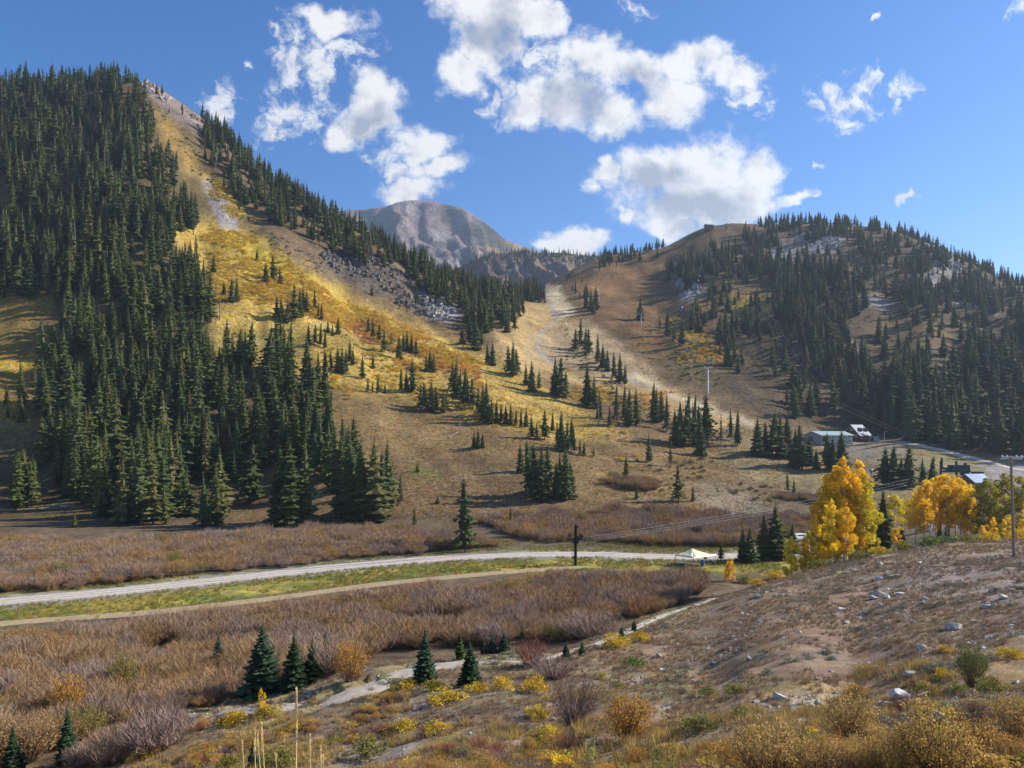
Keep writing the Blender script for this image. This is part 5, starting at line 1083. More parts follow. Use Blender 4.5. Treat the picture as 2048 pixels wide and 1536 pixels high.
rd = road_dist(X, Y, ('gravel_road',)); td = road_dist(X, Y, ('dirt_track',)); k = (rd > 0.2) & (rd < 15) & (td > 0.2) & (Z < 2.5) & (fbm(X / 5, Y / 5, 48, 3) > 0.40); X, Y = X[k], Y[k]; h = rng.uniform(0.2, 0.6, len(X))
gscatter('verge_grass', [mesh_np('verge_tuft', *t, M_VERGE) for t in TUFT], X, Y, h, rng.uniform(1.0, 1.8, len(X)), 'yellow-green grass along both sides of the gravel road', 'grass')
X, Y, Z, px, py = candidates(70000, 192, 520, 380, 1560)
k = (py > 590) & (py < 1060) & (sdf([(1000, 600), (1090, 570), (1140, 600), (1290, 750), (1510, 850), (1400, 860), (1250, 810), (1040, 740), (980, 700)], px, py) < 0) & (fbm(X / 7, Y / 7, 49, 3) > 0.45); X, Y = X[k], Y[k]; h = rng.uniform(0.25, 0.6, len(X))
gscatter('meadow_grass', [mesh_np('meadow_tuft', *t, M_STRAW) for t in TUFT], X, Y, h, rng.uniform(1.2, 2.2, len(X)), 'straw and brown grass on the middle meadow slope', 'grass')

# shrubs that stand out one by one: (px, foot row, width px, height px, shape, leaf colour, label)
SH = {}
def shrub(px, py, wpx, hpx, kind, label, group='shrubs on the near slope', ymin=11.0):
    p = hit(px, py, ymin); f = 1.08; h = f * hpx * p.y / FPX; w = f * wpx * p.y / FPX
    shp, leaf = kind
    seed = rnd.randrange(3)
    key = (shp, leaf, seed)
    if key not in SH:
        mats = {'yel': M_YEL, 'ora': M_ORA, 'tan': M_TANL, 'oli': M_OLI, 'gre': M_GRE, 'mau': M_MAUVE, 'red': M_RED}
        if shp == 'bare': SH[key] = (mesh_np('stems', *BARE[seed], mats[leaf]), None)
        else:
            (s, l) = (WISPY if shp == 'wispy' else LEAFY)[seed]
            SH[key] = (mesh_np('stems', *s, M_WSTEM), mesh_np('leaves', *l, mats[leaf]))
    e = empty({'bare': 'bare_shrub', 'wispy': 'willow_bush', 'leafy': 'leafy_shrub'}[shp], p - Vector((0, 0, 0.02 * h)), rnd.uniform(0, 6.28)); sw = w / (1.55 if shp != 'leafy' else 1.5)
    e.scale = (sw, sw, h)
    sm, lm = SH[key]; new_obj('stems', sm, e)
    if lm: new_obj('leaves', lm, e)
    tag(e, label, 'shrub', group)
for a in [
 (812, 1378, 80, 24, ('leafy', 'yel'), 'low yellow shrub strip below the narrow spire spruce'),
 (894, 1408, 105, 38, ('leafy', 'yel'), 'wide yellow-green shrub below the two near spruces'),
 (868, 1380, 60, 26, ('leafy', 'yel'), 'bright yellow shrub at the foot of the narrow spire spruce'),
 (955, 1384, 58, 26, ('leafy', 'yel'), 'yellow shrub at the foot of the squat bluish spruce'),
 (812, 1462, 85, 30, ('leafy', 'yel'), 'long yellow shrub above the pale gravel, its brushy half'),
 (875, 1464, 75, 28, ('leafy', 'yel'), 'long yellow shrub above the pale gravel, its orange-tipped half'),
 (735, 1512, 105, 42, ('leafy', 'oli'), 'olive-yellow shrub behind the tall straw stalks'),
 (1003, 1382, 52, 42, ('leafy', 'yel'), 'upright yellow shrub on the way to the mauve bushes'),
 (1075, 1438, 58, 38, ('leafy', 'yel'), 'bright yellow shrub before the big mauve bush'),
 (1072, 1385, 74, 40, ('leafy', 'yel'), 'yellow shrub tangled under the wide mauve bush'),
 (1100, 1480, 95, 34, ('leafy', 'yel'), 'spreading yellow shrub above a dark russet one'),
 (1120, 1540, 120, 40, ('leafy', 'yel'), 'yellow shrub cut by the lower edge behind green twigs'),
 (1205, 1358, 26, 18, ('leafy', 'yel'), 'small yellow tuft alone on the tan grass'),
 (1232, 1376, 32, 18, ('leafy', 'oli'), 'small yellow-green tuft on the tan grass'),
 (1228, 1296, 70, 38, ('leafy', 'yel'), 'yellow bush beside the tiny dark spruces'),
 (1280, 1284, 52, 28, ('leafy', 'yel'), 'yellow bush below the stony path'),
 (1266, 1334, 62, 26, ('leafy', 'gre'), 'flat dull green shrub on the tan slope'),
 (1063, 1332, 88, 54, ('bare', 'red'), 'reddish bare willow at the bend of the gravel path'),
 (1105, 1358, 125, 44, ('bare', 'mau'), 'wide mauve bare bush below the reddish willow'),
 (1147, 1448, 115, 92, ('bare', 'mau'), 'tall mauve bare bush beside the orange one'),
 (955, 1500, 42, 30, ('bare', 'red'), 'small dark red bush on the pale grass'),
 (1130, 1500, 95, 34, ('bare', 'red'), 'low dark russet bush under spreading yellow'),
 (1256, 1482, 125, 92, ('wispy', 'ora'), 'round orange willow beside the tall mauve bush'),
 (702, 1362, 90, 76, ('wispy', 'ora'), 'orange-brown round willow by the path and the dark trio'),
 (1702, 1492, 140, 104, ('wispy', 'tan'), 'tall tan-gold willow standing above a striped stone'),
 (1540, 1560, 190, 110, ('wispy', 'tan'), 'broad straw-gold willow at the lower edge'),
 (1640, 1560, 130, 80, ('wispy', 'tan'), 'straw-gold willow merging behind the striped stone'),
 (1880, 1560, 190, 130, ('wispy', 'tan'), 'largest gold willow at the lower edge near the corner'),
 (1790, 1560, 120, 90, ('wispy', 'tan'), 'gold willow right of the striped stone'),
 (1470, 1556, 120, 70, ('wispy', 'tan'), 'low gold willow left of the broad straw-gold one'),
 (1960, 1520, 110, 80, ('wispy', 'tan'), 'tan willow between the largest one and the side edge'),
 (1730, 1556, 110, 84, ('wispy', 'tan'), 'tan willow in front of the striped stone'),
 (1610, 1500, 90, 46, ('leafy', 'oli'), 'dark olive shrub between two gold willows'),
 (1943, 1372, 76, 80, ('wispy', 'gre'), 'green leafy willow on the stony slope'),
 (1978, 1392, 80, 48, ('leafy', 'oli'), 'olive-yellow shrub leaning on the green willow'),
 (1915, 1392, 60, 36, ('leafy', 'oli'), 'dark olive shrub under the green willow'),
 (1884, 1358, 44, 32, ('leafy', 'yel'), 'small golden shrub left of the green willow'),
 (2022, 1318, 76, 30, ('leafy', 'yel'), 'low golden shrub at the edge above the grey stones'),
 (2024, 1492, 90, 100, ('wispy', 'tan'), 'gold willow cut by the side edge'),
 (1848, 1436, 100, 50, ('leafy', 'tan'), 'spreading gold shrub below the flat slab'),
 (1709, 1398, 64, 38, ('leafy', 'tan'), 'gold shrub beside the flat slab'),
 (1483, 1436, 54, 32, ('leafy', 'oli'), 'yellow-olive shrub on the grass below the slope'),
 (1417, 1392, 52, 26, ('leafy', 'oli'), 'faint olive shrub at the edge of the tan grass'),
 (1475, 1388, 62, 28, ('leafy', 'oli'), 'olive shrub left of the white boulder'),
 (1892, 1304, 46, 18, ('leafy', 'yel'), 'small yellow tuft between grey stones'),
 (1945, 1456, 95, 52, ('bare', 'mau'), 'brown twiggy bush among gold shrubs'),
 (1428, 1552, 90, 50, ('leafy', 'yel'), 'yellow shrub at the lower edge beside the straw-gold willow'),
 (1990, 1552, 120, 60, ('leafy', 'tan'), 'gold shrub in the lower corner'),
 (1400, 1462, 100, 40, ('leafy', 'oli'), 'dull olive shrub in the hollow behind the gold willow'),
 (246, 1392, 88, 78, ('wispy', 'oli'), 'yellow-green willow rising from the mauve thicket'),
 (133, 1445, 84, 92, ('wispy', 'ora'), 'orange-gold willow in the lower thicket'),
 (175, 1455, 60, 60, ('leafy', 'oli'), 'olive shrub beside the orange-gold willow'),
 (318, 1476, 105, 92, ('bare', 'mau'), 'round bare willow at the end of the thicket by the path'),
 (470, 1446, 80, 30, ('leafy', 'yel'), 'yellow shrub on the path bank below the golden sapling'),
 (535, 1434, 70, 34, ('leafy', 'yel'), 'yellow shrub around the golden sapling'),
 (455, 1545, 60, 46, ('leafy', 'oli'), 'olive shrub behind the thinnest straw stalk'),
 (560, 1540, 90, 60, ('leafy', 'oli'), 'olive and orange shrub among the straw stalks'),
 (355, 1480, 46, 30, ('leafy', 'oli'), 'small olive tuft at the foot of the round bare willow'),
 (1490, 1166, 44, 20, ('leafy', 'oli'), 'yellow-green bush on the bank past the tent'),
 (1515, 1172, 46, 20, ('leafy', 'yel'), 'bright yellow-green bush at the foot of the stony slope'),
 (1550, 1158, 56, 24, ('leafy', 'yel'), 'yellow bush on the bank below the tall aspens'),
]: shrub(*a)
for px_, Y_, wpx, hpx, k, lab in ((1760, 92, 60, 24, 'yel', 'yellow undergrowth at the crest of the stony slope'), (1715, 92, 60, 24, 'oli', 'olive undergrowth below the tall aspens'), (1860, 92, 56, 34, 'gre', 'bright green bush at the crest below the gold grove'), (1895, 94, 60, 30, 'gre', 'green bush beside the bright one on the crest'), (1935, 94, 60, 30, 'oli', 'yellow-green bush on the crest near the pole'), (1980, 94, 60, 36, 'yel', 'gold undergrowth on the crest near the power pole'), (1805, 94, 50, 26, 'oli', 'olive bush on the crest under a gold sapling'), (2040, 92, 50, 40, 'yel', 'gold bush beside the power pole foot'), (1640, 98, 60, 26, 'oli', 'green-yellow undergrowth at the foot of the aspen clump')):
    p = at(px_, Y_); q = HZ - FPX * (p.z - CAMZ) / Y_; shrub(px_, q, wpx, hpx, ('leafy', k), lab, ymin=Y_ - 2)

# ------------------------------------------------------------------ aspens
M_BARK = plain('aspen_bark', (0.50, 0.47, 0.42), 0.8, scale=9, var=0.35)
M_ASP = {'gold': foliage('aspen_gold', [(0.82, 0.54, 0.03), (0.85, 0.62, 0.035), (0.82, 0.48, 0.028)], 0.55, 0.45), 'lemon': foliage('aspen_lemon', [(0.66, 0.52, 0.03), (0.55, 0.48, 0.035)], 0.55, 0.42), 'green': foliage('aspen_green', [(0.30, 0.30, 0.045), (0.40, 0.34, 0.045), (0.24, 0.27, 0.05)], 0.55, 0.4)}
def aspen(seed, w=0.16, lo=0.22, n=3000, s=0.011, shape=1.0):
    rr = random.Random(seed); mb = MB(); V = []; F = []
    lx, ly = rr.uniform(-.03, .03), rr.uniform(-.03, .03)
    tr = [(lx * math.sin(t * 3), ly * math.sin(t * 2.5), -0.02 + t * 0.98) for t in np.linspace(0, 1, 7)]
    mb.path(tr, [0.011 * (1 - t * 0.85) for t in np.linspace(0, 1, 7)], 6)
    lobes = []
    for i in range(30):
        t = lo + (0.97 - lo) * ((i + rr.random()) / 30); prof = (max(0.02, 1 - ((t - lo - 0.33 * (1 - lo)) / (0.70 * (1 - lo))) ** 2)) ** 0.6 * shape
        a = rr.uniform(0, 6.28); r = w * prof * rr.uniform(0.35, 0.95); x0, y0 = lx * math.sin(t * 3), ly * math.sin(t * 2.5); c = (x0 + r * math.cos(a), y0 + r * math.sin(a), t + r * 0.35)
        mb.tube((x0, y0, t - r * 0.25), c, 0.0035, 0.001, 4, False); lobes.append((c, w * rr.uniform(0.24, 0.46) * (0.5 + 0.5 * prof)))
    tot = sum(r ** 2 for c, r in lobes)
    for c, r in lobes: leaves(V, F, c, (r, r, r * 1.25), int(n * r * r / tot), s, rr)
    leaves(V, F, (lx * .1, ly * .1, 0.97), (0.02, 0.02, 0.05), 40, s, rr)
    return (mb.v, mb.f), (V, F)
ASP = [aspen(i, w_, lo_, n_) for i, (w_, lo_, n_) in enumerate(((0.13, 0.10, 5200), (0.15, 0.14, 5600), (0.14, 0.28, 4200), (0.18, 0.36, 4800), (0.16, 0.30, 4600), (0.24, 0.05, 1500)))]
ASP[5] = aspen(5, 0.24, 0.04, 1500, 0.03)
AM = {}
def aspen_tree(px, Y, top, k, col, label, group, wx=1.0, p=None):
    p = at(px, Y) if p is None else p; H = pt(px, top, p.y).z - p.z
    if ('t', k) not in AM: AM['t', k] = mesh_np('aspen_trunk', *ASP[k][0], M_BARK, True)
    if (k, col) not in AM: AM[k, col] = mesh_np('aspen_crown', *ASP[k][1], M_ASP[col])
    e = empty('aspen_tree', p - Vector((0, 0, 0.05)), rnd.uniform(0, 6.28)); e.scale = (H * wx, H * wx, H)
    new_obj('trunk', AM['t', k], e); new_obj('crown', AM[k, col], e); tag(e, label, 'tree', group)
g1 = 'aspens of the tall golden clump'; big = [(1632, 104, 1030, 0), (1645, 106, 985, 1), (1657, 108, 955, 0), (1672, 107, 935, 1), (1688, 106, 916, 0), (1700, 110, 945, 1), (1714, 108, 922, 0), (1727, 107, 955, 1), (1740, 108, 1005, 0), (1664, 101, 1000, 0), (1694, 101, 1015, 1)]
for i, (a, b, c, k) in enumerate(sorted(big)):
    aspen_tree(a, b, c, k, 'lemon' if a in (1740, 1727) else 'gold', ('leftmost' if i == 0 else 'rightmost' if i == len(big) - 1 else (ORD + ['eleventh'])[i] + ' from left') + ' aspen of the eleven in the tall golden clump', g1, 1.15)
g2 = 'aspens of the round gold grove'; grove = [(1832, 132, 985, 3), (1846, 126, 965, 4), (1858, 138, 962, 3), (1872, 130, 955, 4), (1884, 140, 952, 3), (1897, 128, 950, 4), (1910, 136, 953, 3), (1922, 128, 962, 4), (1934, 132, 975, 3), (1946, 126, 995, 2)]
for i, (a, b, c, k) in enumerate(grove):
    aspen_tree(a, b, c, k, 'gold', ('leftmost' if i == 0 else 'rightmost' if i == len(grove) - 1 else ORD[i] + ' from left') + ' aspen of the ten pale-trunked ones in the round gold grove', g2, 1.2)
for a, b, c, k, col, lab in ((1795, 118, 990, 2, 'lemon', 'yellow-green aspen between dark spruce and the gold grove'), (1790, 100, 1056, 2, 'gold', 'small gold aspen at the foot of the broad dark spruce'), (1583, 100, 1074, 0, 'gold', 'slim golden sapling standing alone by the gravel lot'), (1605, 102, 1078, 1, 'gold', 'low golden sapling left of the tall clump'), (1704, 94, 1092, 0, 'gold', 'tiny golden sapling at the foot of the tall clump'), (1618, 102, 1060, 0, 'lemon', 'lemon sapling at the flank of the tall clump'),
    (1972, 128, 958, 1, 'green', 'green-gold aspen next to the brown building'), (1988, 134, 972, 0, 'green', 'narrow green-gold aspen behind the power line'), (2008, 130, 948, 1, 'green', 'tall green-gold aspen left of the power pole'), (2040, 126, 955, 1, 'green', 'green aspen right of the power pole'), (2060, 122, 1000, 0, 'gold', 'gold aspen at the picture edge by the pole'), (1962, 108, 1050, 2, 'gold', 'small gold aspen below the green-gold one'), (1986, 106, 1034, 0, 'gold', 'gold sapling in front of the green-gold aspens'), (2016, 110, 1030, 0, 'gold', 'gold sapling just left of the power pole'), (2044, 104, 1038, 1, 'gold', 'bushy gold sapling right of the power pole')):
    aspen_tree(a, b, c, k, col, lab, 'aspens beside the main clumps', 1.45)
p = hit(709, 486, 300); aspen_tree(709, p.y, 464, 5, 'lemon', 'lone lemon-green aspen among dark spruces on the cliff top', 'golden saplings', 1.0, p)
for a, b, h, lab in ((1460, 1162, 44, 'small golden aspen bush beside the tent and willows'), (321, 1424, 46, 'narrow golden sapling at the end of the willow thicket'), (523, 1432, 56, 'golden sapling on the gravel path bank'), (500, 1402, 30, 'little golden sapling in front of the dark spruce trio')):
    p = hit(a, b, 20); aspen_tree(a, p.y, b - h, 5 if a == 1460 else 0, 'gold', lab, 'golden saplings', 1.0 if a == 1460 else 1.2, p)

# ------------------------------------------------------------------ boulders
def boulder(seed, flat=0.6, n=16):
    rr = random.Random(seed); bm = bmesh.new()
    for i in range(n):
        v = Vector((rr.gauss(0, 1), rr.gauss(0, 1), rr.gauss(0, 1))).normalized() * rr.uniform(0.82, 1.0); bm.verts.new((v.x * 0.5, v.y * 0.42, v.z * 0.5 * flat))
    r = bmesh.ops.convex_hull(bm, input=bm.verts); bmesh.ops.delete(bm, geom=list({g for g in r['geom_interior'] + r['geom_unused'] if isinstance(g, bmesh.types.BMVert)}), context='VERTS')
    bmesh.ops.bevel(bm, geom=bm.edges[:], offset=0.035, segments=2, affect='EDGES', profile=0.6)
    for v in bm.verts: v.co += Vector((rr.gauss(0, 1), rr.gauss(0, 1), rr.gauss(0, 1))) * 0.006
    bmesh.ops.recalc_face_normals(bm, faces=bm.faces[:]); me = bpy.data.meshes.new('boulder'); bm.to_mesh(me); bm.free(); me.materials.append(M_STONE); return me
def stone_mat():
    m, nt, b = mat_new('granite'); L = nt.links; oi = nt.nodes.new('ShaderNodeObjectInfo'); tcx = nt.nodes.new('ShaderNodeTexCoord'); g = nt.nodes.new('ShaderNodeNewGeometry')
    n = nt.nodes.new('ShaderNodeTexNoise'); n.inputs['Scale'].default_value = 5; n.inputs['Detail'].default_value = 8; n.inputs['Roughness'].default_value = 0.7; L.new(g.outputs['Position'], n.inputs['Vector'])
    r = nt.nodes.new('ShaderNodeValToRGB'); L.new(n.outputs[0], r.inputs[0]); r.color_ramp.elements[0].position = 0.3; r.color_ramp.elements[1].position = 0.66; r.color_ramp.elements[0].color = (0.30, 0.28, 0.26, 1); r.color_ramp.elements[1].color = (0.60, 0.57, 0.54, 1)
    mr = nt.nodes.new('ShaderNodeMapRange'); L.new(oi.outputs['Random'], mr.inputs[0]); mr.inputs[3].default_value = 0.75; mr.inputs[4].default_value = 1.25
    s = nt.nodes.new('ShaderNodeVectorMath'); s.operation = 'SCALE'; L.new(r.outputs[0], s.inputs[0]); L.new(mr.outputs[0], s.inputs['Scale']); L.new(s.outputs[0], b.inputs['Base Color']); b.inputs['Roughness'].default_value = 0.85; b.inputs['Specular IOR Level'].default_value = 0.2
    bp = nt.nodes.new('ShaderNodeBump'); bp.inputs['Strength'].default_value = 0.6; bp.inputs['Distance'].default_value = 0.06; L.new(n.outputs[0], bp.inputs['Height']); L.new(bp.outputs[0], b.inputs['Normal']); return m
M_STONE = stone_mat()
BOULD = [boulder(i, f) for i, f in enumerate((0.62, 0.75, 0.5, 0.4, 0.66, 0.85))]
for px_, py_, w, k, lab in [
 (1559, 1398, 42, 0, 'large pale boulder alone on the grass below the stony slope'), (1635, 1408, 22, 5, 'smaller tilted boulder right of the large pale one'), (1802, 1396, 60, 3, 'wide flat slab behind gold shrubs'), (1775, 1410, 26, 3, 'broken flat piece leaning at the wide slab'),
 (1906, 1258, 46, 0, 'biggest grey boulder high on the stony slope'), (1755, 1191, 38, 2, 'long dark boulder on top of the upper rock pile'), (1747, 1198, 26, 3, 'flat stone under the long dark boulder'), (1774, 1196, 18, 1, 'rounded stone at the end of the upper rock pile'), (1798, 1189, 22, 2, 'dark oval stone right of the upper rock pile'), (1761, 1212, 18, 4, 'pinkish stone below the upper rock pile'),
 (1851, 1200, 20, 4, 'leaning brown stone of a pair'), (1845, 1208, 18, 1, 'grey rounded stone of a pair, in front'), (1970, 1215, 26, 2, 'low stone in a pale row by the slope\'s side edge'), (1988, 1213, 18, 4, 'last stone of the pale row'), (2005, 1199, 24, 5, 'pale blocky stone above the pale row'), (2022, 1181, 18, 0, 'round pale stone near the power pole'), (1758, 1160, 22, 4, 'grey stone below the crest, left of a slab'), (1789, 1154, 25, 2, 'flat pale slab below the crest'),
 (1707, 1141, 15, 2, 'small stone near the aspen feet'), (1760, 1130, 14, 1, 'small grey stone right under the yellow undergrowth'), (1839, 1127, 13, 1, 'pale stone on the crest below the green bush'), (1515, 1194, 20, 0, 'dark stone alone at the slope\'s lower side'), (1693, 1247, 17, 1, 'round grey stone in the middle of the brown slope'), (1842, 1298, 28, 4, 'pale stone with a pointed top left of tufts'),
 (1818, 1350, 34, 3, 'flat pinkish slab below the middle slope'), (1972, 1260, 16, 0, 'grey stone right of the biggest boulder'), (1946, 1243, 18, 2, 'flat stone just above the biggest boulder'), (1965, 1297, 14, 1, 'small stone above the golden shrub'), (1497, 1319, 15, 5, 'upright pale stone on the lower brown slope'), (1317, 1313, 20, 4, 'pointed pale stone at the slope\'s outer edge'), (1324, 1342, 20, 3, 'low pale stone below the pointed one'),
 (1387, 1364, 12, 4, 'small pale stone on tan grass'), (1634, 1359, 17, 0, 'small grey stone above the large pale boulder'), (1775, 1484, 22, 1, 'striped dark stone among gold willows'), (1810, 1438, 28, 4, 'pale stone peeking out of the gold shrub'), (1882, 1436, 40, 0, 'grey boulder buried in gold shrubs'), (1906, 1382, 18, 2, 'stone at the foot of the green willow'), (1870, 1375, 15, 4, 'small stone left of the green willow'), (1846, 1315, 12, 2, 'tiny pale stone below the pointed-top one'),
 (1682, 1221, 24, 3, 'flat brown stone left of the upper pile'), (1483, 1228, 12, 1, 'small stone at the slope\'s tan margin'), (1729, 1225, 13, 1, 'small round stone below the upper pile'), (1744, 1223, 11, 0, 'tiny stone next to the small round one'), (1598, 1265, 13, 4, 'reddish stone in the brown grass'), (1108, 1440, 14, 4, 'pale stone under the bright yellow shrub'), (1428, 1190, 9, 0, 'white round stone on the stony path'), (1003, 1404, 8, 1, 'tiny white stone in dry grass'), (1088, 1506, 14, 0, 'white stone beside the low russet bush')]:
    p = hit(px_, py_, 12); w_ = w * p.y / FPX; o = new_obj('boulder', BOULD[k]); o.location = p + Vector((0, 0, w_ * 0.10)); o.scale = (w_, w_, w_); o.rotation_euler = (rnd.uniform(-.2, .2), rnd.uniform(-.2, .2), rnd.uniform(-.6, .6)); tag(o, lab, 'boulder', 'boulders on the near slope')
# loose stones
X, Y, Z, px, py = candidates(26000, 14, 105, 600, 2160)
st = fbm(X / 3, Y / 3, 53, 4); k = (Z > 2.0) & ((st > 0.60) | (rng.random(len(X)) < 0.05)) & ((px > 1350) | (rng.random(len(X)) < 0.25)); X, Y = X[k], Y[k]
h = 0.06 + 0.26 * rng.random(len(X)) ** 4; gscatter('loose_stones', BOULD, X, Y, h, rng.uniform(0.9, 1.5, len(X)), 'loose grey stones and rubble strewn over the near slope', 'stones')
pth = [p for nm, pts, w, k in road_lines if nm == 'gravel_path' for p in pts]
sx = np.array([p.x for p in pth for _ in range(26)]) + rng.normal(0, 0.7, len(pth) * 26); sy = np.array([p.y for p in pth for _ in range(26)]) + rng.normal(0, 0.7, len(pth) * 26)
gscatter('path_stones', BOULD, sx, sy, rng.uniform(0.05, 0.2, len(sx)) ** 1.0, rng.uniform(0.9, 1.4, len(sx)), 'pale stones lining the gravel path', 'stones')
# rock outcrops: broken blocks standing out of the cliff ground
M_CLIFF = plain('cliff_rock', (0.11, 0.10, 0.095), 0.9, scale=0.9, var=0.5); M_CLIFFP = plain('pale_cliff_rock', (0.33, 0.29, 0.27), 0.9, scale=0.9, var=0.45); M_RPALE = plain('grey_ledge_rock', (0.30, 0.285, 0.29), 0.9, scale=0.7, var=0.4)
BLK = {}
for mt in (M_CLIFF, M_CLIFFP, M_RPALE):
    for i in range(4):
        me = boulder(200 + i, 1.1, 11); me.materials[0] = mt; me.name = 'cliff_block'; BLK[mt.name, i] = me
def outcrop(poly, n, size, mat, label):
    if mat is M_RPALE: n = int(n * 1.8); size *= 0.85
    else: n = int(n * 1.5); size *= 0.75
    xs = [a for a, b in poly]; ys = [b for a, b in poly]; rr = random.Random(int(xs[0])); c = hit(sum(xs) / len(xs), sum(ys) / len(ys), 200); e = empty('rock_outcrop', c); k = 0; tries = 0
    while k < n and tries < 600:
        tries += 1; a, b = rr.uniform(min(xs), max(xs)), rr.uniform(min(ys), max(ys))
        if sdf(poly, np.array([a]), np.array([b]))[0] < 0: continue
        p = hit(a, b, 200); s = size * rr.uniform(0.5, 1.3); o = new_obj('rock', BLK[mat.name, rr.randrange(4)], e); o.location = p - c + Vector((0, 0, s * 0.1)); o.scale = (s * rr.uniform(.6, 1.2), s * rr.uniform(.6, 1.2), s * rr.uniform(.8, 1.7)); o.rotation_euler = (rr.uniform(-.5, .5), 0.5 + rr.uniform(-.4, .4), rr.uniform(0, 6.28)); k += 1
    tag(e, label, 'rock outcrop', 'rock outcrops of the hillsides')
outcrop([(640, 495), (690, 500), (720, 545), (690, 560), (645, 530)], 34, 4.5, M_CLIFF, 'dark slabby cliff at the top of the gold slope')
outcrop([(690, 500), (760, 510), (830, 560), (840, 600), (760, 580), (710, 540)], 60, 5.0, M_CLIFF, 'broad dark cliff band under the ridge trees')
outcrop([(780, 575), (850, 600), (865, 640), (800, 620)], 34, 4.5, M_CLIFF, 'lower dark cliff beside the pale rock face')
outcrop([(845, 595), (890, 605), (918, 630), (905, 642), (855, 632)], 40, 4.2, M_CLIFFP, 'pale sunlit rock face at the end of the cliffs')
outcrop([(1360, 530), (1395, 545), (1405, 585), (1370, 595)], 26, 4.5, M_RPALE, 'grey ledge between trees on the shaded hill')
outcrop([(1690, 665), (1712, 690), (1728, 740), (1712, 745)], 20, 4.0, M_RPALE, 'narrow grey rock chute in the hill forest')
outcrop([(1860, 545), (1920, 580), (1985, 612), (1980, 624), (1900, 600)], 30, 4.5, M_RPALE, 'pale grey ledge band on the rocky hillside')
outcrop([(1845, 485), (1925, 520), (1915, 550), (1865, 530)], 34, 5.5, M_RPALE, 'bare grey rock crest of the hill')
outcrop([(1600, 470), (1680, 462), (1680, 498), (1625, 505)], 28, 4.5, M_RPALE, 'streaky grey ledges below the hilltop trees')
outcrop([(280, 158), (310, 170), (345, 200), (325, 205), (290, 180)], 20, 4.5, M_CLIFFP, 'pinkish rock knob on the mountain ridge')
outcrop([(375, 225), (420, 245), (440, 270), (400, 262)], 22, 4.0, M_CLIFF, 'dark rocks along the ridge line')

# ------------------------------------------------------------------ things people built
M_BLACK = plain('black_steel', (0.016, 0.016, 0.018), 0.5, 0.3, 0.2); M_GALV = plain('galvanised_steel', (0.45, 0.46, 0.47), 0.45, 0.6, 0.12); M_WHITE = plain('white_paint', (0.72, 0.72, 0.70), 0.5, 0, 0.08)
M_ROPE = plain('wire_rope', (0.20, 0.20, 0.21), 0.8, 0.0, 0.1); M_GREENM = plain('dark_green_machine', (0.018, 0.05, 0.048), 0.5, 0.2, 0.2); M_CREAM = plain('cream_canvas', (0.70, 0.68, 0.44), 0.75, 0, 0.08, 0.6)
M_BLUE = plain('blue_plastic', (0.03, 0.10, 0.40), 0.45, 0, 0.1); M_REDP = plain('red_plastic', (0.45, 0.03, 0.04), 0.5, 0, 0.1); M_ORP = plain('orange_pad', (0.60, 0.24, 0.03), 0.6, 0, 0.1); M_WOOD = plain('weathered_pole_wood', (0.27, 0.185, 0.135), 0.85, 0, 0.3, 6)
M_ROOFG = plain('pale_green_metal_roof', (0.40, 0.48, 0.47), 0.5, 0.0, 0.1, 0.5); M_ROOFW = plain('pale_metal_roof', (0.25, 0.275, 0.31), 0.6, 0.0, 0.08, 0.5); M_WALLG = plain('grey_siding', (0.34, 0.32, 0.31), 0.8, 0, 0.1, 2); M_WALLB = plain('dark_brown_timber', (0.085, 0.038, 0.026), 0.8, 0, 0.25, 3)
M_BROWNS = plain('brown_siding', (0.17, 0.115, 0.09), 0.8, 0, 0.15, 3); M_CONC = plain('pale_render', (0.55, 0.54, 0.55), 0.85, 0, 0.06, 2); M_BLUEROOF = plain('bluish_metal_roof', (0.38, 0.45, 0.58), 0.6, 0.0, 0.06, 0.5); M_TRIM = plain('yellow_window_trim', (0.60, 0.45, 0.18), 0.6)
m, nt, b = mat_new('window_glass'); b.inputs['Base Color'].default_value = (0.03, 0.035, 0.045, 1); b.inputs['Roughness'].default_value = 0.08; M_GLASS = m
M_DIRTW = plain('pale_folding_plastic', (0.66, 0.68, 0.72), 0.5, 0, 0.05)

# lift tower by the road: black steel mast with sheave trains and a ladder
p = hit(1151, 1131, 60); YT = p.y; mH = 84 * YT / FPX
e = empty('lift_tower', p); w = 6.0 * YT / FPX
mb = MB(); mb.tube((-0.02, 0, -0.3), (0.05, 0, mH * 0.94), w * 0.5, w * 0.5, 10); mb.build('mast', M_BLACK, e)
mb = MB(); mb.tube((0.05, 0, mH * 0.93), (0.05, 0, mH * 1.0), w * 0.22, w * 0.2, 8); mb.tube((0.15, 0, mH * 0.88), (0.5, 0, mH * 0.95), w * 0.2, w * 0.25, 8); mb.build('mast_head', M_BLACK, e)
mb = MB(); mb.box((0, 0, mH * 0.63), (2.3, 0.28, 0.26)); mb.box((0.1, 0, mH * 0.56), (0.9, 0.4, 0.5)); mb.box((0.55, 0, mH * 0.68), (0.9, 0.24, 0.22)); mb.build('crossarm', M_BLACK, e)
for s in (-1, 1):
    mb = MB(); zc_ = mH * (0.70 if s < 0 else 0.69); mb.box((s * 1.05, 0, zc_), (0.12, 2.4, 0.14))
    for j in range(4): mb.tube((s * 1.05 - 0.12, -0.9 + j * 0.6, zc_ + 0.08), (s * 1.05 + 0.12, -0.9 + j * 0.6, zc_ + 0.08), 0.22, 0.22, 12)
    mb.box((s * 1.05, -0.2, zc_ + 0.38), (0.16, 0.5, 0.14)); mb.box((s * 0.85, 0, zc_ + 0.22), (0.5, 0.2, 0.16)); mb.build('sheave_train', M_BLACK, e)
mb = MB()
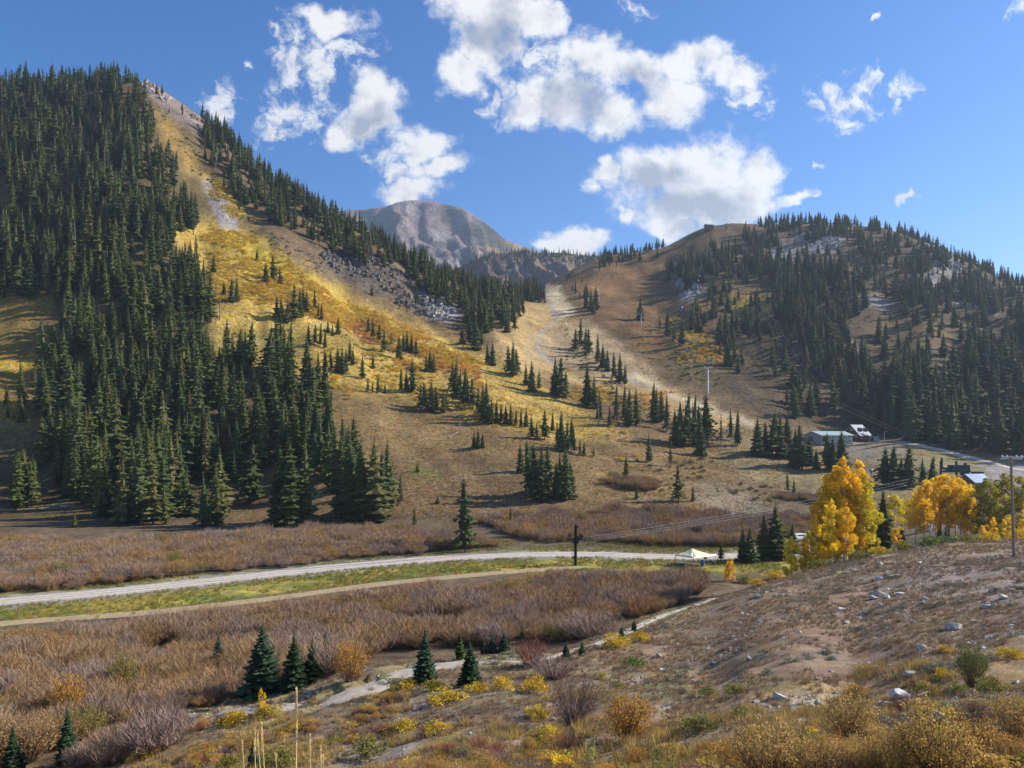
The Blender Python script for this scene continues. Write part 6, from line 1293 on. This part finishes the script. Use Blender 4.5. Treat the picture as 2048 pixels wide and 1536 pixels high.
for x in (-0.62, -0.42): mb.tube((x, -0.1, 0.5), (x, -0.1, mH * 0.6), 0.02, 0.02, 5)
for j in range(14): mb.tube((-0.62, -0.1, 0.6 + j * 0.28), (-0.42, -0.1, 0.6 + j * 0.28), 0.014, 0.014, 4)
mb.build('ladder', M_BLACK, e)
mb = MB(); mb.box((-0.36, 0, mH * 0.19), (0.2, 0.25, 0.35)); mb.build('control_box', M_BLACK, e)
tag(e, 'black steel lift tower with sheaves standing beside the gravel road', 'lift tower')
# its ropes: up to the base terminal on one side, away down the valley on the other
def rope(name, pts, r, label, cat='cable', group=None, mat=None, sag=0.0):
    P = []
    for i in range(len(pts) - 1):
        a, b_ = Vector(pts[i]), Vector(pts[i + 1]); sg = sag * (b_ - a).length
        for j in range(10):
            t = j / 10; q = a.lerp(b_, t); q.z -= 4 * sg * t * (1 - t); P.append(q)
    P.append(Vector(pts[-1])); mb = MB(); vs = []; n = 6
    for i, q in enumerate(P):
        d = (P[min(i + 1, len(P) - 1)] - P[max(i - 1, 0)]).normalized(); u = d.cross(Vector((0, 0, 1))).normalized(); w_ = u.cross(d)
        vs += [q + u * r * math.cos(6.2832 * j / n) + w_ * r * math.sin(6.2832 * j / n) for j in range(n)]
    mb.add(vs, [(i * n + j, i * n + (j + 1) % n, (i + 1) * n + (j + 1) % n, (i + 1) * n + j) for i in range(len(P) - 1) for j in range(n)])
    o = mb.build(name, mat or M_ROPE, None, True); return tag(o, label, cat, group)
TB = hit(1905, 962, 200); TBY = TB.y
gR = 'tow ropes over the valley floor'
for k, (dpy0, dpy1, dpy2, lab) in enumerate(((-6, 0, 0, 'uppermost tow rope running past the lift tower to the terminal'), (0, 5, 6, 'middle tow rope running past the lift tower to the terminal'), (6, 9, 12, 'lowest tow rope running past the lift tower to the terminal'))):
    rope('tow_rope', [pt(-420, 1150 + dpy0 * 2, 112), pt(560, 1134 + dpy0, 122), pt(1151, 1078 + dpy1, YT), pt(1858, 948 + dpy2, TBY)], 0.03, lab, 'cable', gR, sag=0.006)
for k, (a, lab) in enumerate(((1112, 'upper thin wire hanging over the far willows'), (1118, 'lower thin wire hanging over the far willows'))):
    rope('overhead_wire', [pt(-400, a - 6, 120), pt(640, a - 12, 150)], 0.025, lab, 'cable', 'thin wires over the far willows', M_BLACK, sag=0.008)

# shade tent
e = empty('shade_tent', hit(1390, 1131, 60)); TP = e.location.copy(); sc = TP.y / FPX
FL = pt(1389, 1134, TP.y - 2.6); corners = [(1352, 1107, 1129, 0), (1387, 1116, 1134, -2.6), (1430, 1113, 1130, 0.2), (1394, 1104, 1126, 2.8)]
C3 = []
for px_, top, foot, dy in corners:
    q = at(px_, TP.y + dy); C3.append((q - TP, pt(px_, top, TP.y + dy) - TP))
mb = MB(); apex = pt(1384, 1097, TP.y) - TP
zt_ = sum(c[1].z for c in C3) / 4
V = [(c[1].x * 1.03, c[1].y * 1.05, zt_) for c in C3]; n0 = 6; vs = []; fs = []
for i in range(4):
    a, b_ = Vector(V[i]), Vector(V[(i + 1) % 4])
    for r in range(n0 + 1):
        t = r / n0
        for s in range(n0 + 1):
            q = a.lerp(b_, s / n0).lerp(apex, t); q.z -= 0.12 * math.sin(math.pi * t) + 0.05 * math.sin(s * 2.1 + i) * (1 - t) * t * 3; vs.append(q)
    o_ = i * (n0 + 1) ** 2
    for r in range(n0):
        for s in range(n0): fs.append((o_ + r * (n0 + 1) + s, o_ + r * (n0 + 1) + s + 1, o_ + (r + 1) * (n0 + 1) + s + 1, o_ + (r + 1) * (n0 + 1) + s))
mb.add(vs, fs); can = mb.build('canopy', M_CREAM, e, True)
md = can.modifiers.new('cloth', 'SOLIDIFY'); md.thickness = 0.03
mb = MB()
for i in range(4): mb.tube(Vector(V[i]) - Vector((0, 0, 0.05)), Vector(V[(i + 1) % 4]) - Vector((0, 0, 0.05)), 0.06, 0.06, 6)
mb.build('frame', M_GALV, e)
for (ft, tp), v in zip(C3, V):
    mb = MB(); mb.tube((ft.x, ft.y, ft.z - 0.2), (v[0], v[1], v[2]), 0.055, 0.055, 8); mb.build('post', M_GALV, e)
tag(e, 'cream hip-roofed shade tent on steel posts beside the road', 'tent')
for i, (a, dy, lab) in enumerate(((1364, -0.3, 'white folding table under the tent, next to its outer post'), (1378, -0.9, 'white folding table in the middle under the tent'), (1393, -0.4, 'white folding table under the tent, beside the blue barrel'))):
    q = at(a, TP.y + dy); t = empty('folding_table', q, 0.3); mb = MB(); mb.box((0, 0, 0.74), (1.3, 0.75, 0.06)); mb.build('table_top', M_DIRTW, t)
    for sx_ in (-0.5, 0.5):
        mb = MB(); mb.tube((sx_, -0.3, 0), (sx_, -0.3, 0.72), 0.03, 0.03, 5); mb.tube((sx_, 0.3, 0), (sx_, 0.3, 0.72), 0.03, 0.03, 5); mb.tube((sx_, -0.3, 0.1), (sx_, 0.3, 0.1), 0.025, 0.025, 5); mb.build('leg_frame', M_GALV, t)
    tag(t, lab, 'table', 'tables under the tent')
q = at(1405, TP.y - 0.6); t = empty('plastic_barrel', q); mb = MB()
prof = [(0.24, 0), (0.29, 0.08), (0.30, 0.35), (0.315, 0.4), (0.30, 0.45), (0.30, 0.7), (0.315, 0.75), (0.29, 0.98), (0.24, 1.05)]
for (r0, z0), (r1, z1) in zip(prof[:-1], prof[1:]): mb.tube((0, 0, z0), (0, 0, z1), r0, r1, 14, False)
mb.build('drum', M_BLUE, t, True); mb = MB(); mb.tube((0, 0, 1.04), (0, 0, 1.09), 0.25, 0.23, 14); mb.build('lid', M_BLUE, t); tag(t, 'blue plastic barrel standing under the tent edge', 'barrel')
q = at(1411, TP.y + 0.6); t = empty('red_sign_box', q); mb = MB(); mb.tube((0, 0, 0), (0, 0, 1.0), 0.03, 0.03, 6); mb.build('post', M_GALV, t); mb = MB(); mb.box((-0.14, 0, 1.15), (0.26, 0.3, 0.34)); mb.box((0.15, 0, 1.18), (0.24, 0.3, 0.3)); mb.build('box', M_REDP, t); tag(t, 'small red box on a post behind the blue barrel', 'box')

# buildings
def gable(root, name, L, W, H, RH, wall, roof, over=0.5, axis='x'):
    mb = MB(); x, y = L / 2, W / 2
    vs = [(-x, -y, -2), (x, -y, -2), (x, y, -2), (-x, y, -2), (-x, -y, H), (x, -y, H), (x, y, H), (-x, y, H), (-x, 0, H + RH), (x, 0, H + RH)]
    mb.add(vs, [(0, 1, 5, 4), (1, 2, 6, 9, 5), (2, 3, 7, 6), (3, 0, 4, 8, 7)]); mb.build('wall', wall, root)
    sl = RH / y; xo, yo = x + over, y + over; th = 0.22; mb = MB()
    for s in (-1, 1):
        e0 = (H - sl * over); mb.add([(-xo, s * yo, e0 + .03), (xo, s * yo, e0 + .03), (xo, 0, H + RH + .03), (-xo, 0, H + RH + .03), (-xo, s * yo, e0 + th), (xo, s * yo, e0 + th), (xo, 0, H + RH + th), (-xo, 0, H + RH + th)], [(0, 1, 2, 3), (4, 7, 6, 5), (0, 4, 5, 1), (1, 5, 6, 2), (2, 6, 7, 3), (3, 7, 4, 0)])
    r = mb.build('roof', roof, root)
    mb = MB()
    for i in range(int(L / 0.8)):
        for s in (-1, 1): mb.tube((-xo + 0.4 + i * 0.8, s * yo, H - sl * over + th), (-xo + 0.4 + i * 0.8, 0, H + RH + th), 0.03, 0.03, 4, False)
    mb.build('roof_seams', roof, r); return r
def window(root, c, w, h, rz=0.0, trim=None):
    mb = MB(); dx = Vector((math.cos(rz), math.sin(rz), 0))
    f = MB().box(c, (w + 0.24, 0.12, h + 0.24), rz).build('window', trim or M_WHITE, root)
    nrm = Vector((math.sin(rz), -math.cos(rz), 0)) * 0.05
    for s in (-1, 1): MB().box(Vector(c) + nrm + dx * s * w * 0.26, (w * 0.46, 0.06, h), rz).build('pane', M_GLASS, f)
# long lodge
q = hit(1656, 884, 250); LY = q.y; s_ = LY / FPX; e = empty('long_lodge', q, R(14)); Ll, Wl = 70 * s_, 12.0
gable(e, 'long', Ll, Wl, 2.7, 1.6, M_WALLG, M_ROOFG)
for i in range(5):
    for z in (0.7, 2.2): window(e, (-Ll / 2 + 2.6 + i * 2.6, -Wl / 2 - 0.04, z), 1.3, 0.9)
MB().box((-Ll / 2 + 1.0, -Wl / 2 - 0.06, 1.0), (1.1, 0.14, 2.1)).build('door', M_BLACK, e)
MB().box((-Ll / 2 - 0.06, 0.8, 1.3), (0.14, 1.0, 2.0)).build('door', M_BLACK, e)
tag(e, 'long grey lodge with pale green metal roof, half hidden by spruces', 'building')
# chalet
q = hit(1713, 883, 250); e = empty('chalet', q, R(32)); Lc, Wc = 34 * s_, 7.6
rf = gable(e, 'chalet', Lc, Wc, 3.0, 4.0, M_WALLB, M_ROOFW, 0.7)
for xd in (-1.4, 2.4):
    d = empty('dormer', (xd, -2.4, 4.2)); d.parent = e
    mb = MB(); mb.add([(-0.9, -0.6, 0), (0.9, -0.6, 0), (0.9, -0.6, 0.9), (0, -0.6, 1.5), (-0.9, -0.6, 0.9), (-0.9, 1.6, 0), (0.9, 1.6, 0), (0.9, 1.6, 0.9), (0, 1.6, 1.5), (-0.9, 1.6, 0.9)], [(0, 1, 2, 3, 4), (1, 6, 7, 2), (0, 4, 9, 5)]); mb.build('dormer_wall', M_BLACK, d)
    mb = MB()
    for s in (-1, 1): mb.add([(s * 1.1, -0.8, 0.78), (s * 1.1, 1.8, 0.78), (0, 1.8, 1.56), (0, -0.8, 1.56), (s * 1.1, -0.8, 0.9), (s * 1.1, 1.8, 0.9), (0, 1.8, 1.68), (0, -0.8, 1.68)], [(0, 1, 2, 3), (4, 7, 6, 5), (0, 4, 5, 1), (3, 2, 6, 7), (0, 3, 7, 4)])
    mb.build('dormer_roof', plain('dormer_green', (0.10, 0.16, 0.16), 0.5) if xd < 0 else bpy.data.materials['dormer_green'], d)
    MB().box((0, -0.64, 0.55), (1.1, 0.06, 0.8)).build('pane', M_GLASS, d)
for yy_, z in ((-2.2, 2.4), (1.6, 2.4), (0, 5.2)):
    window(e, (-Lc / 2 - 0.05, yy_, z), 0.9, 0.9, R(-90))
for i in range(3): window(e, (-Lc / 2 + 2 + i * 2.6, -Wc / 2 - 0.05, 1.6), 1.2, 0.9)
tag(e, 'dark brown chalet with steep pale metal roof and two dormers', 'building')
def van(name, q, rz, L, W, H, body, label, cat):
    e = empty(name, q, rz); mb = MB(); mb.add([(-L / 2, -W / 2, .35), (L / 2, -W / 2, .35), (L / 2, W / 2, .35), (-L / 2, W / 2, .35), (-L / 2, -W / 2, H * .62), (L / 2, -W / 2, H * .58), (L / 2, W / 2, H * .58), (-L / 2, W / 2, H * .62), (-L / 2 * .9, -W * .42, H), (L * .22, -W * .42, H), (L * .22, W * .42, H), (-L / 2 * .9, W * .42, H), (L * .34, -W * .48, H * .6), (L * .34, W * .48, H * .6)],
       [(0, 1, 5, 12, 4), (2, 3, 7, 13, 6), (1, 2, 6, 5), (0, 4, 7, 3), (5, 6, 13, 12), (12, 13, 10, 9), (8, 9, 10, 11), (4, 8, 11, 7), (4, 12, 9, 8), (7, 11, 10, 13)]); mb.build('body', body, e)
    MB().box((-L * .12, -W * .462, H * .79), (L * .5, .05, H * .24)).build('side_window', M_GLASS, e); MB().box((-L * .12, W * .462, H * .79), (L * .5, .05, H * .24)).build('side_window', M_GLASS, e)
    for sx_ in (-.32, .32):
        for sy_ in (-1, 1):
            wh = MB().tube((sx_ * L, sy_ * (W / 2 - .18), .34), (sx_ * L, sy_ * (W / 2 + .02), .34), .34, .34, 14).build('wheel', M_BLACK, e); MB().tube((sx_ * L, sy_ * (W / 2 + .02), .34), (sx_ * L, sy_ * (W / 2 + .04), .34), .18, .16, 10).build('rim', M_GALV, wh)
    tag(e, label, cat); return e
van('parked_van', hit(1731, 883, 250), 0.1, 6.0, 2.2, 2.6, plain('dark_van_paint', (0.05, 0.055, 0.065), 0.3), 'dark van parked at the end of the chalet', 'van')
q = hit(1750, 883, 250); e = empty('propane_shed', q, 0.1); MB().box((0, 0, 1.0), (8.5 * s_ * 1.2, 2.2, 2.0)).build('box', M_GALV, e); MB().box((0, 0, 2.06), (8.5 * s_ * 1.2 + .3, 2.5, 0.12)).build('lid', M_WHITE, e); tag(e, 'low pale utility box beside the dark van', 'utility box')
q = hit(1769, 880, 250); e = empty('light_pole', q); hh = 16.5 * q.y / FPX; MB().tube((0, 0, -.2), (0, 0, hh), .11, .08, 8).build('pole', M_WHITE, e); MB().tube((0, 0, hh - .05), (0.95, 0, hh + .1), .05, .05, 6).build('arm', M_WHITE, e); MB().box((1.15, 0, hh + .08), (.7, .3, .16)).build('lamp_head', M_WHITE, e); tag(e, 'white light pole with one arm on the bench above the slope', 'lamp post')
# base terminal of the lift
q = TB.copy(); e = empty('lift_terminal', q, R(0)); s_ = TBY / FPX; hT = (962 - 945) * s_
def bxp(x0, x1, y0, y1, d, name, mat, dy=0.0):
    a, b_ = pt(x0, y1, TBY) - TB, pt(x1, y0, TBY) - TB; return MB().box(((a.x + b_.x) / 2, dy, (a.z + b_.z) / 2), (abs(b_.x - a.x), d, abs(b_.z - a.z))).build(name, mat, e)
bxp(1900, 1935, 930, 943, 3.0, 'machine_housing', M_GREENM); bxp(1884, 1900, 935, 938, 1.2, 'rope_guide', M_GREENM); bxp(1885, 1937, 941, 944.5, 1.6, 'lower_beam', M_GREENM, -0.6)
bxp(1880, 1883, 922, 962, 0.5, 'post', M_GREENM); bxp(1883.5, 1886.5, 916, 938, 0.5, 'post', M_GREENM, 0.4); bxp(1911, 1914, 922, 932, 0.5, 'mast', M_GREENM); bxp(1930, 1934.5, 926, 950, 0.8, 'end_tower', M_GREENM, 0.5)
bxp(1911, 1914, 944, 964, 0.6, 'leg', M_GREENM); bxp(1925, 1936, 942, 951, 2.0, 'drive_box', M_GREENM, 0.3); bxp(1931, 1933, 950, 964, 0.5, 'leg', M_GREENM, 0.3)
mb = MB(); a = pt(1884, 937, TBY) - TB; b_ = pt(1900, 941, TBY) - TB; mb.tube(a, b_, .22, .22, 6); mb.tube(pt(1886, 934, TBY) - TB, pt(1896, 940, TBY) - TB, .16, .16, 6); mb.build('brace', M_GREENM, e)
mb = MB(); c_ = pt(1893, 938, TBY) - TB; mb.tube(c_ - Vector((0, 1.2, .1)), c_ - Vector((0, 1.2, -.12)), 1.5, 1.5, 20); mb.build('bullwheel', M_GREENM, e)
tag(e, 'dark green lift drive terminal with posts and beams above the gold grove', 'lift terminal')
q = hit(1955, 958, 200); e = empty('control_hut', q); s2 = q.y / FPX; MB().box((0, 0, 9 * s2), (17 * s2, 2.2, 9 * s2)).build('cabin', M_BLACK, e); MB().box((0, 0, 13.9 * s2), (18.5 * s2, 2.6, .18)).build('roof', M_GREENM, e); MB().tube((-5 * s2, 0, -1), (-5 * s2, 0, 5 * s2), .12, .12, 6).build('leg', M_BLACK, e); MB().tube((5 * s2, 0, -1), (5 * s2, 0, 5 * s2), .12, .12, 6).build('leg', M_BLACK, e); tag(e, 'small black operator cabin right of the lift terminal', 'cabin')
# brown building with bluish roof
Yb = 232.0; q = at(1948, Yb); s2 = Yb / FPX; zE = pt(1948, 963, Yb).z - q.z; zR = pt(1948, 949, Yb).z - q.z; e = empty('lift_building', q, R(12)); Wb, Db = 37 * s2, 7.0
gable(e, 'lb', Wb, Db, zE, zR - zE, M_BROWNS, M_BLUEROOF, 0.5)
zc_ = pt(1948, 975, Yb).z - q.z; MB().box((0, 0, zc_ - 3), (Wb + .12, Db + .12, 6)).build('lower_wall', M_CONC, e)
window(e, (Wb * .30, -Db / 2 - .05, zE - 0.9), .7, .8, 0, M_TRIM); window(e, (-Wb * .15, -Db / 2 - .05, zE - 0.9), .7, .8, 0, M_TRIM)
MB().box((Wb * .1, -Db / 2 - .1, 0.9), (1.0, .12, 2.0)).build('door', M_BLACK, e)
tag(e, 'two-tone brown and white building with bluish roof among aspens', 'building')
# hut on the hilltop
q = hit(1418, 460, 300); q.z += 1.6; e = empty('summit_hut', q, R(10)); s2 = q.y / FPX; gable(e, 'hut', 15 * s2, 5.0, 5.5 * s2, 2.2 * s2, M_BROWNS, M_WALLG, .6); window(e, (1.2, -2.55, 2.2), 1.6, .9); window(e, (-1.6, -2.55, 2.2), 1.2, .9); tag(e, 'tiny hut on the bare hilltop against the cloud', 'building')
# wooden power pole
q = hit(2028, 1113, 40); e = empty('power_pole', q); s2 = q.y / FPX; hP = 201 * s2; x1_ = (2022 - 2028) * s2
MB().tube((0, 0, -.3), (x1_, 0, hP), 3.1 * s2, 2.3 * s2, 10).build('pole', M_WOOD, e)
for i, z in enumerate((-5.5, -2.0)): MB().box((x1_ + .1, -.16 if i else .16, hP + z * s2), (45 * s2, .12, 2.4 * s2)).build('crossarm', M_GALV, e)
for dx in (-19, -9.5, 9.5, 20):
    mb = MB(); c_ = Vector((x1_ + dx * s2, -.1, hP - 1.2 * s2)); mb.tube(c_, c_ + Vector((0, 0, 1.4 * s2)), 2.0 * s2, 1.3 * s2, 8); mb.tube(c_ + Vector((0, 0, 1.4 * s2)), c_ + Vector((0, 0, 3.2 * s2)), 1.4 * s2, .6 * s2, 8); mb.build('insulator', M_WHITE, e)
MB().tube((x1_ - 9 * s2, -.1, hP - 5 * s2), (x1_ * .9, -.1, hP - 12 * s2), .03, .03, 5).build('brace', M_GALV, e)
tag(e, 'wooden power pole with crossarm and white insulators on the stony slope', 'power pole'); PPT = q + Vector((x1_, 0, hP))
for dx, lab in ((-19, 'outer power line wire leaving the wooden pole'), (-9.5, 'inner power line wire leaving the wooden pole')): rope('power_line', [PPT + Vector((dx * s2, -.1, 1.5 * s2)), pt(1960 + dx * .6, 934, 190), pt(1880, 950, 300)], .016, lab, 'cable', 'power line wires', sag=.004)
# chairlift up the shaded hill
def pole_tower(px_, top, foot, label, mat, arm=2.6, r=.35, ymin=200):
    q = hit(px_, foot, ymin); hh = (foot - top) * q.y / FPX; e = empty('chairlift_tower', q); MB().tube((0, 0, -.5), (0, 0, hh), r, r * .8, 10).build('mast', mat, e); MB().box((0, 0, hh - .2), (arm * 2, .4, .35)).build('crossarm', mat, e)
    for s in (-1, 1):
        mb = MB(); mb.box((s * arm, 0, hh - .1), (.2, 2.6, .25))
        for j in range(4): mb.tube((s * arm - .12, -1 + j * .66, hh + .1), (s * arm + .12, -1 + j * .66, hh + .1), .25, .25, 8)
        mb.build('sheave_train', mat, e)
    tag(e, label, 'lift tower', 'chairlift towers on the hillsides'); return q + Vector((0, 0, hh + .3))
t1 = [pole_tower(*a, M_BLACK) for a in ((1492, 588, 612, 'dark chairlift tower on the small gold shoulder of the shaded hill'), (1543, 643, 676, 'tall dark chairlift tower on the open brown hillside'), (1589, 723, 746, 'dark chairlift tower at the forest edge of the shaded hill'), (1652, 797, 833, 'lowest dark chairlift tower, above the lodge'))]
top_ = hit(1424, 520, 300) + Vector((0, 0, 7)); bot_ = hit(1832, 893, 250) + Vector((0, 0, 3))
for s, lab in ((-2.6, 'uphill chairlift cable over the shaded hill'), (2.6, 'downhill chairlift cable over the shaded hill')): rope('chairlift_cable', [top_ + Vector((s, 0, 0))] + [t + Vector((s, 0, 0)) for t in t1] + [bot_ + Vector((s * .5, 0, 0))], .06, lab, 'cable', 'chairlift cables', sag=.006)
# second lift with pale towers along the ski run
wt = pole_tower(1416, 735, 787, 'tall white lift tower below the ski run', M_WHITE, 1.6, .42); g2t = pole_tower(1282, 628, 650, 'grey lift tower beside a bushy spruce', M_GALV, 2.0, .3); g3t = pole_tower(1147, 567, 587, 'distant pale lift tower near the top of the run', M_GALV, 2.0, .28, 300); g4t = pole_tower(1198, 590, 603, 'distant pale lift tower behind the upper trees', M_GALV, 2.0, .25, 300)
end2 = hit(1560, 858, 250) + Vector((0, 0, 5))
for s, lab in ((-1.6, 'inner cable of the lift with pale towers'), (1.6, 'outer cable of the lift with pale towers')): rope('lift_cable', [g4t + Vector((s, 0, 0)), g2t + Vector((s, 0, 0)), wt + Vector((s, 0, 0)), end2 + Vector((s, 0, 0))], .055, lab, 'cable', 'cables of the ski run lift', M_GALV, sag=.006)
# snow guns
def snow_gun(px_, py_, h, label, mat, ymin=180):
    q = hit(px_, py_, ymin); H = h * q.y / FPX; e = empty('snow_gun', q, .6); MB().tube((0, 0, -.2), (0, 0, H * .5), .09, .09, 6).build('stand', M_BLUE, e)
    mb = MB(); mb.tube((-.55, 0, H * .68), (.45, 0, H * .78), H * .26, H * .22, 14); mb.build('fan_barrel', mat, e); MB().tube((.45, 0, H * .78), (.52, 0, H * .787), H * .24, H * .24, 14).build('nozzle_ring', M_WHITE, e); MB().box((-.1, 0, H * .3), (.5, .4, .5)).build('control_box', M_BLUE, e)
    tag(e, label, 'snow gun', 'snow guns beside the runs')
snow_gun(1743, 949, 11, 'blue snow gun on the slope above the tall aspens', M_BLUE); snow_gun(1455, 866, 8, 'small blue snow gun among thin spruces', M_BLUE); snow_gun(1132, 655, 9, 'small pale blue snow gun beside the winding run', M_DIRTW); snow_gun(1363, 623, 10, 'blue snow gun on the shaded brown hillside', M_BLUE)
q = hit(1382, 737, 250); e = empty('lift_safety_pad', q); s2 = q.y / FPX; MB().tube((0, 0, 0), (0, 0, 14 * s2), .1, .1, 6).build('post', M_GALV, e); MB().tube((0, 0, .3), (0, 0, 6 * s2), .5, .5, 10).build('pad', M_ORP, e); MB().tube((0, 0, 7 * s2), (-20 * s2, 0, 7 * s2), .08, .08, 6).build('boom', M_WHITE, e); MB().tube((-20 * s2, 0, 5.5 * s2), (-22.5 * s2, 0, 8.5 * s2), .5, .6, 10).build('gun_head', M_BLACK, e); tag(e, 'snow gun boom with orange padded post above the pale track', 'snow gun')
# cars glimpsed behind the aspens
M_CARW = plain('white_car_paint', (0.70, 0.71, 0.73), 0.25, 0, .03); van('parked_car', at(1600, 165), 0.5, 4.6, 1.8, 1.6, M_CARW, 'white car half hidden by saplings left of the tall aspens', 'car'); van('parked_car', at(1852, 168), 0.2, 4.6, 1.8, 1.55, M_CARW, 'white car glimpsed between pale trunks of the gold grove', 'car')
# bleached deadwood and fallen logs
def log(a, b, r, label, branches=0):
    A, B = hit(*a, 60), hit(*b, 60); A.z += r * .6; B.z += r * .6; mb = MB(); mb.tube(A, B, r, r * .5, 7); rr = random.Random(int(a[0]))
    for i in range(branches): c = A.lerp(B, rr.random()); mb.tube(c, c + Vector((rr.uniform(-1, 1), rr.uniform(-1, 1), rr.uniform(.5, 1.8))), r * .35, r * .1, 5)
    o = mb.build('fallen_log', M_DEAD); tag(o, label, 'log', 'fallen logs')
log((760, 1042), (778, 1040), .16, 'bleached branching deadwood at the willow edge', 7); log((320, 1040), (352, 1036), .18, 'pale fallen log under the forest front'); log((68, 982), (98, 974), .15, 'thin fallen trunk in the left clearing'); log((898, 875), (925, 860), .22, 'broken fallen snag on the brown slope', 5)
# tall straw stalks close to the viewer
M_STALK = plain('straw_stalk', (0.72, 0.52, 0.22), .7, 0, .15, 20)
def stalk(px_, top, Y_, head, label):
    q = at(px_, Y_); T = pt(px_, top, Y_); mb = MB(); base = Vector((q.x + rnd.uniform(-.03, .03), Y_, q.z - .02)); L = T - base
    pts = [base + L * t + Vector((math.sin(t * 3) * .008, 0, 0)) for t in np.linspace(0, 1, 6)]; e = empty('grass_stalk', base); mb.path([p - base for p in pts], [.0036, .0034, .003, .0028, .002, .001], 5); mb.build('stem', M_STALK, e)
    mb = MB(); rr = random.Random(int(px_)); hl = head * Y_ / FPX
    for i in range(int(20 + head)):
        t = rr.random(); c = T - base - Vector((0, 0, hl * t)); a = rr.uniform(0, 6.28); w_ = .007 * (.5 + t * (1.3 - t)); mb.tube(c, c + Vector((math.cos(a) * w_, math.sin(a) * w_, .018)), .0022, .0006, 4, False)
    mb.build('seed_head', M_STALK, e); tag(e, label, 'grass stalk', 'tall straw stalks close to the viewer')
for a in ((593, 1382, 3.0, 100, 'tallest straw stalk with a long seed head'), (523, 1449, 3.2, 60, 'second tallest straw stalk, in the cluster left of the tallest'), (509, 1461, 3.1, 50, 'short stalk at the left of the clustered stalks'), (515, 1474, 3.3, 40, 'stalk in the middle of the cluster'), (484, 1488, 3.2, 20, 'thin stalk standing leftmost'), (620, 1474, 3.2, 50, 'thin stalk right of the tallest one'), (551, 1512, 3.1, 10, 'very short stalk between cluster and tallest'), (641, 1498, 3.2, 25, 'thin rightmost stalk of a pair'), (645, 1515, 3.3, 12, 'short rightmost stalk of a pair')): stalk(*a)
# green willow shoots near the viewer
M_NLEAF = foliage('near_willow_leaves', [(0.16, 0.20, 0.05), (0.24, 0.24, 0.06)], .5, .4)
for px_, top, n, lab in ((1185, 1488, 4, 'green leafy shoots at the lower edge, left of a pair'), (1255, 1520, 4, 'low green leafy shoots at the lower edge between two taller sprays'), (1320, 1482, 6, 'tallest green leafy shoots at the lower edge')):
    q = at(px_, 7.0); e = empty('willow_shoots', q); rr = random.Random(px_); V = []; F = []; mb = MB()
    for i in range(n):
        T = pt(px_ + rr.uniform(-26, 26), top + rr.uniform(0, 26), 7.0 + rr.uniform(-.2, .2)) - q; b0 = Vector((rr.uniform(-.06, .06), rr.uniform(-.06, .06), -.05)); mb.path([b0, b0.lerp(T, .5) + Vector((rr.uniform(-.02, .02), 0, .05)), T], [.006, .004, .0015], 5)
        for j in range(70):
            t = rr.uniform(.35, 1); c = b0.lerp(T, t); d = Vector((rr.gauss(0, 1), rr.gauss(0, 1), rr.uniform(.2, 1.4))).normalized(); sd_ = d.cross(Vector((rr.gauss(0, 1), rr.gauss(0, 1), rr.gauss(0, 1)))).normalized(); l = rr.uniform(.03, .055); i0 = len(V); V.extend([c, c + d * l * .5 + sd_ * l * .17, c + d * l, c + d * l * .5 - sd_ * l * .17]); F.append((i0, i0 + 1, i0 + 2, i0 + 3))
    mb.build('stems', M_WSTEM, e); new_obj('leaves', mesh_np('leaves', V, F, M_NLEAF), e); tag(e, lab, 'shrub', 'green shoots close to the viewer')

# ------------------------------------------------------------------ haze
HAZE = 0.00011
if HAZE:
    mb = MB(); mb.box((0, 1500, 520), (7000, 6400, 1060)); o = mb.build('haze', None); m = bpy.data.materials.new('valley_air'); m.use_nodes = True; nt = m.node_tree; nt.nodes.clear()
    v = nt.nodes.new('ShaderNodeVolumePrincipled'); v.inputs['Color'].default_value = (0.62, 0.78, 1.0, 1); v.inputs['Density'].default_value = HAZE; v.inputs['Anisotropy'].default_value = 0.35
    ou = nt.nodes.new('ShaderNodeOutputMaterial'); nt.links.new(v.outputs[0], ou.inputs['Volume']); o.data.materials.clear(); o.data.materials.append(m); tag(o, kind='stuff', label='thin blue air haze filling the valley', cat='haze')
